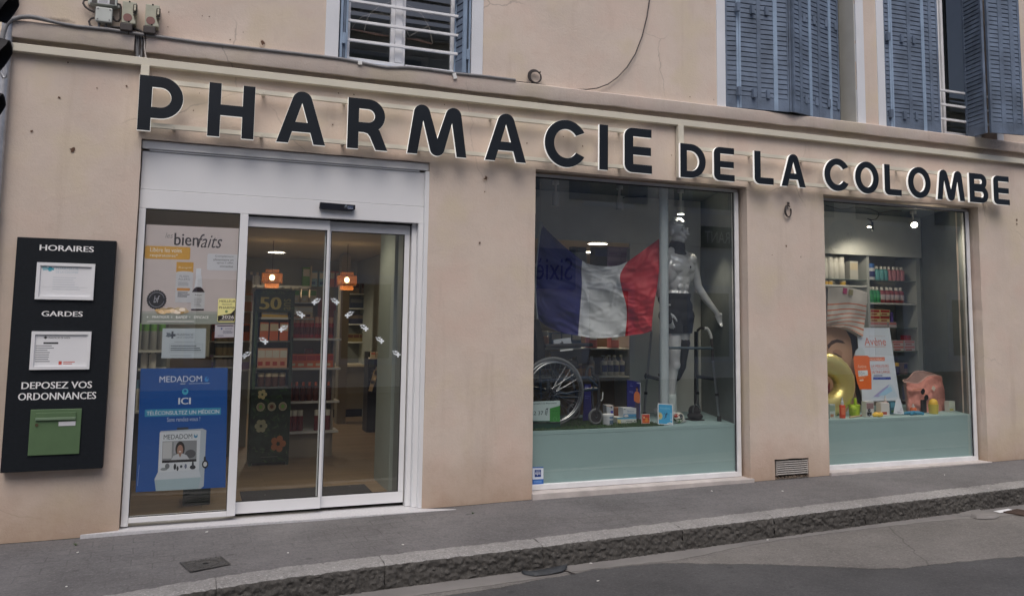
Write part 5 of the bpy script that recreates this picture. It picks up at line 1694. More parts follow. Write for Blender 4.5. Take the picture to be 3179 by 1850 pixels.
def bottle_mesh(r, h, body, cap, label=None, kind='bottle'):
    mb = MB()
    if kind == 'bottle':
        mb.lathe([(r * .96, 0), (r, .004), (r, h * .66), (r * .8, h * .74), (r * .36, h * .79), (r * .36, h * .80)], (0, 0, 0), body, 12)
        mb.lathe([(r * .46, h * .80), (r * .46, h * .98), (r * .4, h)], (0, 0, 0), cap, 12)
    elif kind == 'capped':
        mb.lathe([(r * .96, 0), (r, .004), (r, h * .70), (r * .92, h * .72)], (0, 0, 0), body, 12)
        mb.lathe([(r * .9, h * .72), (r * .92, h * .98), (r * .85, h)], (0, 0, 0), cap, 12)
    elif kind == 'pump':
        mb.lathe([(r * .96, 0), (r, .004), (r, h * .66), (r * .85, h * .72), (r * .3, h * .75), (r * .3, h * .83)], (0, 0, 0), body, 14)
        mb.lathe([(r * .12, h * .83), (r * .12, h * .94)], (0, 0, 0), cap, 8)
        mb.box(-r * .75, r * .25, -r * .18, r * .18, h * .94, h, cap)
    elif kind == 'spray':
        mb.lathe([(r * .96, 0), (r, .004), (r, h * .60), (r * .9, h * .64)], (0, 0, 0), body, 12)
        mb.lathe([(r * .5, h * .64), (r * .5, h * .80), (r * .28, h * .83), (r * .22, h)], (0, 0, 0), cap, 12)
    elif kind == 'jar':
        mb.lathe([(r * .96, 0), (r, .004), (r, h * .72)], (0, 0, 0), body, 14)
        mb.lathe([(r * 1.04, h * .72), (r * 1.04, h * .97), (r, h)], (0, 0, 0), cap, 14)
    if label:
        a0, a1 = R_(-150), R_(-30)
        n = 8
        p = []
        for i in range(n + 1):
            a = a0 + (a1 - a0) * i / n
            p.append(((r + .0006) * math.cos(a), (r + .0006) * math.sin(a)))
        mb.add([(x, y, h * .18) for x, y in p] + [(x, y, h * .52) for x, y in p], [(i, i + 1, i + n + 2, i + n + 1) for i in range(n)], label)
    return mb


def box_mesh(w, d, h, body, band=None, band2=None):
    mb = MB(); mb.box(-w / 2, w / 2, -d / 2, d / 2, 0, h, body)
    y = -d / 2 - .0006
    if band: mb.quad((-w * .46, y, h * .52), (w * .46, y, h * .52), (w * .46, y, h * .9), (-w * .46, y, h * .9), band)
    if band2: mb.quad((-w * .40, y, h * .12), (w * .2, y, h * .12), (w * .2, y, h * .32), (-w * .40, y, h * .32), band2)
    return mb


def product(key, make, loc, name, label, cat, group=None, rot=0.):
    if key not in PROTO:
        o = make().build(name, loc=(0, 0, 0), smooth=40, bevel=0)
        PROTO[key] = o.data
    else:
        o = bpy.data.objects.new(name, PROTO[key]); COL.objects.link(o)
    o.location = loc
    o.rotation_euler = (0, 0, rot)
    return tag(o, label, cat, group)


def row(spec, z, y, x0, x1, n, where, jit=.004):
    """a row of n look-alike products between x0 and x1"""
    kind, a, b, c, cols, words = spec
    for i in range(n):
        if n > 4 and random.random() < .07: continue
        x = x0 + (x1 - x0) * (i + .5) / n
        loc = (x + random.uniform(-jit, jit), y + random.uniform(-.01, .01), z)
        if kind == 'box':
            product((kind, a, b, c, tuple(id(m) for m in cols)), lambda: box_mesh(a, b, c, *cols), loc, 'carton', f'{words} {where}', 'box', f'{words} {where}', random.uniform(-.06, .06))
        else:
            product((kind, a, b, c, tuple(id(m) for m in cols)), lambda: bottle_mesh(a, b, cols[0], cols[1], cols[2] if len(cols) > 2 else None, kind), loc, 'bottle', f'{words} {where}', 'bottle', f'{words} {where}')


def board(parent, x0, x1, y0, y1, z, t=.018, mat='white', name='shelf'):
    mb = MB(); mb.box(x0, x1, y0, y1, z - t, z, M[mat]); return mb.build(name, parent, bevel=.002)


wt, crm, grn, red, org, pnk = fc(225, 222, 214), fc(220, 205, 175), fc(110, 170, 80), fc(190, 52, 46), fc(228, 112, 60), fc(222, 140, 140)
blu, teal, lil, nvy, yel, brn = fc(60, 110, 180), fc(90, 160, 165), fc(170, 140, 190), fc(40, 50, 110), fc(236, 190, 70), fc(100, 56, 38)
dkred, peach, sky_, blk = fc(120, 34, 36), fc(226, 170, 140), fc(140, 190, 215), fc(30, 30, 32)

# long shelf on the back wall, above the pendant
Y = 6.95
a, b = W('d8', 92, 697, Y), W('d8', 668, 716, Y)
t = thing('wall_shelf', ((a.x + b.x) / 2, Y + .15, a.z), 'white wall shelf at the back of the shop, packed with cartons under the downlight', 'shelf')
zs0 = (a.z + b.z) / 2
board(t, a.x - .6, b.x, Y - .05, Y + .3, zs0, .03)
for k in range(7):
    x = a.x + (b.x - a.x) * (k + .6) / 7.3; mb = MB(); mb.box(x - .045, x + .045, Y - .058, Y - .0505, zs0 - .045, zs0 - .002, wt); mb.build('price_tag', t)
mb = MB(); mb.box(b.x + .001, b.x + .02, Y - .03, Y + .3, zs0 - .02, zs0 + .32, crm); mb.build('end_panel', t)
w_ = 'on the bright back wall shelf'
row(('bottle', .045, .20, 0, (wt, crm), 'white bottle'), zs0, Y + .08, a.x - .05, a.x + .22, 3, w_)
row(('bottle', .04, .13, 0, (crm, brn), 'short cream bottle'), zs0, Y + .05, a.x + .22, a.x + .33, 1, w_)
row(('box', .12, .1, .26, (sky_, wt), 'pale blue carton'), zs0, Y + .08, a.x + .34, a.x + .48, 1, w_)
row(('box', .11, .1, .30, (grn, wt), 'light green carton'), zs0, Y + .08, a.x + .84, a.x + .98, 1, w_)
row(('box', .10, .1, .24, (sky_, wt, blu), 'white and blue carton'), zs0, Y + .08, a.x + .98, a.x + 1.22, 2, w_)
row(('box', .11, .1, .25, (pnk, wt), 'pink carton'), zs0, Y + .08, a.x + 1.24, a.x + 1.5, 2, w_)
row(('box', .11, .1, .26, (peach, wt), 'peach carton'), zs0, Y + .08, a.x + 1.5, b.x - .02, 1, w_)

# dark green leafy promotional stand
YS = 2.40
s0, s1 = W('d8', 200, 740, YS), W('d8', 480, 740, YS)
x0, x1 = 1.035, 1.365
zt_ = s0.z
t = thing('promotional_stand', ((x0 + x1) / 2, YS + .15, 0), 'dark green leaf printed promotional stand with a golden 50 on its header', 'display stand')
GLF = pm('dark_leaf_print', (.018, .035, .02), .6, var=.6, vs=14)
LEAF = pm('leaf_print', (.05, .10, .035), .6, var=.4, vs=20)
mb = MB(); mb.box(x0 - .03, x0, YS, YS + .32, 0, zt_ - .02, LEAF); mb.build('side_panel', t)
mb = MB(); mb.box(x1, x1 + .03, YS, YS + .32, 0, zt_ - .02, GLF); mb.build('side_panel', t)
mb = MB(); mb.box(x0, x1, YS + .28, YS + .31, 0, zt_ - .03, M['dark_board']); mb.build('back_panel', t)
zh = W('d8', 300, 945, YS).z
sh = Sheet((x0 - .03, YS - .006, zh), (x1 + .03, YS - .006, zh), (x1 + .03, YS - .006, zt_), (x0 - .03, YS - .006, zt_), GLF, thick=.006)
gold = fc(196, 176, 96)
sh.text('POUR', .18, .80, .75, .93, fc(96, 104, 70)); sh.text('50', .10, .12, .66, .66, gold, .03)
sh.k += 1; v, f, w_ = text_geo('ans'); sh.mb.add([sh.P(.72 + .18 * (1 - b_), .1 + .5 * a_) for a_, b_ in v], f, fc(150, 140, 80))
for k in range(40):
    u, v_ = random.random(), random.random() ** .6
    if .08 < u < .68 and .1 < v_ < .68: continue
    sh.ell(u, v_, .03 + .03 * random.random(), .03, random.choice((LEAF, GLF, fc(40, 66, 36))), 7, k=sh.k + 1)
sh.mb.build('header', t, solid=-1)
levels = [W('d8', 310, 992, YS).z, W('d8', 310, 1200, YS).z, W('d8', 310, 1445, YS).z, W('d9', 360, 330, YS).z]
for z in levels: board(t, x0 + .001, x1 - .001, YS + .01, YS + .279, z, .015, 'dark_board')
mb = MB(); mb.box(x0 + .03, x1 - .03, YS + .0, YS + .008, levels[0] - .02, levels[0] + .002, wt); mb.build('price_rail', t)
w_ = 'on the leafy promotional stand'
row(('box', .09, .12, .055, (yel, wt), 'flat yellow carton'), levels[0] + .001, YS + .10, x0 + .04, x1 - .03, 3, w_)
row(('box', .085, .08, .19, (org, crm), 'orange pouch'), levels[1] + .001, YS + .10, x0 + .02, x1 - .01, 3, w_)
row(('box', .075, .08, .20, (peach, wt, red), 'cream and red pouch'), levels[2] + .001, YS + .10, x0 + .02, x1 - .02, 4, w_)
row(('jar', .034, .14, 0, (brn, crm), 'brown jar with a cream lid'), levels[3] + .001, YS + .10, x0 + .03, x1 - .02, 4, w_)
zl = levels[3] - .02
sh = Sheet((x0 - .03, YS - .004, .03), (x1 + .03, YS - .004, .03), (x1 + .03, YS - .004, zl), (x0 - .03, YS - .004, zl), GLF, thick=.004)
for k in range(90):
    u, v_ = random.random(), random.random()
    a = random.random() * 3.14; L = .05 + .05 * random.random()
    c_, s_ = math.cos(a) * L, math.sin(a) * L * .5
    sh.poly([(u - c_, v_ - s_), (u - s_ * .4, v_ + c_ * .2), (u + c_, v_ + s_), (u + s_ * .4, v_ - c_ * .2)], random.choice((LEAF, LEAF, fc(30, 52, 34), fc(52, 84, 44))), k=1)
sh.k = 2
for u in (.24, .52, .80):
    sh.ell(u, .76, .105, .060, fc(176, 172, 150)); sh.ell(u, .76, .085, .048, fc(150, 140, 118)); sh.ell(u, .76, .045, .026, random.choice((brn, grn, crm)))


def flower(u, v, r, m, n=6):
    for k in range(n):
        a = 2 * math.pi * k / n
        sh.ell(u + r * .6 * math.cos(a), v + r * .35 * math.sin(a), r * .42, r * .24, m, 8, k=sh.k + 1)


flower(.27, .93, .12, fc(196, 186, 140), 5); flower(.27, .50, .16, fc(180, 180, 150), 6); flower(.72, .25, .20, fc(178, 110, 66), 5)
sh.rect(.3, .075, .72, .082, fc(110, 120, 100))
sh.mb.build('front_panel', t, solid=-1)

# gondola with red and orange goods
YG = 2.78
gx0, gx1 = 1.39, W('d9', 925, 700, YG).x
t = thing('shelf_gondola', ((gx0 + gx1) / 2, YG + .2, 0), 'beige shop gondola filled with red and orange goods behind the doors', 'shelf')
BG = pm('beige_panel', (.34, .30, .24), .6)
zb = [W('d8', 700, 1178, YG).z, W('d8', 700, 1440, YG).z, W('d9', 700, 447, YG).z, W('d9', 700, 700, YG).z]
ztop = W('d8', 700, 885, YG).z
mb = MB(); mb.box(gx0, gx1 - .05, YG + .25, YG + .28, .0, ztop + .10, BG); mb.build('back_panel', t)
mb = MB(); mb.box(gx1 - .045, gx1 - .02, YG + .06, YG + .28, .0, ztop - .05, BG); mb.build('side_panel', t)
mb = MB(); mb.box(gx0, gx1 - .05, YG + .03, YG + .249, .0, zb[3] - .02, BG); mb.build('plinth', t)
for z in zb: board(t, gx0, gx1 + .03, YG - .03, YG + .249, z, .022, 'sash')
za = W('d8', 600, 855, YG).z
board(t, gx0, gx0 + .30, YG, YG + .249, za, .015)
row(('box', .07, .08, .14, (crm, grn, wt), 'cream and green carton'), za + .001, YG + .08, gx0 + .02, gx0 + .29, 3, 'on the top tray of the gondola')
zc = W('d8', 600, 1000, YG).z
board(t, gx0, gx0 + .26, YG, YG + .249, zc, .015)
row(('box', .08, .08, .13, (crm, wt, brn), 'beige carton'), zc + .001, YG + .08, gx0 + .02, gx0 + .25, 3, 'on the second tray of the gondola')
mb = MB(); q0 = W('d8', 745, 1010, YG); mb.box(q0.x, q0.x + .20, YG + .1, YG + .12, q0.z, q0.z + .24, fc(150, 66, 56)); tag(mb.build('price_card', loc=(q0.x + .1, YG + .11, q0.z)), 'dull red showcard standing in the gondola behind the meeting stile', 'card')
g_ = (gx0 + .01, gx1 - .05)
row(('capped', .027, .23, 0, (red, peach, dkred), 'red bottle with a pale cap'), zb[0] + .001, YG + .05, *g_, 9, 'on the upper shelf of the gondola')
row(('box', .085, .09, .10, (dkred, brn), 'dark red carton'), zb[1] + .10, YG + .12, gx0 + .18, gx0 + .28, 1, 'standing behind the orange cartons')
row(('box', .10, .08, .145, (org, red, crm), 'orange carton'), zb[1] + .001, YG + .06, *g_, 5, 'on the second shelf of the gondola')
row(('bottle', .032, .20, 0, (brn, org), 'brown bottle'), zb[2] + .001, YG + .06, *g_, 7, 'on the third shelf of the gondola')
row(('capped', .030, .22, 0, (dkred, wt), 'dark red bottle with a white cap'), zb[3] + .001, YG + .06, *g_, 8, 'on the bottom shelf of the gondola')

# side shelf left of the stand
YL = 3.5
lx0, lx1 = W('d8', 40, 900, YL).x - .3, W('d8', 158, 900, YL).x
t = thing('wall_shelf', ((lx0 + lx1) / 2, YL + .15, 0), 'shelf unit behind the mullion, left of the leafy stand', 'shelf')
mb = MB(); mb.box(lx0, lx1, YL + .25, YL + .27, 0, 2.0, M['innerwall']); mb.build('back_panel', t)
for y_, spec in ((935, ('box', .12, .1, .20, (peach, wt), 'tall peach carton')), (1200, ('box', .11, .1, .19, (org, brn), 'amber brown carton')), (1455, ('box', .12, .1, .16, (lil, wt), 'mauve carton'))):
    z = W('d8', 100, y_, YL).z
    board(t, lx0, lx1, YL - .05, YL + .249, z)
    row(spec, z + .001, YL + .05, lx0 + .02, lx1 - .02, 4, 'on the shelf behind the mullion')

# far right: counter, column, dim shelving
t = thing('counter', (2.45, 6.45, 0), 'beige sales counter at the back, seen low through the right door leaf', 'counter')
ca, cb = W('d9', 925, 400, 6.4), W('d9', 1175, 400, 6.4)
ctop = W('d9', 1000, 160, 6.4).z
mb = MB(); mb.box(ca.x - .5, cb.x, 6.42, 7.0, .12, ctop, pm('counter_panel', (.20, .17, .12), .6)); mb.build('front', t, bevel=.004)
mb = MB(); mb.box(ca.x - .5, cb.x - .02, 6.47, 7.0, 0, .1195, M['dark']); mb.build('plinth', t)
mb = MB(); mb.box(ca.x - .52, cb.x + .02, 6.38, 7.0, ctop + .001, ctop + .035, crm); mb.build('top', t, bevel=.004)
mb = MB(); ca, cb = W('d8', 940, 900, 5.6), W('d8', 1018, 900, 5.6); mb.box(ca.x, cb.x, 5.6, 5.85, 0, 2.43, pm('column_paint', (.22, .20, .16), .7)); mb.build('column', bld, bevel=.005)
YD = 6.6
dx0, dx1 = W('d8', 1020, 900, YD).x, W('d8', 1315, 900, YD).x
t = thing('wall_shelf', ((dx0 + dx1) / 2, YD + .2, 0), 'dim wall shelving at the back right, behind the column', 'shelf')
mb = MB(); mb.box(dx0, dx1, YD + .3, YD + .32, .2, W('d8', 1100, 690, YD).z, M['dark_board']); mb.build('back_panel', t)
for i, y_ in enumerate((780, 910, 1050, 1210)):
    z = W('d8', 1150, y_, YD).z
    board(t, dx0, dx1, YD - .02, YD + .299, z, .02, 'grey_board')
    row((('box', .16, .12, .17, (fc(150, 138, 120), brn), 'pale carton'), ('box', .13, .12, .16, (fc(70, 80, 104), fc(120, 124, 130)), 'dull blue carton'), ('box', .17, .12, .15, (fc(56, 60, 88), fc(120, 110, 100)), 'slate carton'), ('box', .19, .12, .12, (fc(140, 124, 76), brn), 'flat ochre carton'))[i], z + .001, YD + .1, dx0 + .03, dx1 - .02, 5, ('on the top dim shelf at the back', 'on the second dim shelf at the back', 'on the third dim shelf at the back', 'on the lowest dim shelf at the back')[i])
YK = 4.6
ka, kb = W('d9', 1195, 450, YK), W('d9', 1292, 100, YK)
t = thing('leaflet_stand', ((ka.x + kb.x) / 2, YK, 0), 'black leaflet stand with hanging paper slips beside the grey partition', 'display stand')
mb = MB(); mb.box(ka.x, kb.x + .15, YK, YK + .3, .0, kb.z + .1, blk); mb.build('cabinet', t, bevel=.004)
for (xx, yy, w_, h_) in ((1215, 340, .05, .10), (1235, 270, .06, .13), (1260, 210, .05, .08)):
    p = W('d9', xx, yy, YK - .01); mb = MB(); mb.box(p.x, p.x + w_, YK - .012, YK - .004, p.z - h_ * .4, p.z + h_, crm, Matrix.Rotation(R_(14), 3, 'Y')); mb.build('paper_slip', t)
mb = MB(); p = W('d9', 1215, 130, YK - .02); mb.box(p.x, p.x + .06, YK - .03, YK - .002, p.z - .05, p.z + .13, fc(70, 84, 70)); mb.build('leaflet', t)
p = W('d9', 1240, 78, YK); board(t, p.x - .06, p.x + .12, YK - .1, YK - .001, p.z, .02, 'sash'); row(('box', .06, .05, .07, (wt, pnk), 'white and pink carton'), p.z + .001, YK - .06, p.x - .05, p.x + .11, 2, 'on the tray of the black leaflet stand')

# mat
q = [WP('d9', x, y, .004) for x, y in ((205, 1297), (1240, 1222), (1145, 1165), (115, 1215))]
mb = MB(); y0_, y1_ = .44, 1.08
mb.box(.86, 1.93, y0_, y1_, .002, .012, pm('door_mat', (.02, .02, .021), .95, bump=.4, bs=150)); o = mb.build('door_mat', loc=(1.4, .76, .002), bevel=.003); tag(o, 'black door mat lying inside the sliding doors', 'mat')

# behind the side pane: shelving with bottles, and a bin
YP = 1.7
px0, px1 = W('p7', 60, 100, YP).x - .2, W('p7', 300, 100, YP).x
t = thing('wall_shelf', ((px0 + px1) / 2, YP + .15, 0), 'grey shelf unit with slim bottles behind the left part of the side pane', 'shelf')
mb = MB(); mb.box(px0, px1, YP + .24, YP + .26, 0, 2.1, M['dark_board']); mb.build('back_panel', t)
for i, (y_, spec) in enumerate(((188, ('capped', .033, .24, 0, (fc(150, 152, 150), grn), 'grey bottle with a green cap')), (310, ('spray', .030, .20, 0, (wt, wt), 'pointed white bottle')), (590, ('capped', .034, .27, 0, (wt, sky_), 'white bottle with a blue cap')))):
    z = W('p7', 180, y_, YP).z
    board(t, px0, px1, YP - .05, YP + .239, z, .02, 'grey_board')
    row(spec, z + .001, YP + .04, px0 + .03, px1 - .02, 7, ('on the upper shelf behind the side pane', 'on the middle shelf behind the side pane', 'on the lower shelf behind the side pane')[i])
YQ = 3.2
qa, qb = W('p7', 320, 245, YQ), W('p7', 595, 300, YQ)
t = thing('shelf_gondola', ((qa.x + qb.x) / 2, YQ, 0), 'brown gondola seen between the two big posters on the side pane', 'shelf')
mb = MB(); mb.box(qa.x, qb.x, YQ, YQ + .5, 0, qa.z, pm('tan_panel', (.30, .21, .11), .6)); mb.build('cabinet', t, bevel=.004)
YT = 2.9
qa, qb = W('p7', 610, 300, YT), W('p7', 760, 110, YT)
t = thing('shelf_gondola', ((qa.x + qb.x) / 2, YT, 0), 'dim shelf unit just left of the mullion, behind the licence card', 'shelf')
mb = MB(); mb.box(qa.x, qb.x, YT + .2, YT + .22, 0, 2.0, M['dark_board']); mb.build('back_panel', t)
for y_ in (130, 225, 300):
    z = W('p7', 690, y_, YT).z; board(t, qa.x, qb.x, YT, YT + .199, z, .015, 'grey_board')
    row(('jar', .04, .12, 0, (fc(150, 130, 90), fc(90, 90, 80)), 'olive jar'), z + .001, YT + .08, qa.x + .02, qb.x - .02, 3, {130: 'on the top of the dim shelf unit by the mullion', 225: 'in the middle of the dim shelf unit by the mullion', 300: 'at the bottom of the dim shelf unit by the mullion'}[y_])
p0, p1 = WP('p7', 400, 1232, .0), WP('p7', 585, 1215, .0)
mb = MB(); z1 = .5
mb.box(p0.x, p1.x, p0.y, p0.y + .3, .0015, z1, pm('dark_green_bin', (.012, .03, .022), .5)); o = mb.build('waste_bin', loc=((p0.x + p1.x) / 2, p0.y + .15, 0), bevel=.01); tag(o, 'dark green bin on the floor behind the bottom of the blue poster', 'bin')

# ================================================================== FIRST SHOP WINDOW
def fused(mb, name, parent, mat, voxel=.008, it=5, factor=.5, loc=None, cut=()):
    o = mb.build(name + '_raw', loc=(0, 0, 0))
    r = o.modifiers.new('r', 'REMESH'); r.mode = 'VOXEL'; r.voxel_size = voxel; r.use_smooth_shade = True
    s_ = o.modifiers.new('s', 'SMOOTH'); s_.iterations = it; s_.factor = factor
    bpy.context.view_layer.update()
    dg = bpy.context.evaluated_depsgraph_get()
    me = bpy.data.meshes.new_from_object(o.evaluated_get(dg))
    bpy.data.objects.remove(o)
    for zc, up_ in cut:
        bm = bmesh.new(); bm.from_mesh(me)
        bmesh.ops.bisect_plane(bm, geom=bm.verts[:] + bm.edges[:] + bm.faces[:], plane_co=(0, 0, zc), plane_no=(0, 0, 1), clear_outer=up_, clear_inner=not up_)
        bm.to_mesh(me); bm.free()
    me.materials.clear(); me.materials.append(mat)
    me.polygons.foreach_set('use_smooth', [True] * len(me.polygons))
    b = BASE[parent.name] if parent is not None else Vector(loc)
    me.transform(Matrix.Translation(-b))
    me.name = name
    o = bpy.data.objects.new(name, me); COL.objects.link(o)
    BASE[o.name] = b
    if parent is not None: o.parent = parent
    else: o.location = b
    return o


# artificial turf on the platform
mb = MB()
tx0, tx1, ty0, ty1 = 3.09, 4.52, .19, .95
mb.box(tx0, tx1, ty0, ty1, PT + .001, PT + .008, pm('turf_base', (.02, .05, .018), .9))
TG = [pm('turf_blade', (.03, .085, .02), .8), pm('turf_blade_pale', (.05, .11, .03), .8)]
for k in range(3800):
    x, y = random.uniform(tx0, tx1), random.uniform(ty0 - .015, ty1 * (random.random() ** .3))
    y = max(ty0 - .012, min(ty1, y))
    a = random.random() * 6.28; h = .012 + .012 * random.random()
    dx, dy = math.cos(a) * .003, math.sin(a) * .003
    mb.add([(x - dx, y - dy, PT + .006), (x + dx, y + dy, PT + .006), (x + random.uniform(-.01, .01), y + random.uniform(-.01, .01), PT + .006 + h)], [(0, 1, 2)], TG[k % 2])
o = mb.build('artificial_turf', loc=(3.8, .5, PT), solid=-1); tag(o, 'green artificial turf mat on the window platform', 'turf', kind='stuff')

# ---------------- wheelchair
WY, WY2 = .32, .84
wc = W('w4', 190, 675, WY)
R1 = .306
ch = thing('wheelchair', (wc.x, (WY + WY2) / 2, PT), 'black wheelchair with spoked wheels standing side on, half hidden by the wall', 'wheelchair')
GT = pm('grey_tyre', (.16, .165, .17), .7)
for yy, near in ((WY, 1), (WY2, 0)):
    c = Vector((wc.x, yy, PT + R1 + .017))
    mb = MB(); ang = [2 * math.pi * k / 48 for k in range(48)]
    mb.tube([c + Vector((math.cos(a) * .293, 0, math.sin(a) * .293)) for a in ang], .0165, GT, 10, True)
    w = mb.build('wheel', ch, smooth=60)
    mb = MB(); mb.tube([c + Vector((math.cos(a) * .270, 0, math.sin(a) * .270)) for a in ang], .010, M['steel'], 8, True); mb.build('rim', w, smooth=60)
    s_ = -1 if near else 1
    mb = MB(); mb.tube([c + Vector((math.cos(a) * .262, s_ * .055, math.sin(a) * .262)) for a in ang], .0105, M['steel'], 8, True)
    for k in range(6): a = R_(60 * k + 20); mb.cyl(c + Vector((math.cos(a) * .262, s_ * .052, math.sin(a) * .262)), c + Vector((math.cos(a) * .27, s_ * .004, math.sin(a) * .27)), .005, M['steel'], n=6)
    mb.build('hand_rim', w, smooth=60)
    mb = MB()
    for k in range(30):
        a = R_(12 * k); a2 = a + (R_(75) if k % 2 else R_(-75))
        mb.tube([c + Vector((math.cos(a2) * .022, s_ * .018 * (1 if k % 4 < 2 else -1), math.sin(a2) * .022)), c + Vector((math.cos(a) * .265, 0, math.sin(a) * .265))], .0016, M['chrome'], 5)
    mb.build('spokes', w)
    mb = MB(); mb.cyl(c + Vector((0, -.03, 0)), c + Vector((0, .03, 0)), .026, M['rubber'], n=16); mb.cyl(c + Vector((0, s_ * .031, 0)), c + Vector((0, s_ * .042, 0)), .012, M['chrome'], n=12); mb.build('hub', w, smooth=50)
cc = W('w4', 528, 852, WY + .04); rc = .062
for yy in (WY + .04, WY2 - .04):
    c = Vector((cc.x if yy < .5 else cc.x - .02, yy, PT + .012 + rc + .012))
    mb = MB(); mb.tube([c + Vector((math.cos(a) * rc, 0, math.sin(a) * rc)) for a in [2 * math.pi * k / 28 for k in range(28)]], .0125, GT, 8, True); w = mb.build('caster', ch, smooth=60)
    mb = MB(); mb.cyl(c + Vector((0, -.010, 0)), c + Vector((0, .010, 0)), rc - .008, M['rubber'], n=24); mb.cyl(c + Vector((0, -.02, 0)), c + Vector((0, .02, 0)), .012, M['chrome'], n=10); mb.build('disc', w, smooth=40)
    mb = MB()
    for s_ in (-1, 1): mb.tube([c + Vector((0, s_ * .022, 0)), c + Vector((-.0, s_ * .022, .05)), c + Vector((.03, s_ * .018, .098))], [.012, .014, .014], M['rubber'], 8)
    mb.cyl(c + Vector((.03, 0, .085)), c + Vector((.032, 0, .20)), .017, M['rubber'], n=12)
    mb.build('fork', w, smooth=50)
top = W('w4', 120, 82, WY + .1); seat_z = W('w4', 250, 440, WY + .1).z
xb = W('w4', 40, 200, WY + .1).x; xf = W('w4', 430, 300, WY + .1).x
mb = MB()
n = 10
pts = []
for i in range(n + 1):
    f = i / n
    zz = seat_z + (top.z - seat_z) * f
    xx = xb + .02 + .03 * math.sin(math.pi * f) - .06 * f
    pts.append((xx, zz))
mb.prism(pts + [(x + .07, z) for x, z in reversed(pts)], WY + .05, WY2 - .05, M['cloth']); mb.build('backrest', ch, bevel=.02)
mb = MB(); mb.box(xb + .03, xf - .06, WY + .05, WY2 - .05, seat_z - .03, seat_z + .045, M['cloth']); mb.build('seat', ch, bevel=.02)
for yy in (WY + .045, WY2 - .045):
    a0, a1 = W('w4', 165, 312, yy), W('w4', 500, 288, yy)
    mb = MB(); mb.box(a0.x - .05, a1.x, yy - .03, yy + .03, a1.z - .012, a1.z + .022, M['rubber'], Matrix.Rotation(R_(-1.5), 3, 'Y')); mb.build('armrest', ch, bevel=.01)
    a = [W('w4', x, y, yy) for x, y in ((170, 330), (490, 310), (455, 420), (390, 430), (375, 370), (190, 440))]
    mb = MB(); mb.prism([(p.x, p.z) for p in a], yy - .006, yy + .006, M['cloth']); mb.build('side_panel', ch)
for yy in (WY + .04, WY2 - .04):
    mb = MB()
    hub = Vector((wc.x, yy, PT + R1 + .017))
    P_ = lambda x, y: W('w4', x, y, yy)
    mb.tube([P_(80, 560), P_(330, 545), P_(470, 535), P_(540, 600)], .013, M['navy'], 8)
    mb.tube([hub, P_(300, 665), P_(390, 640), P_(470, 630), P_(545, 625)], .014, M['navy'], 8)
    mb.tube([P_(90, 440), P_(100, 700)], .012, M['navy'], 8)
    mb.tube([P_(335, 440), P_(345, 560), P_(390, 690), P_(250, 690), P_(190, 680)], .012, M['navy'], 8)
    mb.tube([P_(500, 505), P_(545, 540), P_(555, 590), P_(548, 690)], .016, M['rubber'], 8)
    mb.build('frame', ch, smooth=50)
mb = MB(); yy = WY + .03
a, b = W('w4', 372, 575, yy), W('w4', 355, 550, yy)
mb.tube([W('w4', 345, 550, yy), W('w4', 362, 620, yy)], .012, M['chrome'], 8); mb.build('brake_lever', ch, smooth=50)
mb = MB(); mb.box(W('w4', 155, 555, yy).x, W('w4', 176, 555, yy).x, yy + .02, yy + .03, W('w4', 160, 655, yy).z, W('w4', 160, 550, yy).z, M['chrome'])
for k in range(4): q = W('w4', 165, 570 + 22 * k, yy + .0195); mb.lathe([(.005, -.001), (.005, .0005)], q, M['dark'], 8, 'y')
mb.build('axle_plate', ch)
for yy in (WY + .08, WY2 - .08):
    mb = MB()
    P_ = lambda x, y: W('w4', x, y, yy)
    mb.tube([P_(455, 530), P_(462, 470), P_(478, 450), P_(500, 455), P_(505, 500)], .016, M['rubber'], 8)
    mb.tube([P_(505, 500), P_(520, 545), P_(500, 660), P_(510, 780)], .009, M['chrome'], 8)
    mb.build('legrest', ch, smooth=50)
mb = MB(); yy = WY + .12; P_ = lambda x, y: W('w4', x, y, yy)
mb.tube([P_(585, 650), P_(583, 700), P_(575, 715), P_(555, 712)], .006, M['white'], 8); mb.build('footrest_loop', ch, smooth=50)

# leaflet on the armrest
yy = WY + .12
q = [W('w4', x, y, yy) for x, y in ((203, 300), (345, 286), (330, 222), (197, 238))]
sh = Sheet(*q, fc(190, 196, 204)); sh.ell(.45, .5, .09, .22, M['ink'], 10); sh.ell(.40, .6, .05, .1, fc(190, 196, 204), 8); sh.ell(.5, .35, .06, .12, M['ink'], 8); sh.lines(.1, .05, .9, .15, 1, M['grey_ink'])
o = sh.mb.build('leaflet', loc=q[0].lerp(q[2], .5), solid=-1); tag(o, 'white leaflet with a small black emblem propped on the wheelchair armrest', 'leaflet')
yy = WY - .005
q = [W('w4', x, y, yy) for x, y in ((250, 331), (352, 320), (352, 306), (250, 317))]
mb = MB(); mb.poly(q, M['white']); tag(mb.build('price_label', loc=q[0], solid=-1), 'thin white label stuck on the side of the armrest', 'label')

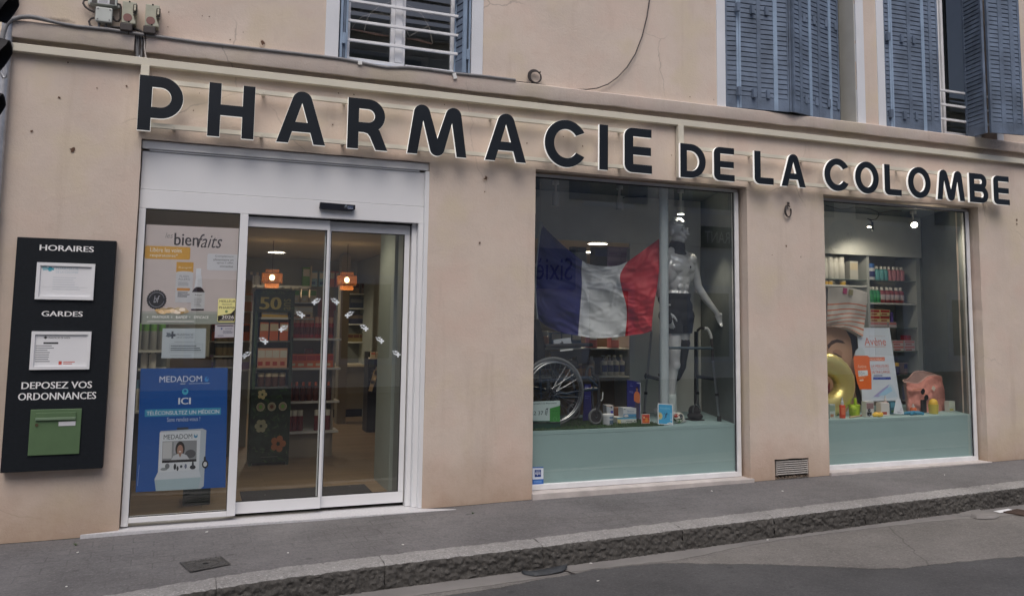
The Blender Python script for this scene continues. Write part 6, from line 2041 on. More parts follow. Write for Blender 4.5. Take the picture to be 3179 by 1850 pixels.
# green and white pharmacy-on-duty sign leaning at the wheel
yy = .24
q = [W('w12', x, y, yy) for x, y in ((-60, 900), (690, 900), (690, 440), (-60, 470))]
sh = Sheet(*q, fc(196, 214, 214), thick=.004)
gr = fc(58, 140, 58); tx = fc(22, 44, 52)
sh.text('Pour connaître la Pharmacie', .03, .855, .90, .93, tx, .006)
sh.text('32 37', .16, .33, .51, .52, tx, .006)
sh.poly([(.555, .35), (.615, .31), (.645, .60), (.66, .66), (.635, .655), (.60, .64), (.585, .60)], tx); sh.poly([(.57, .37), (.605, .345), (.63, .59), (.597, .595)], fc(196, 214, 214))
for i in range(3):
    for j in range(3): sh.rect(.575 + .012 * j + .004 * i, .40 + .05 * i, .583 + .012 * j + .004 * i, .43 + .05 * i, tx, k=sh.k + 1)
sh.poly([(.70, .0), (1, .0), (1, .76), (.70, .64)], gr); sh.rect(.72, .49, .95, .51, fc(40, 104, 48)); sh.ell(.85, .12, .06, .10, fc(96, 160, 96)); sh.ell(.85, .12, .045, .075, gr); sh.rect(0, 0, .70, .045, fc(18, 84, 62))
o = sh.mb.build('duty_sign', loc=(q[0] + q[1]) / 2, solid=-1); tag(o, 'white and green card reading 32 37 propped before the big wheelchair wheel', 'sign')
yy = .26
q = [W('w12', x, y, yy) for x, y in ((-60, 1040), (700, 1000), (690, 902), (-60, 902))]
mb = MB(); mb.box(q[0].x, q[1].x, yy, yy + .07, PT + .0015, q[2].z - .001, fc(16, 72, 56)); tag(mb.build('sign_stand', loc=(q[0].x, yy, PT), bevel=.003), 'dark green base block under the 32 37 card', 'stand')

# ---------------- flag
def smooth_path(ps, v):
    n = len(ps) - 1
    f = v * n; i = min(int(f), n - 1); t = f - i
    p = lambda k: Vector(ps[max(0, min(n, k))])
    a, b, c, d = p(i - 1), p(i), p(i + 1), p(i + 2)
    return .5 * ((2 * b) + (c - a) * t + (2 * a - 5 * b + 4 * c - d) * t * t + (3 * b - a - 3 * c + d) * t ** 3)


cols = [[(115, 480), (95, 620), (75, 820), (66, 1000), (72, 1160), (84, 1275)],
        [(190, 560), (180, 700), (150, 860), (140, 1040), (140, 1200), (145, 1330)],
        [(310, 670), (300, 790), (290, 900), (280, 1060), (280, 1230), (285, 1392)],
        [(455, 785), (448, 870), (452, 985), (442, 1130), (430, 1280), (420, 1415)],
        [(530, 818), (535, 900), (520, 1010), (515, 1140), (510, 1290), (510, 1432)],
        [(640, 834), (640, 920), (640, 1020), (640, 1150), (630, 1300), (620, 1437)],
        [(760, 825), (730, 900), (720, 1020), (735, 1150), (745, 1290), (735, 1430)],
        [(840, 788), (775, 905), (790, 1030), (825, 1160), (830, 1280), (815, 1420)],
        [(930, 728), (890, 880), (895, 1030), (910, 1170), (910, 1290), (900, 1408)],
        [(1020, 660), (1000, 830), (1000, 1000), (990, 1160), (985, 1290), (975, 1398)],
        [(1108, 598), (1108, 780), (1090, 980), (1060, 1150), (1045, 1280), (1040, 1380)]]
NU, NV = 80, 60
colv = []
for j in range(NV + 1):
    v = j / NV
    line = [smooth_path([(a, b, 0) for a, b in c], v) for c in cols]
    colv.append([smooth_path(line, i / NU) for i in range(NU + 1)])
pts = []
for j in range(NV + 1):
    for i in range(NU + 1):
        u, v = i / NU, j / NV
        p = colv[j][i]
        Y = .80 - .46 * u ** 1.2
        Y += .018 * math.sin(u * 9 - v * 5) * (.3 + v) + .014 * math.sin((u + v * .9) * 13) + .010 * math.sin((u * 1.2 - v) * 19) + .045 * math.sin(math.pi * u) * (1 - v) * .6
        Y += .010 * noise.noise(Vector((u * 6, v * 5, 3)))
        for fx, fy, sd in ((5.5, 3.2, 1.), (9., 8., 5.), (4., 9., 9.)): Y -= .010 * max(0, .16 - abs(noise.noise(Vector((u * fx + v * 1.5, v * fy, sd))))) / .16
        Y += .004 * (abs((v * 2.6) % 1 - .5) < .03) + .003 * (abs((u * 4.2) % 1 - .5) < .02)
        pts.append(W('fl', p.x, p.y, Y))


def flagcloth(name, col):
    m = bpy.data.materials.new(name); m.use_nodes = True
    n = m.node_tree; p = n.nodes['Principled BSDF']
    p.inputs['Base Color'].default_value = (*col, 1); p.inputs['Roughness'].default_value = .55
    p.inputs['Sheen Weight'].default_value = .3
    tr = n.nodes.new('ShaderNodeBsdfTranslucent'); tr.inputs[0].default_value = (*col, 1)
    mx = n.nodes.new('ShaderNodeMixShader'); mx.inputs[0].default_value = .10
    out = n.nodes['Material Output']
    n.links.new(p.outputs[0], mx.inputs[1]); n.links.new(tr.outputs[0], mx.inputs[2]); n.links.new(mx.outputs[0], out.inputs[0])
    return m


FB, FW, FR_ = flagcloth('blue_flag_cloth', S(20, 26, 118)), flagcloth('white_flag_cloth', S(228, 232, 236)), flagcloth('red_flag_cloth', S(192, 28, 44))
mb = MB(); mb.v = [tuple(p) for p in pts]
k1, k2 = int(NU * .3), int(NU * .7)
ids = [mb.m(FB), mb.m(FW), mb.m(FR_)]
for j in range(NV):
    for i in range(NU):
        mb.f.append((j * (NU + 1) + i, j * (NU + 1) + i + 1, (j + 1) * (NU + 1) + i + 1, (j + 1) * (NU + 1) + i)); mb.mi.append(ids[0] if i < k1 else ids[1] if i < k2 else ids[2])
fo = mb.build('flag', loc=pts[(NU + 1) * (NV // 2) + NU // 2], smooth=180, solid=-1)
tag(fo, 'large blue white and red striped flag hung across the left shop window', 'flag')
mb = MB()
hp = [pts[j * (NU + 1)] for j in range(0, NV + 1, 4)]
mb.tube([p + Vector((-.008, -.002, 0)) for p in hp], .0085, fc(176, 184, 190), 6)
c = hp[0]; mb.box(c.x - .03, c.x + .006, c.y - .006, c.y + .004, c.z - .03, c.z + .02, fc(190, 196, 200))
mb.lathe([(.009, -.008), (.006, -.009), (.006, -.006)], (c.x - .012, c.y, c.z), M['chrome'], 10, 'y', cap=False)
mb.build('hoist_band', fo, smooth=50)
mb = MB(); mb.tube([hp[0] + Vector((-.012, 0, .01)), (hp[0].x - .02, hp[0].y, 2.837)], .002, M['wire'], 4); tag(mb.build('hanging_thread', loc=hp[0]), 'thin thread holding the upper left corner of the flag', 'thread')

# ---------------- mannequin
MX = W('w3', 352, 760, .55).x
MSC, MA = 1.073, R_(16)
Rm_ = Matrix.Rotation(MA, 3, 'Z')
mo = Vector((MX, .56, PT))
man = thing('mannequin', mo, 'shiny silver male mannequin in black shorts with medical braces behind the pale post', 'mannequin')


def mp(x, y, z): return mo + Rm_ @ Vector((x, y, z)) * MSC


def el(mb, x, y, z, rx, ry, rz_, tilt=0., mat=None):
    mb.ball(mp(x, y, z), (rx * MSC, ry * MSC, rz_ * MSC), mat or M['silver'], 18, 12, Rm_ @ Matrix.Rotation(tilt, 3, 'Y'))


def limb(mb, pts, rad, mat=None, n=14):
    P_ = [mp(*p) for p in pts]
    # extra rings between joints so that the taper is round
    a, r = [], []
    for i in range(len(P_) - 1):
        for k in range(4):
            a.append(P_[i].lerp(P_[i + 1], k / 4)); r.append((rad[i] + (rad[i + 1] - rad[i]) * k / 4) * MSC)
    a.append(P_[-1]); r.append(rad[-1] * MSC)
    mb.tube(a, r, mat or M['silver'], n)
    for p, q in ((a[0], r[0]), (a[-1], r[-1])): mb.ball(p, q, mat or M['silver'], 12, 8)


body = MB()
# trunk
el(body, 0, .0, 1.40, .155, .105, .15); el(body, 0, .005, 1.47, .165, .085, .075); el(body, 0, .0, 1.27, .138, .090, .13); el(body, 0, .005, 1.13, .128, .084, .12)
el(body, 0, .01, 1.00, .155, .105, .11); el(body, -.075, .02, .95, .09, .105, .10); el(body, .075, .02, .95, .09, .105, .10)
for s_ in (-1, 1):
    el(body, s_ * .078, -.066, 1.395, .084, .046, .055)                 # chest
    el(body, s_ * .10, .05, 1.40, .07, .05, .11)                        # shoulder blade
    el(body, s_ * .186, .0, 1.475, .064, .062, .068); el(body, s_ * .115, .0, 1.37, .075, .085, .13)                    # shoulder cap
    limb(body, [(s_ * .04, .01, 1.565), (s_ * .15, .01, 1.50)], [.038, .045])
    for k, zz in enumerate((1.275, 1.215, 1.15)): el(body, s_ * .036, -.070, zz, .036, .023, .033)
# neck and head
limb(body, [(0, .012, 1.49), (0, .004, 1.58), (0, -.004, 1.66)], [.064, .057, .056])
ht = R_(12)


def hp_(x, y, z): c_, s_ = math.cos(ht), math.sin(ht); return (x * c_ - y * s_, x * s_ + y * c_, z)


def hel(x, y, z, rx, ry, rz_, t=0.):
    q = hp_(x, y, z)
    body.ball(mp(*q), (rx * MSC, ry * MSC, rz_ * MSC), M['silver'], 18, 12, Matrix.Rotation(MA + ht, 3, 'Z') @ Matrix.Rotation(t, 3, 'X'))


hel(0, .018, 1.765, .074, .092, .084); hel(0, -.03, 1.71, .060, .062, .072); hel(0, -.052, 1.652, .038, .034, .028); hel(0, -.064, 1.645, .02, .018, .016)
for s_ in (-1, 1):
    hel(s_ * .05, -.02, 1.665, .022, .05, .025)        # jaw
    hel(s_ * .040, -.062, 1.705, .022, .020, .018)     # cheek
    hel(s_ * .030, -.084, 1.757, .030, .016, .010)     # brow
    hel(s_ * .031, -.080, 1.738, .013, .009, .008)     # eye
    hel(s_ * .076, .018, 1.725, .010, .022, .032)      # ear
hel(0, -.098, 1.722, .011, .018, .032, .35); hel(0, -.116, 1.703, .016, .014, .011); hel(0, -.090, 1.676, .025, .012, .006); hel(0, -.088, 1.667, .021, .012, .006)
for k in range(26):                                     # moulded hair
    a = random.uniform(-1.3, 1.3) * 1.2; e = random.uniform(.25, 1.5)
    x, y, z = .074 * math.sin(a) * math.cos(e), .018 - .092 * math.cos(a) * math.cos(e), 1.765 + .088 * math.sin(e)
    if z < 1.79 and y < -.03: continue
    hel(x * 1.04, y * 1.03, z + .004, .018, .022, .012)


def hand(mb, w, d, palm_n, flip, curl=.5, s_=1.0):
    """hand at wrist w, pointing along d, palm facing palm_n"""
    d = Vector(d).normalized(); pn = Vector(palm_n).normalized(); sd = d.cross(pn).normalized() * flip
    w = Vector(w)
    L = lambda a, b, c: tuple(w + (d * a + sd * b + pn * c) * s_)
    limb(mb, [L(0, 0, 0), L(.03, 0, 0)], [.022, .024], n=10)
    for b in (-.026, -.009, .009, .025): limb(mb, [L(.025, b * .7, 0), L(.085, b, .003)], [.0155, .0125], n=8)
    for b, ln in ((-.028, .060), (-.010, .078), (.009, .084), (.027, .074)):
        a1, a2, a3 = ln * .45, ln * .33, ln * .24
        c1 = curl * .5; c2 = curl * 1.2; c3 = curl * 1.7
        p0 = (.085, b, .003); p1 = (p0[0] + a1 * math.cos(c1), b * 1.06, p0[2] + a1 * math.sin(c1)); p2 = (p1[0] + a2 * math.cos(c2), b * 1.08, p1[2] + a2 * math.sin(c2)); p3 = (p2[0] + a3 * math.cos(c3), b * 1.08, p2[2] + a3 * math.sin(c3))
        limb(mb, [L(*p0), L(*p1), L(*p2), L(*p3)], [.0095, .0088, .0080, .0068], n=8)
    limb(mb, [L(.025, .022, .004), L(.055, .046, .018), L(.085, .056, .03), L(.105, .055, .042)], [.013, .0115, .010, .008], n=8)


# left arm held out and forward
limb(body, [(.195, .005, 1.465), (.235, -.01, 1.35), (.262, -.02, 1.225)], [.053, .047, .038])
limb(body, [(.262, -.02, 1.225), (.305, -.06, 1.13), (.385, -.14, .985)], [.040, .038, .024])
hand(body, (.385, -.14, .985), (.30, -.25, -.75), (-.55, -.6, .1), -1, .55)
# right arm down beside the thigh
limb(body, [(-.195, .005, 1.465), (-.232, .02, 1.34), (-.25, .02, 1.21)], [.053, .047, .038])
limb(body, [(-.25, .02, 1.21), (-.252, -.03, 1.12), (-.235, -.085, .985)], [.040, .038, .025])
hand(body, (-.235, -.085, .985), (.08, -.2, -.95), (.8, .3, .1), 1, .35)
# legs: right straight, left stepping back
limb(body, [(-.085, .005, .92), (-.095, -.03, .72), (-.098, -.045, .52)], [.088, .074, .052]); el(body, -.098, -.062, .505, .046, .042, .055)
limb(body, [(-.098, -.045, .52), (-.102, -.005, .38), (-.10, -.0, .20), (-.10, -.01, .085)], [.050, .056, .037, .030]); el(body, -.102, .03, .36, .042, .042, .10)
limb(body, [(.085, .01, .92), (.09, .04, .72), (.088, .06, .51)], [.088, .074, .052]); el(body, .088, .045, .50, .046, .042, .055)
limb(body, [(.088, .06, .51), (.080, .14, .36), (.07, .22, .20), (.065, .27, .10)], [.050, .056, .037, .030]); el(body, .085, .165, .37, .042, .042, .10)
for s_, (ax, ay, az), yaw in ((-1, (-.10, -.01, .07), -.15), (1, (.065, .27, .09), .35)):
    f = Vector((math.sin(yaw), -math.cos(yaw), 0))
    A_ = Vector((ax, ay, 0))
    hz = .0 if s_ < 0 else .015
    limb(body, [tuple(A_ - f * .05 + Vector((0, 0, .035 + hz))), tuple(A_ + f * .04 + Vector((0, 0, .045))), tuple(A_ + f * .15 + Vector((0, 0, .024)))], [.034, .040, .024])
    for t in range(5):
        sd = Vector((-f.y, f.x, 0))
        o_ = sd * (-.03 + .0155 * t)
        limb(body, [tuple(A_ + f * .13 + o_ + Vector((0, 0, .02))), tuple(A_ + f * (.185 - .008 * abs(t - 1)) + o_ + Vector((0, 0, .013)))], [.012, .009], n=8)
fused(body, 'body', man, M['silver'], .0065, 4)
# clothing and braces
sh_ = MB()
el(sh_, 0, .005, 1.03, .166, .122, .12); el(sh_, 0, .002, 1.14, .145, .108, .10); el(sh_, -.078, .015, .95, .106, .122, .10); el(sh_, .078, .015, .95, .106, .122, .10); el(sh_, 0, -.055, .94, .08, .065, .08)
limb(sh_, [(-.085, .005, .92), (-.093, -.022, .80)], [.102, .096]); limb(sh_, [(.085, .01, .92), (.09, .03, .78)], [.102, .094])
fused(sh_, 'shorts', man, M['cloth'], .009, 3, cut=((PT + 1.155 * MSC, True), (PT + .79 * MSC, False)))
kb = MB(); limb(kb, [(.09, .038, .70), (.088, .06, .53), (.088, .062, .49), (.083, .12, .40)], [.082, .066, .064, .067]); fused(kb, 'knee_brace', man, M['cloth'], .008, 3)
nc = MB(); limb(nc, [(0, .010, 1.545), (0, .004, 1.595)], [.080, .078]); el(nc, 0, -.045, 1.585, .045, .035, .03); el(nc, 0, -.02, 1.53, .075, .07, .025); fused(nc, 'neck_collar', man, M['cloth'], .008, 3)
wb = MB(); limb(wb, [(-.250, -.04, 1.10), (-.235, -.085, .985), (-.230, -.100, .91)], [.043, .033, .038]); fused(wb, 'wrist_splint', man, M['cloth'], .007, 3)
for k, (p, q) in enumerate((((-.225, -.105, 1.045), (0, 0, 0)), ((-.215, -.125, .955), (0, 0, 0)))):
    mb = MB(); mb.ball(mp(*p), (.018, .008, .01), fc(205, 205, 205), 8, 6); mb.build('strap_tab', man, smooth=60)
ab = MB(); limb(ab, [(-.10, -.003, .21), (-.10, -.005, .10)], [.050, .044]); fused(ab, 'ankle_brace', man, fc(196, 206, 206), .007, 3)
for s_ in (-1, 1):
    mb = MB(); c = mp(-.10 + s_ * .052, -.005, .17); mb.box(c.x - .006, c.x + .006, c.y - .02, c.y + .02, c.z - .12, c.z + .10, fc(205, 214, 214)); mb.build('brace_shell', man, bevel=.004)
mb = MB(); mb.ball(mp(.048, -.118, 1.40), (.009, .004, .014), M['ink'], 8, 6); mb.build('sticker_dot', man)

# ---------------- walking frame
AL, BK = M['chrome'], M['rubber']
w1, w2 = .36, .86
P5 = lambda x, y, Y: W('w5', x, y, Y)
wk = thing('walker', P5(560, 870, .5), 'folding aluminium walking frame with dark tubes, standing round the mannequin', 'walking frame')
def leg(pts, Y0, Y1, r=.0125):
    n = len(pts)
    P_ = [P5(x, y, Y0 + (Y1 - Y0) * i / (n - 1)) for i, (x, y) in enumerate(pts)]
    mb = MB(); mb.tube(P_, r, AL, 12); l_ = mb.build('leg', wk, smooth=50)
    e = P_[-1]; mb = MB(); mb.lathe([(.021, 0), (.023, .01), (.020, .04), (.017, .05)], (e.x, e.y, PT + .001), BK, 14); mb.build('rubber_foot', l_, smooth=50)
    m_ = P_[-1].lerp(P_[-2], .99 if n < 3 else .72); mb = MB(); mb.lathe([(.0165, -.012), (.0165, .012)], P5(670, 668, Y1) if pts[0][0] > 550 else m_, BK, 12); mb.build('clamp', l_, smooth=50)
    return P_
leg([(640, 400), (655, 540), (672, 690), (690, 870)], w1, w1)
mb = MB(); mb.tube([P5(*p, w1 + .0) for p in ((574, 150), (592, 150), (608, 170), (622, 205), (628, 228))], .0155, fc(200, 200, 196), 12); mb.build('handle', wk, smooth=50)
mb = MB(); mb.tube([P5(628, 228, w1), P5(634, 300, w1), P5(640, 402, w1)], .0125, M['cable'], 10); mb.tube([P5(574, 150, w1), P5(540, 148, w1 + .2), P5(520, 165, w2 - .1)], .0125, M['cable'], 10); mb.build('upper_tube', wk, smooth=50)
leg([(516, 172), (516, 400), (518, 600), (524, 800)], w2 - .1, w2 - .1)
leg([(226, 195), (224, 420), (222, 760)], w1, w1, .010)
leg([(158, 175), (140, 360), (118, 600), (103, 805)], w2, w2 - .02, .0115)
mb = MB(); mb.tube([P5(222, 302, w1), P5(420, 303, w1), P5(640, 306, w1)], .0135, pm('slate_tube', (.12, .16, .18), .35, metal=.5), 10); mb.build('cross_bar', wk, smooth=50)
mb = MB(); a, b = P5(122, 524, w2), P5(222, 548, w1 + .1); mb.tube([a, b], .017, BK, 8); mb.ball(a, (.03, .02, .035), BK, 10, 6); mb.build('side_brace', wk, smooth=50)
mb = MB(); a, b = P5(516, 525, w2 - .1), P5(655, 548, w1); mb.tube([a, b], .017, BK, 8); mb.build('side_brace', wk, smooth=50)
# cane with a black base
cb = P5(500, 880, .50)
t = thing('orthopaedic_shoe', (cb.x, .50, PT), 'black rounded shoe with a looped strap standing between the walking frame legs', 'shoe')
mb = MB(); s0 = P5(452, 880, .5).x; s1 = P5(548, 880, .5).x; w_ = (s1 - s0) / 2
mb.ball((cb.x, .50, PT + .04), (w_, .09, .040), M['cloth'], 18, 10); mb.ball((cb.x + .004, .52, PT + .085), (w_ * .78, .065, .06), M['cloth'], 18, 10); mb.build('body', t, smooth=180)
mb = MB(); mb.tube([(cb.x + w_ * .62 * math.cos(a), .47, PT + .085 + .075 * math.sin(a)) for a in [R_(-10 + 200 * k / 16) for k in range(17)]], .005, fc(84, 88, 90), 6); mb.build('strap', t, smooth=50)
mb = MB(); mb.box(cb.x - w_ * .98, cb.x + w_ * .98, .43, .585, PT + .0015, PT + .012, BK); mb.build('sole', t, bevel=.008)
a = P5(500, 780, .62); mb = MB(); mb.cyl((a.x, .62, PT + .002), P5(503, 175, .62), .013, M['cloth'], n=10); tag(mb.build('walking_stick', loc=(a.x, .62, PT), smooth=50), 'black stick standing upright beside the rear leg of the walking frame', 'stick')

# ---------------- small goods on the platform
bc = P5(372, 862, .31); br_ = .052
mb = MB(); mb.ball((bc.x, .31, PT + br_ + .001), br_, fc(222, 218, 206), 28, 18)
C0 = Vector((bc.x, .31, PT + br_ + .001))
def patch(mb, th0, ph0, rt, rp, m_, k):
    pts = []
    for i in range(20):
        a = 2 * math.pi * i / 20
        th, ph = th0 + rt * math.cos(a) * (1 + .3 * math.sin(3 * a)), ph0 + rp * math.sin(a)
        pts.append(C0 + Vector((math.sin(th) * math.cos(ph), -math.cos(th) * math.cos(ph), math.sin(ph))) * (br_ + .0006 * k))
    c = sum(pts, Vector()) / 20; c = C0 + (c - C0).normalized() * (br_ + .0006 * k)
    mb.add([c] + pts, [(0, i + 1, (i + 1) % 20 + 1) for i in range(20)], m_)
for th, ph, rt, rp, m_ in ((-1.15, .48, .62, .30, red), (-.45, -.5, .62, .42, fc(60, 110, 50)), (-.02, .38, .34, .48, fc(40, 50, 60)), (-1.5, -.45, .3, .3, fc(70, 120, 60))):
    patch(mb, th, ph, rt * 1.15, rp * 1.2, fc(28, 28, 30), 1); patch(mb, th, ph, rt, rp, m_, 2)
tag(mb.build('football', loc=(bc.x, .31, PT), smooth=60), 'miniature white football with red and green panels at the foot of the mannequin', 'ball')

def card(name, z, quad, Y, Yb, base, label, cat, thick=.004, foot=True):
    q = [W(z, *quad[0], Y), W(z, *quad[1], Y), W(z, *quad[2], Yb), W(z, *quad[3], Yb)]
    sh = Sheet(*q, base, thick=thick)
    sh.meta = (name, label, cat, (q[0] + q[1]) / 2)
    return sh
def done(sh): n_, l_, c_, p_ = sh.meta; o_ = sh.mb.build(n_, loc=p_, solid=-1); return tag(o_, l_, c_)

sh = card('display_card', 'w13', ((545, 905), (862, 925), (850, 490), (545, 470)), .20, .23, fc(228, 232, 236), "light blue card with a running figure and yellow flower at the post's foot", 'card')
sb = fc(72, 172, 222)
sh.rect(.055, .04, .95, .95, sb); sh.text('Articulations', .14, .735, .82, .83, fc(150, 210, 236), .006); sh.lines(.2, .69, .8, .715, 1, fc(120, 196, 230))
for k in range(14): a = 2 * math.pi * k / 14; sh.poly([(.055 + (.03 if math.cos(a) > -.2 else 0), .40)] + [(max(.055, .11 + .20 * math.cos(a + d)), .40 + .17 * math.sin(a + d)) for d in (-.16, 0, .16)], fc(232, 206, 96), k=sh.k + 1)
sh.k += 1; sh.ell(.11, .40, .06, .06, fc(206, 150, 60))
fig = fc(24, 40, 66); sh.ell(.60, .545, .035, .024, fig); sh.poly([(.50, .50), (.58, .53), (.60, .50), (.54, .41), (.50, .42)], fig); sh.poly([(.51, .43), (.55, .42), (.50, .34), (.44, .28), (.42, .29), (.47, .35)], fig); sh.poly([(.53, .42), (.56, .41), (.57, .36), (.54, .31), (.53, .315), (.55, .36)], fig); sh.poly([(.52, .51), (.42, .54), (.41, .50), (.43, .50), (.44, .52)], fig); sh.poly([(.58, .52), (.66, .47), (.71, .50), (.70, .51), (.66, .49), (.59, .53)], fig)
sh.rect(.80, .28, .92, .58, fc(120, 190, 226)); sh.ell(.86, .24, .05, .04, fc(190, 214, 226)); sh.poly([(.55, .04), (.95, .04), (.95, .11), (.80, .13), (.66, .10)], fc(226, 230, 232)); sh.text('Arkopharma', .68, .05, .92, .075, fc(80, 100, 90)) if False else sh.lines(.68, .05, .92, .08, 1, fc(90, 110, 96), .6, 0)
done(sh)
sh = card('display_card', 'w13', ((215, 895), (380, 888), (380, 690), (210, 692)), .28, .29, fc(214, 196, 186), 'small red and orange framed card standing on the turf before the post', 'card', .012)
sh.rect(.07, .05, .95, .93, fc(196, 66, 40)); sh.rect(.07, .05, .95, .35, fc(216, 104, 50)); sh.rect(.20, .55, .38, .72, fc(232, 190, 150)); sh.ell(.6, .33, .2, .16, fc(226, 140, 50)); sh.lines(.4, .5, .85, .6, 2, fc(236, 160, 60), .6)
done(sh)
# tall purple standee
sh = card('standee', 'w12', ((2150, 800), (2440, 850), (2440, 40), (2150, -10)), .55, .58, fc(38, 40, 110), 'tall dark blue standee showing a person in an orange jumper, left of the post', 'standee', .012)
wl = fc(206, 210, 220); sh.rect(.96, .02, .995, .99, wl); sh.rect(.72, .955, .97, .968, wl); sh.rect(.7, .015, .97, .028, wl); sh.text('A', .24, .87, .34, .93, fc(90, 96, 160)); sh.lines(.2, .84, .45, .865, 1, fc(120, 126, 180)); sh.lines(.16, .66, .5, .72, 2, fc(120, 126, 180))
skin, og = fc(150, 104, 80), fc(204, 116, 70)
sh.poly([(.50, .0), (.52, .24), (.62, .46), (.92, .44), (.88, .24), (.93, .0)], fc(70, 64, 88)); sh.poly([(.50, .47), (.50, .64), (.58, .70), (.68, .735), (.80, .73), (.93, .69), (.97, .60), (.95, .44), (.80, .42), (.60, .45)], og); sh.ell(.735, .80, .085, .050, skin); sh.ell(.735, .832, .085, .026, fc(50, 38, 34)); sh.rect(.70, .725, .77, .76, skin)
done(sh)
sh = card('standee', 'w12', ((1190, 900), (1385, 900), (1360, 85), (1225, 85)), .70, .72, fc(36, 34, 104), 'dark blue narrow standee behind the caster of the wheelchair', 'standee', .012)
sh.rect(.05, .84, .6, .95, fc(110, 116, 170)); sh.lines(.1, .6, .8, .7, 2, fc(86, 90, 150)); done(sh)


def carton(z, fr_, Y, d, mats, label, cat='box', paint=None, top=None):
    q = [W(z, x, y, Y) for x, y in fr_]
    sh = Sheet(*q, mats, thick=d)
    if paint: paint(sh)
    o_ = sh.mb.build('carton', loc=(q[0] + q[1]) / 2, solid=-1)
    return tag(o_, label, cat)


def p1(sh): sh.rect(0, 0, 1, .32, fc(80, 150, 196)); sh.ell(.22, .12, .18, .14, fc(228, 222, 222)); sh.text('Nexcare', .3, .55, .82, .76, fc(96, 130, 170), .006); sh.lines(.3, .40, .8, .48, 1, fc(130, 160, 190)); sh.rect(.06, .82, .16, .9, fc(60, 60, 70))
carton('w12', ((2070, 800), (2345, 790), (2345, 605), (2065, 600)), .40, .10, fc(206, 212, 218), 'white and blue carton stacked on the flat dressing box', 'box', p1)
def p2(sh): sh.rect(0, .72, 1, 1, fc(90, 168, 206)); sh.rect(0, 0, .18, .72, fc(226, 214, 150)); sh.lines(.45, .25, .78, .42, 1, fc(120, 130, 130), .7, 0); sh.ell(.92, .32, .03, .12, fc(40, 50, 50), 10)
carton('w12', ((1940, 945), (2350, 922), (2350, 800), (1935, 812)), .40, .13, fc(212, 218, 214), 'flat white dressing box with a blue stripe, lying on the turf', 'box', p2)
def p3(sh): sh.rect(.55, .05, .95, .36, fc(76, 76, 170)); sh.rect(.4, .66, .8, .86, fc(60, 66, 80)); sh.ell(.5, .72, .1, .1, fc(206, 200, 196)); sh.rect(.0, .88, 1, 1, fc(214, 190, 180))
carton('w12', ((1710, 730), (1855, 725), (1850, 545), (1700, 545)), .50, .08, fc(186, 192, 200), 'small white carton behind the white tub', 'box', p3)
t0, t1, tz = W('w12', 1612, 980, .36), W('w12', 1850, 980, .36), W('w12', 1730, 735, .36).z
r_ = (t1.x - t0.x) / 2 * .9; c = Vector(((t0.x + t1.x) / 2, .36, PT + .008))
mb = MB(); mb.lathe([(r_ * .93, 0), (r_ * .95, .004), (r_, tz - c.z - .016)], c, fc(206, 210, 216), 24); mb.lathe([(r_ * 1.06, tz - c.z - .016), (r_ * 1.06, tz - c.z), (r_ * .98, tz - c.z + .002)], c, fc(222, 224, 228), 24)
for z0, z1, m_ in ((.12, .46, fc(96, 118, 140)), (.62, .82, fc(110, 140, 170))):
    pp = [(c.x + (r_ * .985 + .001) * math.cos(a), c.y + (r_ * .985 + .001) * math.sin(a)) for a in [R_(-100 + 80 * i / 8) for i in range(9)]]
    h = tz - c.z
    mb.add([(x, y, c.z + h * z0) for x, y in pp] + [(x, y, c.z + h * z1) for x, y in pp], [(i, i + 1, i + 10, i + 9) for i in range(8)], m_)
tag(mb.build('tub', loc=c, smooth=40), 'white plastic tub with a lid beside the wheelchair caster', 'tub')
carton('w12', ((1870, 840), (2050, 820), (2040, 600), (1870, 600)), .62, .10, fc(120, 74, 50), 'brown carton in shade behind the white tub', 'box')
carton('w12', ((925, 590), (1070, 570), (1070, 440), (925, 450)), .95, .1, fc(120, 104, 100), 'dull mauve carton seen through the spokes', 'box')
# goods on low step behind
zst = W('w4', 480, 770, 1.05).z
t = thing('display_shelf', (3.9, 1.45, 0), 'white shelving behind the flag with pump bottles on it', 'shelf')
YS1 = 1.42
xs0, xs1 = 3.1, W('w4', 793, 400, YS1).x
z_lo, z_up = W('w4', 650, 520, YS1).z, W('w4', 650, 303, YS1).z
for z in (z_lo, z_up, W('fl', 600, 838, YS1 + .1).z): board(t, xs0, xs1, YS1 - .05, YS1 + .3, z, .016, 'grey_board')
mb = MB(); mb.box(xs1 - .02, xs1 - .0005, YS1 - .06, YS1 + .3, .01, 2.3, M['grey_board']); mb.build('end_panel', t)
mb = MB(); mb.box(xs0, xs1 - .021, YS1 + .301, YS1 + .32, .01, z_up + .16, pm('tan_back_board', (.30, .22, .12), .7)); mb.build('back_panel', t)
b0 = W('w4', 575, 515, YS1)
row(('pump', .037, .215, 0, (fc(210, 206, 196), fc(206, 204, 196), nvy), 'white pump bottle with a dark blue label'), z_lo + .001, YS1 + .02, b0.x, xs1 - .05, 4, 'on the shelf right below the flag')
row(('bottle', .035, .20, 0, (crm, wt), 'cream bottle'), z_lo + .001, YS1 + .14, b0.x - .35, b0.x + .35, 8, 'in the back row below the flag', .012)
row(('jar', .045, .11, 0, (fc(196, 140, 80), brn), 'amber jar'), z_lo + .001, YS1 + .04, b0.x - .42, b0.x - .1, 3, 'on the shelf left of the pump bottles')
row(('capped', .045, .19, 0, (fc(120, 140, 170), wt), 'grey blue bottle'), z_up + .001, YS1 + .03, xs0 + .15, xs0 + .5, 4, 'just under the blue stripe of the flag')
row(('capped', .050, .17, 0, (peach, wt), 'peach bottle'), z_up + .001, YS1 + .03, xs0 + .52, xs0 + .78, 3, 'just under the white stripe of the flag')
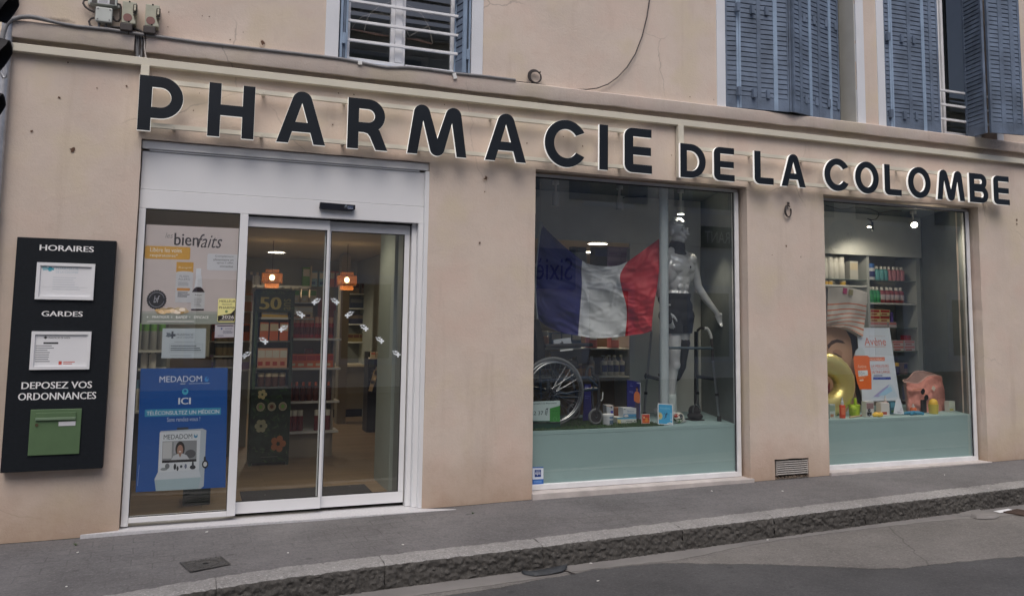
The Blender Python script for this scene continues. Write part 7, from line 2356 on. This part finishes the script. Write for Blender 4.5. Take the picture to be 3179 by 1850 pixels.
row(('box', .11, .1, .16, (fc(90, 120, 160), wt), 'blue grey carton'), z_up + .001, YS1 + .05, xs0 + .8, xs0 + 1.15, 3, 'just under the white stripe of the flag')
row(('box', .09, .1, .16, (pnk, wt), 'pink carton'), z_up + .001, YS1 + .05, xs0 + 1.16, xs1 - .05, 2, 'just under the red stripe of the flag')
zt2 = W('fl', 600, 838, YS1 + .1).z
xx = lambda x: W('fl', x, 800, YS1 + .1).x
row(('box', .17, .1, .12, (lil, fc(200, 170, 210), fc(150, 110, 170)), 'lilac carton'), zt2 + .001, YS1 + .08, xx(650), xx(850), 2, 'in the lower row above the dip of the flag')
row(('box', .17, .1, .10, (lil, fc(200, 170, 210), fc(150, 110, 170)), 'lilac carton'), zt2 + .122, YS1 + .08, xx(650), xx(850), 2, 'in the upper row above the dip of the flag')
row(('box', .17, .1, .21, (fc(60, 62, 74), nvy), 'dark slate carton'), zt2 + .001, YS1 + .08, xx(535), xx(650), 1, 'above the dip of the flag, left of the lilac cartons')
row(('capped', .06, .2, 0, (fc(150, 160, 160), blk), 'pale jar with a black lid'), zt2 + .001, YS1 + .08, xx(350), xx(470), 2, 'beside the blue corner of the flag')

# ================================================================== SECOND SHOP WINDOW
Y2 = YB + .02
V2 = lambda x, y, Y=Y2: W('g11', x, y, Y)
V7 = lambda x, y, Y=Y2: W('g7', x, y, Y)
xa, xd0, xd1, xe_ = 6.75, V2(556, 900).x, V2(582, 900).x, V2(1112, 900).x
t = thing('display_shelving', ((xa + xe_) / 2, Y2 + .2, 0), 'white shelving with glass shelves at the back of the right hand shop window', 'shelf')
SHW = pm('shelf_upright', (.50, .52, .50), .6)
mb = MB(); mb.box(xd0, xd1, Y2, Y2 + .3, PT, 2.334, SHW); mb.build('upright', t, bevel=.002)
mb = MB(); mb.box(xe_, V2(1160, 900).x, Y2, Y2 + .34, PT, 2.334, SHW); mb.build('upright', t, bevel=.002)
zg1, zw, zg2, zg3, zg4 = V2(800, 990).z, V2(800, 1245).z, V7(600, 376).z, V7(600, 540).z, V7(640, 705).z
GS = translucent('glass_shelf', (.25, .33, .30), alpha=.55)
M['glass_shelf'] = GS
for z, m_, th in ((zg1, 'glass_shelf', .010), (zw, 'white', .022), (zg2, 'glass_shelf', .010), (zg3, 'glass_shelf', .010), (zg4, 'glass_shelf', .010)):
    board(t, xd1 + .001, xe_ - .001, Y2 + .005, Y2 + .3, z, th, m_)
zl1, zl2 = V2(300, 975).z, V2(200, 1040).z
board(t, xa, xd0 - .001, Y2 + .005, Y2 + .3, zl1, .010, 'glass_shelf'); board(t, xa, xd0 - .001, Y2 + .005, Y2 + .3, zl2 - .0, .02, 'white')
board(t, xa, xd0 - .001, Y2 + .005, Y2 + .3, zw, .022, 'white')
w_ = 'on the glass shelf behind the striped bag'
X2 = lambda x: V2(x, 900).x
row(('capped', .055, .27, 0, (fc(214, 212, 204), wt), 'large white bottle'), zl1 + .001, Y2 + .08, X2(80), X2(330), 4, w_)
row(('box', .12, .1, .22, (fc(206, 204, 196), crm), 'white carton'), zl1 + .001, Y2 + .08, X2(370), X2(485), 1, w_)
row(('jar', .035, .05, 0, (yel, crm), 'little gold topped jar'), zl2 + .001, Y2 + .05, X2(90), X2(330), 5, 'in the low row above the striped bag')
w_ = 'on the top right glass shelf'
row(('capped', .055, .20, 0, (fc(212, 214, 220), blu, nvy), 'white bottle with a blue cap'), zg1 + .001, Y2 + .06, X2(595), X2(685), 1, w_)
row(('bottle', .038, .17, 0, (teal, wt), 'teal mouthwash bottle'), zg1 + .001, Y2 + .06, X2(690), X2(820), 3, w_)
row(('bottle', .040, .17, 0, (fc(190, 120, 130), wt), 'rose mouthwash bottle'), zg1 + .001, Y2 + .06, X2(825), X2(1000), 4, w_)
w_ = 'on the thick white shelf'
row(('bottle', .042, .19, 0, (fc(50, 150, 90), wt, fc(70, 170, 100)), 'green mouthwash bottle'), zw + .001, Y2 + .06, X2(598), X2(720), 3, w_)
row(('bottle', .046, .19, 0, (fc(150, 60, 60), wt, fc(206, 190, 190)), 'red mouthwash bottle'), zw + .001, Y2 + .06, X2(725), X2(1000), 5, w_)
w_ = 'below the thick white shelf'
X7 = lambda x: V7(x, 400).x
for k in range(2): row(('box', .15, .1, .075, (fc(226, 206, 150), red, fc(160, 40, 40)), 'cream and red carton'), zg2 + .065 + .077 * k, Y2 + .08, X7(377), X7(520), 2, ('in the lower layer', 'in the upper layer')[k] + ' ' + w_)
row(('box', .13, .12, .062, (fc(206, 196, 200), pnk), 'white and pink carton'), zg2 + .001, Y2 + .08, X7(368), X7(560), 3, 'lying flat under the cream and red cartons')
row(('box', .035, .1, .12, (fc(110, 90, 170), fc(90, 70, 140)), 'violet carton'), zg2 + .065, Y2 + .08, X7(522), X7(556), 1, 'beside the cream and red cartons')
for k in range(2): row(('box', .17, .12, .062, (fc(220, 212, 212), pnk, red), 'white and red dressing carton'), zg3 + .001 + .064 * k, Y2 + .08, X7(525), X7(690), 2, ('lower of the stack', 'upper of the stack')[k] + ' beside the tilted board')
row(('box', .03, .1, .06, (red, dkred), 'little red carton'), zg3 + .13, Y2 + .08, X7(630), X7(665), 2, 'on top of the dressing cartons')
row(('capped', .035, .14, 0, (fc(60, 50, 90), yel), 'violet bottle with a yellow cap'), zg4 + .001, Y2 + .06, X7(535), X7(575), 2, 'behind the tilted board')
row(('box', .06, .1, .14, (fc(130, 110, 110), nvy), 'dark mauve carton'), zg4 + .001, Y2 + .06, X7(578), X7(630), 1, 'behind the tilted board')
row(('box', .09, .1, .16, (fc(110, 116, 150), nvy), 'slate blue carton'), PT + .06, Y2 - .05, X7(565), X7(625), 1, 'between the tilted board and the coral bag')

# portrait poster behind the balloon
YP2 = .72
q = [W('g7', x, y, YP2) for x, y in ((-60, 995), (300, 995), (300, 340), (-60, 340))]
sh = Sheet(*q, fc(206, 196, 186), thick=.004)
def G7(x, y): return ((x + 60) / 360, (995 - y) / 655)
skin = fc(206, 164, 132); hair = fc(62, 46, 38)
sh.poly([G7(*p) for p in ((-60, 995), (-60, 345), (60, 345), (150, 360), (205, 400), (232, 470), (245, 560), (250, 660), (262, 760), (270, 860), (290, 900), (300, 995))], skin)
sh.poly([G7(*p) for p in ((100, 342), (170, 342), (250, 360), (275, 420), (282, 520), (262, 535), (240, 600), (235, 520), (225, 455), (195, 400), (150, 372))], hair)
sh.poly([G7(*p) for p in ((255, 700), (268, 740), (300, 850), (312, 930), (275, 900), (258, 820))], hair)
sh.poly([G7(*p) for p in ((62, 500), (90, 470), (130, 458), (170, 470), (188, 490), (160, 486), (125, 482), (90, 500), (70, 530))], fc(96, 70, 54))
sh.poly([G7(*p) for p in ((95, 545), (120, 530), (150, 535), (168, 555), (160, 580), (140, 572), (115, 560))], fc(186, 142, 112)); sh.poly([G7(*p) for p in ((98, 552), (125, 560), (150, 575), (166, 582), (160, 588), (140, 580), (110, 565))], fc(70, 48, 40))
sh.poly([G7(*p) for p in ((60, 800), (70, 770), (80, 760), (78, 840), (64, 850))], fc(150, 60, 60))
sh.poly([G7(*p) for p in ((185, 985), (220, 930), (235, 985))], fc(222, 222, 226))
o = sh.mb.build('portrait_poster', loc=(q[0] + q[1]) / 2, solid=-1); tag(o, 'large poster of a dark haired face with closed eye behind the golden balloon', 'poster')

# golden zero balloon
YBn = .46
mb = MB()
c0 = W('g7', 38, 778, YBn); rx = W('g7', 182, 778, YBn).x - c0.x; rz_ = (W('g7', 60, 628, YBn).z - W('g7', 60, 928, YBn).z) / 2
N_, K_ = 72, 20
pts = []; rt = .118
for i in range(N_):
    a = 2 * math.pi * i / N_
    ctr = Vector((c0.x + rx * math.cos(a), YBn, c0.z + rz_ * math.sin(a)))
    nx_ = Vector((math.cos(a) / rx, 0, math.sin(a) / rz_)).normalized()
    for k in range(K_):
        b = 2 * math.pi * k / K_
        cr = 1 + .035 * math.sin(i * 2.51 + .6 * math.sin(i)) * (1 - abs(math.sin(b))) * 1.6
        pts.append(ctr + nx_ * (rt * math.cos(b) * cr) + Vector((0, rt * .85 * math.sin(b), 0)))
mb.add(pts, [(i * K_ + k, i * K_ + (k + 1) % K_, ((i + 1) % N_) * K_ + (k + 1) % K_, ((i + 1) % N_) * K_ + k) for i in range(N_) for k in range(K_)], pm('gold_foil', (.80, .66, .24), .30, metal=.6, bump=.25, bs=14))
o = mb.build('foil_balloon', loc=(c0.x, YBn, c0.z - rz_ - rt), smooth=180); tag(o, 'shiny golden foil balloon ring standing behind the wall edge', 'balloon')

# tilted sunscreen board
q = [W('g7', x, y, Y) for x, y, Y in ((318, 895, .50), (572, 885, .50), (500, 378, .66), (318, 378, .66))]
q[0] = W('g7', 310, 893, .50); q[3] = W('g7', 272, 378, .66)
sh = Sheet(*q, fc(206, 214, 224), thick=.006)
def TB(x, y):
    # place a traced point on the tilted board
    a, b = ray('g7', x, y), Vector(CAM)
    n_ = sh.n; d = Vector(a); t_ = (sh.c[0] - b).dot(n_) / d.dot(n_); p = b + d * t_
    v = (p.z - sh.c[0].z) / (sh.c[3].z - sh.c[0].z)
    l, r = sh.c[0].lerp(sh.c[3], v), sh.c[1].lerp(sh.c[2], v)
    return ((p.x - l.x) / (r.x - l.x), v)
def tbox(s_, x0, y1, x1, y0, m_, b=0.): (u0, v0), (u1, v1) = TB(x0, y0), TB(x1, y1); sh.text(s_, u0, v0, u1, v1, m_, b)
def tpoly(ps, m_): sh.poly([TB(*p) for p in ps], m_)
av = fc(206, 96, 70)
tpoly(((370, 870), (430, 830), (500, 770), (520, 780), (560, 860), (480, 872)), fc(190, 206, 220)); tpoly(((385, 860), (440, 815), (498, 772), (470, 830), (420, 862)), fc(166, 160, 206)); tpoly(((420, 850), (480, 800), (510, 790), (520, 820), (470, 850)), fc(160, 200, 226))
tbox('Avène', 326, 447, 470, 502, av, -.004); tbox('EAU THERMALE', 358, 434, 468, 442, fc(196, 180, 180)); tpoly(((328, 509), (472, 509), (472, 513), (328, 513)), fc(206, 150, 130))
tpoly(((357, 584), (466, 584), (466, 610), (357, 610)), fc(214, 98, 48)); tbox('NOUVEAU', 362, 590, 455, 606, fc(240, 220, 205), .012)
tbox('LA MEILLEURE', 372, 636, 494, 656, av, .012); tbox('PROTECTION SOLAIRE', 374, 660, 497, 672, fc(206, 130, 110)); tbox('ULTRA LARGE', 377, 677, 500, 697, av, .012)
tpoly(((385, 723), (507, 723), (509, 740), (385, 740)), fc(56, 70, 160)); tpoly(((388, 709), (450, 709), (450, 716), (388, 716)), fc(110, 110, 150)); tbox('UVA LONGS', 392, 727, 470, 736, fc(150, 170, 220))
of = fc(232, 108, 36)
tpoly(((246, 580), (256, 573), (345, 573), (358, 585), (362, 640), (372, 700), (374, 808), (290, 808), (272, 760), (252, 660)), of); tpoly(((258, 572), (262, 540), (280, 520), (305, 518), (322, 535), (330, 572)), fc(196, 206, 212))
tbox('Avène', 276, 635, 335, 660, fc(240, 206, 186)); tpoly(((278, 677), (345, 675), (349, 712), (283, 718)), fc(222, 226, 228)); tbox('50+', 284, 684, 325, 710, fc(150, 156, 164), 0); tpoly(((290, 740), (316, 738), (317, 748), (291, 750)), fc(240, 220, 200)); tpoly(((284, 725), (330, 722), (330, 727), (284, 730)), fc(240, 170, 120))
o = sh.mb.build('display_board', loc=(sh.c[0] + sh.c[1]) / 2, solid=-1); tag(o, 'tilted pale sunscreen board with a big orange bottle, beneath the striped bag', 'display board')

# striped tote bag hanging above
YT2 = .62
def bagpt(u, v):
    L = [(g[0], g[1]) for g in ((68, 88), (66, 180), (64, 270), (62, 345), (64, 368))]
    Rr = [(345, 128), (340, 200), (335, 275), (325, 340), (314, 440)]
    l = smooth_path([(a, b, 0) for a, b in L], v); r = smooth_path([(a, b, 0) for a, b in Rr], v)
    p = l.lerp(r, u)
    sag = 0
    p.y += (-8 * math.sin(u * 3.1) + 14 * math.sin(u * 6 + 1) * .35) * (1 - v * .4) + (18 * u * (1 - u) * 4 * (v ** 3) * -.9)
    Y = YT2 - .055 * math.sin(math.pi * u) * (.4 + .6 * math.sin(math.pi * min(1, v + .15))) + .014 * math.sin(u * 11 + v * 6) + .012 * math.sin(v * 9 - u * 5)
    return W('g7', p.x, p.y, Y)
BW, BO, BG_ = pm('cream_canvas', (.62, .57, .50), .9, bump=.15, bs=150), pm('orange_stripe_canvas', (.62, .17, .07), .9), pm('canvas_shadow_side', (.60, .55, .48), .9)
mb = MB(); NU_, NV_ = 40, 112
mb.v = [tuple(bagpt(i / NU_, j / NV_)) for j in range(NV_ + 1) for i in range(NU_ + 1)]
ia, ib = mb.m(BW), mb.m(BO)
for j in range(NV_):
    v = (j + .5) / NV_
    st_ = any(abs(v - s_) < .0125 for s_ in (.335, .45, .56, .665, .77, .87, .97))
    for i in range(NU_): mb.f.append((j * (NU_ + 1) + i, j * (NU_ + 1) + i + 1, (j + 1) * (NU_ + 1) + i + 1, (j + 1) * (NU_ + 1) + i)); mb.mi.append(ib if st_ else ia)
bp = [bagpt(i / 10, 0) for i in range(11)]; bb = [bagpt(i / 10, 1) for i in range(11)]
for i in range(10):
    mb.quad(bp[i], bp[i + 1], bp[i + 1] + Vector((0, .05, -.01)), bp[i] + Vector((0, .05, -.01)), BG_)
    mb.quad(bp[i] + Vector((0, .05, -.01)), bp[i + 1] + Vector((0, .05, -.01)), bb[i + 1] + Vector((0, .09, 0)), bb[i] + Vector((0, .09, 0)), BG_)
    mb.quad(bb[i], bb[i + 1], bb[i + 1] + Vector((0, .09, 0)), bb[i] + Vector((0, .09, 0)), BG_)
bg_ = thing('tote_bag', bp[5], 'cream canvas tote bag with orange stripes hanging at the left of the right hand window', 'bag')
mb.build('body', bg_, smooth=60, solid=-1)
for x, y, c_ in ((190, 118, fc(180, 60, 110)), (232, 128, fc(150, 140, 96))):
    p = W('g7', x, y, YT2 - .075); mb = MB(); mb.box(p.x - .03, p.x + .022, p.y - .003, p.y + .003, p.z - .035, p.z + .028, c_, Matrix.Rotation(R_(8), 3, 'Y')); mb.build('swing_tag', bg_)

# coral beach bag
YC = .55
G10 = lambda x, y, Y: W('g10', x, y, Y)
CB = pm('coral_woven_cloth', (.64, .27, .22), .9, bump=.35, bs=160, var=.12, vs=30)
LIN = pm('pale_pink_lining', (.45, .30, .27), .9)
cbg = thing('beach_bag', G10(1460, 1200, YC), 'coral pink beach bag sagging open on the platform, sunglasses hooked on it', 'bag')
rim = [(1180, 820), (1185, 800), (1240, 808), (1330, 815), (1400, 775), (1450, 730), (1520, 712), (1600, 714), (1650, 730), (1655, 775)]
bot = [(1195, 1200), (1230, 1202), (1290, 1205), (1360, 1207), (1430, 1208), (1500, 1208), (1570, 1208), (1630, 1206), (1680, 1203), (1712, 1200)]
midL = [(1180, 900), (1215, 905), (1280, 912), (1360, 915), (1420, 900), (1480, 880), (1540, 860), (1600, 850), (1650, 850), (1690, 900)]
NU_, NV_ = 45, 30
def cb(u, v, back=0.):
    tp = smooth_path([(a, b, 0) for a, b in rim], u); mi = smooth_path([(a, b, 0) for a, b in midL], u); bo = smooth_path([(a, b, 0) for a, b in bot], u)
    p = smooth_path([tp, mi, mi.lerp(bo, .5), bo], v)
    Y = YC - .10 * math.sin(math.pi * u) * (.25 + .75 * min(1, v * 2.2)) + .014 * noise.noise(Vector((u * 9, v * 7, 1))) + .012 * math.sin(v * 12 + u * 7) * math.sin(math.pi * v)
    return G10(p.x, p.y, Y)
mb = MB(); mb.v = [tuple(cb(i / NU_, j / NV_)) for j in range(NV_ + 1) for i in range(NU_ + 1)]
ia = mb.m(CB); ib = mb.m(LIN)
for j in range(NV_):
    for i in range(NU_): mb.f.append((j * (NU_ + 1) + i, j * (NU_ + 1) + i + 1, (j + 1) * (NU_ + 1) + i + 1, (j + 1) * (NU_ + 1) + i)); mb.mi.append(ia)
fr_ = [cb(i / NU_, 0) for i in range(NU_ + 1)]; lo_ = [cb(i / NU_, 1) for i in range(NU_ + 1)]
bk = [p + Vector((.01, .17 * math.sin(math.pi * i / NU_), .05 * math.sin(math.pi * i / NU_) ** 2)) for i, p in enumerate(fr_)]
bl = [p + Vector((.01, .17 * math.sin(math.pi * i / NU_), 0)) for i, p in enumerate(lo_)]
for i in range(NU_):
    mb.quad(bk[i], bk[i + 1], bl[i + 1], bl[i], LIN); mb.quad(lo_[i], lo_[i + 1], bl[i + 1], bl[i], CB)
    mb.quad(fr_[i] + Vector((0, .012, -.01)), fr_[i + 1] + Vector((0, .012, -.01)), bk[i + 1].lerp(lo_[i + 1], .45), bk[i].lerp(lo_[i], .45), LIN)
mb.build('body', cbg, smooth=60, solid=-1)
mb = MB(); mb.tube(fr_, .0065, fc(206, 168, 156), 6); mb.tube(bk, .006, fc(206, 168, 156), 6); mb.build('piping', cbg, smooth=50)
p = G10(1545, 885, YC - .115); mb = MB(); mb.box(p.x - .022, p.x + .022, p.y - .002, p.y + .002, p.z - .022, p.z + .022, fc(222, 206, 190), Matrix.Rotation(R_(40), 3, 'Y')); mb.build('badge', cbg)
p0, p1 = G10(1402, 928, YC - .125), G10(1448, 1008, YC - .13)
sg = thing('sunglasses', (p0 + p1) / 2, 'dark sunglasses hooked on the front of the coral bag', 'sunglasses')
for p in (p0, p1): mb = MB(); mb.ball(p, (.030, .006, .034), fc(26, 24, 26, .15), 16, 8, Matrix.Rotation(R_(30), 3, 'Y')); mb.build('lens', sg, smooth=60)
mb = MB(); mb.tube([p0.lerp(p1, .3), p0.lerp(p1, .5) + Vector((.012, 0, 0)), p0.lerp(p1, .7)], .004, fc(200, 120, 70), 6); mb.tube([p0 + Vector((-.01, .01, .03)), p0 + Vector((-.10, .04, .02))], .004, fc(200, 120, 70), 6); mb.build('frame', sg, smooth=50)
q0, q1 = G10(1368, 1205, YC - .10), G10(1425, 1035, YC - .10)
mb = MB(); mb.box(q0.x, q1.x, YC - .125, YC - .105, PT + .001, q1.z, fc(34, 32, 34)); tag(mb.build('carton', loc=(q0.x, YC - .11, PT), bevel=.002), 'narrow black carton standing against the front of the coral bag', 'box')

# little things along the front edge
def small(kind, x0, x1, ytop, Y, cols, label, cat, name=None, label_mat=None):
    a, b = G10(x0, 1230, Y), G10(x1, 1230, Y)
    h = G10((x0 + x1) / 2, ytop, Y).z - PT
    c = ((a.x + b.x) / 2, Y, PT + .001); r_ = (b.x - a.x) / 2 * .9
    mb = box_mesh(r_ * 2, r_ * 1.3, h, *cols) if kind == 'box' else bottle_mesh(r_, h, cols[0], cols[1], label_mat, kind)
    mb.v = [(p[0] + c[0], p[1] + c[1], p[2] + c[2]) for p in mb.v]
    return tag(mb.build(name or ('carton' if kind == 'box' else 'bottle'), loc=c, smooth=40), label, cat)
small('box', 130, 212, 1095, .24, (fc(190, 200, 196), fc(150, 170, 150), fc(170, 120, 90)), 'pale carton at the left end of the window platform, beside the wall', 'box')
small('spray', 290, 360, 1010, .24, (fc(214, 72, 36), fc(200, 206, 210)), 'slim orange red spray bottle with a pale nozzle, before the balloon', 'bottle', None, fc(230, 120, 80))
small('box', 608, 722, 1058, .26, (fc(206, 206, 204), fc(150, 120, 120), fc(40, 40, 40)), 'white carton with two black discs, before the tilted board', 'box')
for yy_ in (1178, 1236):
    p = G10(682, yy_, .26 - .042); mb = MB(); mb.lathe([(.016, -.004), (.016, 0)], p, fc(40, 44, 50, .2), 14, 'y'); mb.lathe([(.006, -.0055), (.006, -.004)], p, fc(150, 160, 170), 8, 'y')
    tag(mb.build('disc', loc=p), ('upper' if yy_ < 1200 else 'lower') + ' glossy black disc fixed on the white carton before the tilted board', 'disc')
small('box', 805, 925, 1075, .30, (fc(216, 210, 206), fc(216, 210, 206), fc(176, 66, 44)), 'white carton with a rust red panel before the tilted board', 'box')
p = G10(865, 1170, .30 - .055); q = G10(918, 1105, .30 - .055)
small('spray', 872, 935, 980, .42, (fc(206, 76, 50), fc(220, 214, 210)), 'orange red pump bottle behind the rust panelled carton', 'bottle')
small('capped', 925, 955, 1090, .34, (fc(206, 204, 206), wt), 'thin white tube beside the rust panelled carton', 'tube')
small('box', 945, 1020, 1060, .42, (fc(60, 110, 130), fc(90, 150, 170), fc(60, 110, 60)), 'teal and green carton behind the little leaning card', 'box')
q = [G10(x, y, Y) for x, y, Y in ((1012, 1222, .26), (1150, 1228, .26), (1100, 1022, .31), (1045, 1030, .31))]
sh = Sheet(*q, fc(206, 210, 218), thick=.004); sh.text('PROTECT', .2, .86, .8, .93, fc(90, 90, 110)); sh.rect(.2, .68, .8, .73, fc(60, 60, 90)); sh.poly([(.25, .50), (.6, .62), (.85, .58), (.55, .46)], fc(130, 130, 160)); sh.lines(.3, .2, .9, .42, 3, fc(150, 150, 170)); sh.text('50+', .35, .05, .9, .15, fc(70, 70, 90))
tag(sh.mb.build('leaning_card', loc=(q[0] + q[1]) / 2, solid=-1), 'little white tapered card leaning left of the coral bag', 'card')
small('spray', 1240, 1310, 1095, .34, (fc(226, 112, 60), fc(206, 196, 190)), 'small orange spray bottle before the coral bag', 'bottle')
small('box', 1720, 1812, 1055, .42, (fc(200, 206, 196), fc(210, 216, 200), fc(200, 190, 110)), 'white rounded carton at the right end of the platform', 'box')
# yellow cup with a ball lid
a, b = G10(1490, 1232, .30), G10(1602, 1232, .30); r_ = (b.x - a.x) / 2 * .92; h = G10(1545, 1095, .30).z - PT; cx_ = (a.x + b.x) / 2
YL_ = translucent('yellow_tinted_plastic', (.75, .60, .10), alpha=.75)
t = thing('cup', (cx_, .30, PT), 'yellow plastic cup holding a yellow ball, before the coral bag', 'cup')
mb = MB(); mb.lathe([(r_ * .80, 0.001), (r_ * .82, .004), (r_, h), (r_ * .96, h)], (cx_, .30, PT), YL_, 22, cap=False); mb.build('beaker', t, smooth=50)
mb = MB(); mb.ball((cx_, .30, PT + h + .008), (r_ * .86, r_ * .86, r_ * .9), yel, 18, 12); mb.build('lid', t, smooth=60)
# lime toy, yellow rope ring, blue starfish, wooden sticks
a, b = G10(435, 1225, .36), G10(555, 1225, .36); r_ = (b.x - a.x) / 2; cx_ = (a.x + b.x) / 2; lime = fc(176, 206, 50)
t = thing('bath_toy', (cx_, .36, PT), 'lime green beaker shaped toy with a ball beside the balloon', 'toy')
h = G10(500, 1105, .36).z - PT
mb = MB(); mb.lathe([(r_ * .85, .001), (r_ * .95, h * .5), (r_, h)], (cx_ + .01, .38, PT), lime, 18); mb.build('beaker', t, smooth=50)
mb = MB(); p = G10(470, 1155, .30); mb.ball(p, r_ * .55, lime, 14, 10); mb.build('ball', t, smooth=60)
mb = MB(); p = G10(498, 1060, .37); mb.box(p.x - .012, p.x + .012, .36, .385, PT + h + .001, PT + h + .07, lime); mb.build('spout', t, bevel=.006)
mb = MB(); p = G10(785, 1235, .24)
mb.tube([(p.x + .068 * math.cos(a), .26 + .05 * math.sin(a), PT + .022 + .006 * math.sin(9 * a)) for a in [2 * math.pi * k / 40 for k in range(40)]], .018, yel, 8, True)
tag(mb.build('yellow_ring', loc=(p.x, .26, PT), smooth=60), 'yellow knotted ring lying at the front of the platform', 'toy')
mb = MB(); p = G10(1285, 1230, .28); bl_ = fc(50, 132, 166)
for k in range(5):
    a = R_(72 * k + 10); mb.tube([(p.x, .28, PT + .022), (p.x + .08 * math.cos(a), .28 + .05 * math.sin(a), PT + .02), (p.x + .15 * math.cos(a), .28 + .07 * math.sin(a), PT + .012)], [.022, .017, .010], bl_, 8)
tag(mb.build('starfish_toy', loc=(p.x, .28, PT), smooth=60), 'blue starfish toy lying flat before the coral bag', 'toy')
for i, (x0, y0, x1, y1, c_) in enumerate(((420, 1268, 520, 1225, fc(200, 170, 130)), (440, 1245, 560, 1262, fc(206, 180, 140)), (520, 1235, 595, 1250, fc(170, 60, 50)))):
    a, b = G10(x0, y0, .22 + .03 * i), G10(x1, y1, .26 + .02 * i); mb = MB(); mb.tube([(a.x, a.y, PT + .008), (b.x, b.y, PT + .012)], .007, c_, 8)
    tag(mb.build('wooden_stick', loc=a, smooth=50), ('pale wooden stick lying left under the lime toy', 'pale wooden stick crossing another under the lime toy', 'short red stick lying right of the lime toy')[i], 'stick')

# ================================================================== ACROSS THE STREET (seen only as reflections) AND NEXT DOOR
ob = thing('opposite_building', (4, -12.6, 0), 'grey townhouse across the street, mirrored darkly in the shop windows', 'building')
OW = pm('opposite_render', (.74, .71, .64), .9, var=.12, vs=1.5)
YO = -12.4
mb = MB(); mb.box(-16, 30, YO - 6, YO, -.3, 8.2, OW); mb.build('wall', ob)
mb = MB(); mb.box(-16.2, 30.2, YO - 6.2, YO + .35, 8.201, 8.5, OW); mb.build('roof', ob)
for k in range(14):
    x = -14.5 + 3.1 * k
    for z0, h in ((.6, 1.7), (4.6, 1.5), (6.5, 1.2)):
        mb = MB(); mb.box(x - .55, x + .55, YO + .001, YO + .04, z0, z0 + h, M['dark_board']); w = mb.build('window', ob); mb = MB(); mb.box(x - .75, x + .75, YO + .0005, YO + .02, z0 - .15, z0 + h + .2, M['surround']); mb.build('window_surround', ob)
        if z0 > 3:
            for s_ in (-1, 1): mb = MB(); mb.box(x + s_ * .85 - .28, x + s_ * .85 + .28, YO + .001, YO + .05, z0, z0 + h, M['shutter']); mb.build('shutter', ob)
YM = .24 - YO
def refl(z, x, y, d=.06): p = W(z, x, y, YM - d); return Vector((p.x, YO + d, p.z))


def shop_sign(z, x0, y0, x1, y1, words, base, inkm, label, d=.06):
    a, b = refl(z, x0, y1), refl(z, x1, y0)
    sh = Sheet((b.x, YO + d, a.z), (a.x, YO + d, a.z), (a.x, YO + d, b.z), (b.x, YO + d, b.z), base, thick=.05)
    sh.text(words, .05, .22, .95, .78, inkm)
    return tag(sh.mb.build('street_sign', loc=(a + b) / 2, solid=-1), label, 'sign')


shop_sign('fl', -190, 690, 400, 1012, 'Sixième', fc(160, 162, 168), fc(60, 60, 66), 'pale signboard across the street, mirrored over the blue stripe of the flag')
shop_sign('w3', 560, 490, 1120, 640, 'RESTAURANT', fc(70, 76, 74), fc(206, 208, 204), 'dark restaurant signboard across the street, mirrored right of the mannequin')
c_, e_ = refl('g11', 285, 512), refl('g11', 445, 335)
mb = MB(); rr_ = abs(e_.x - c_.x) * 1.0
mb.lathe([(rr_, 0), (rr_, .06)], (c_.x, YO + .001, c_.z), fc(196, 204, 202), 36, 'y')
sh = Sheet((c_.x + rr_ * .6, YO + .062, c_.z - rr_ * .3), (c_.x - rr_ * .6, YO + .062, c_.z - rr_ * .3), (c_.x - rr_ * .6, YO + .062, c_.z + rr_ * .45), (c_.x + rr_ * .6, YO + .062, c_.z + rr_ * .45), fc(196, 204, 202), thick=.0005)
sh.text('Le', .0, .62, .3, .95, fc(80, 90, 90), 0, .2); sh.text("Soly's", .02, .0, .98, .52, fc(80, 90, 90), 0, .2)
mb.v += sh.mb.v; o_ = len(mb.v) - len(sh.mb.v)
for f, mi_ in zip(sh.mb.f, sh.mb.mi): mb.f.append(tuple(i + o_ for i in f)); mb.mi.append(mb.m(sh.mb.mats[mi_]))
tag(mb.build('street_sign', loc=c_, solid=-1), 'round pale sign across the street, mirrored at the top of the right window', 'sign')
mb = MB(); mb.box(-16, 30, YO + .001, YO + 1.6, -.6, -.05, M['pave']); o = mb.build('far_pavement'); tag(o, kind='structure')
nb2 = thing('neighbour_house', (-8, 10, 0), 'pale cream house glimpsed at the left edge beyond the downpipe', 'building')
mb = MB(); mb.box(-16, -1.75, 6.5, 14, -.4, 7, pm('neighbour_render', (.66, .58, .47), .9, var=.06)); mb.build('wall', nb2)
mb = MB(); mb.box(-16.3, -1.7, 6.2, 14.3, 7.001, 7.3, M['surround']); mb.build('roof', nb2)
mb = MB(); mb.box(-3.4, -2.6, 6.46, 6.499, 3.6, 5.4, M['surround']); mb.build('window', nb2)
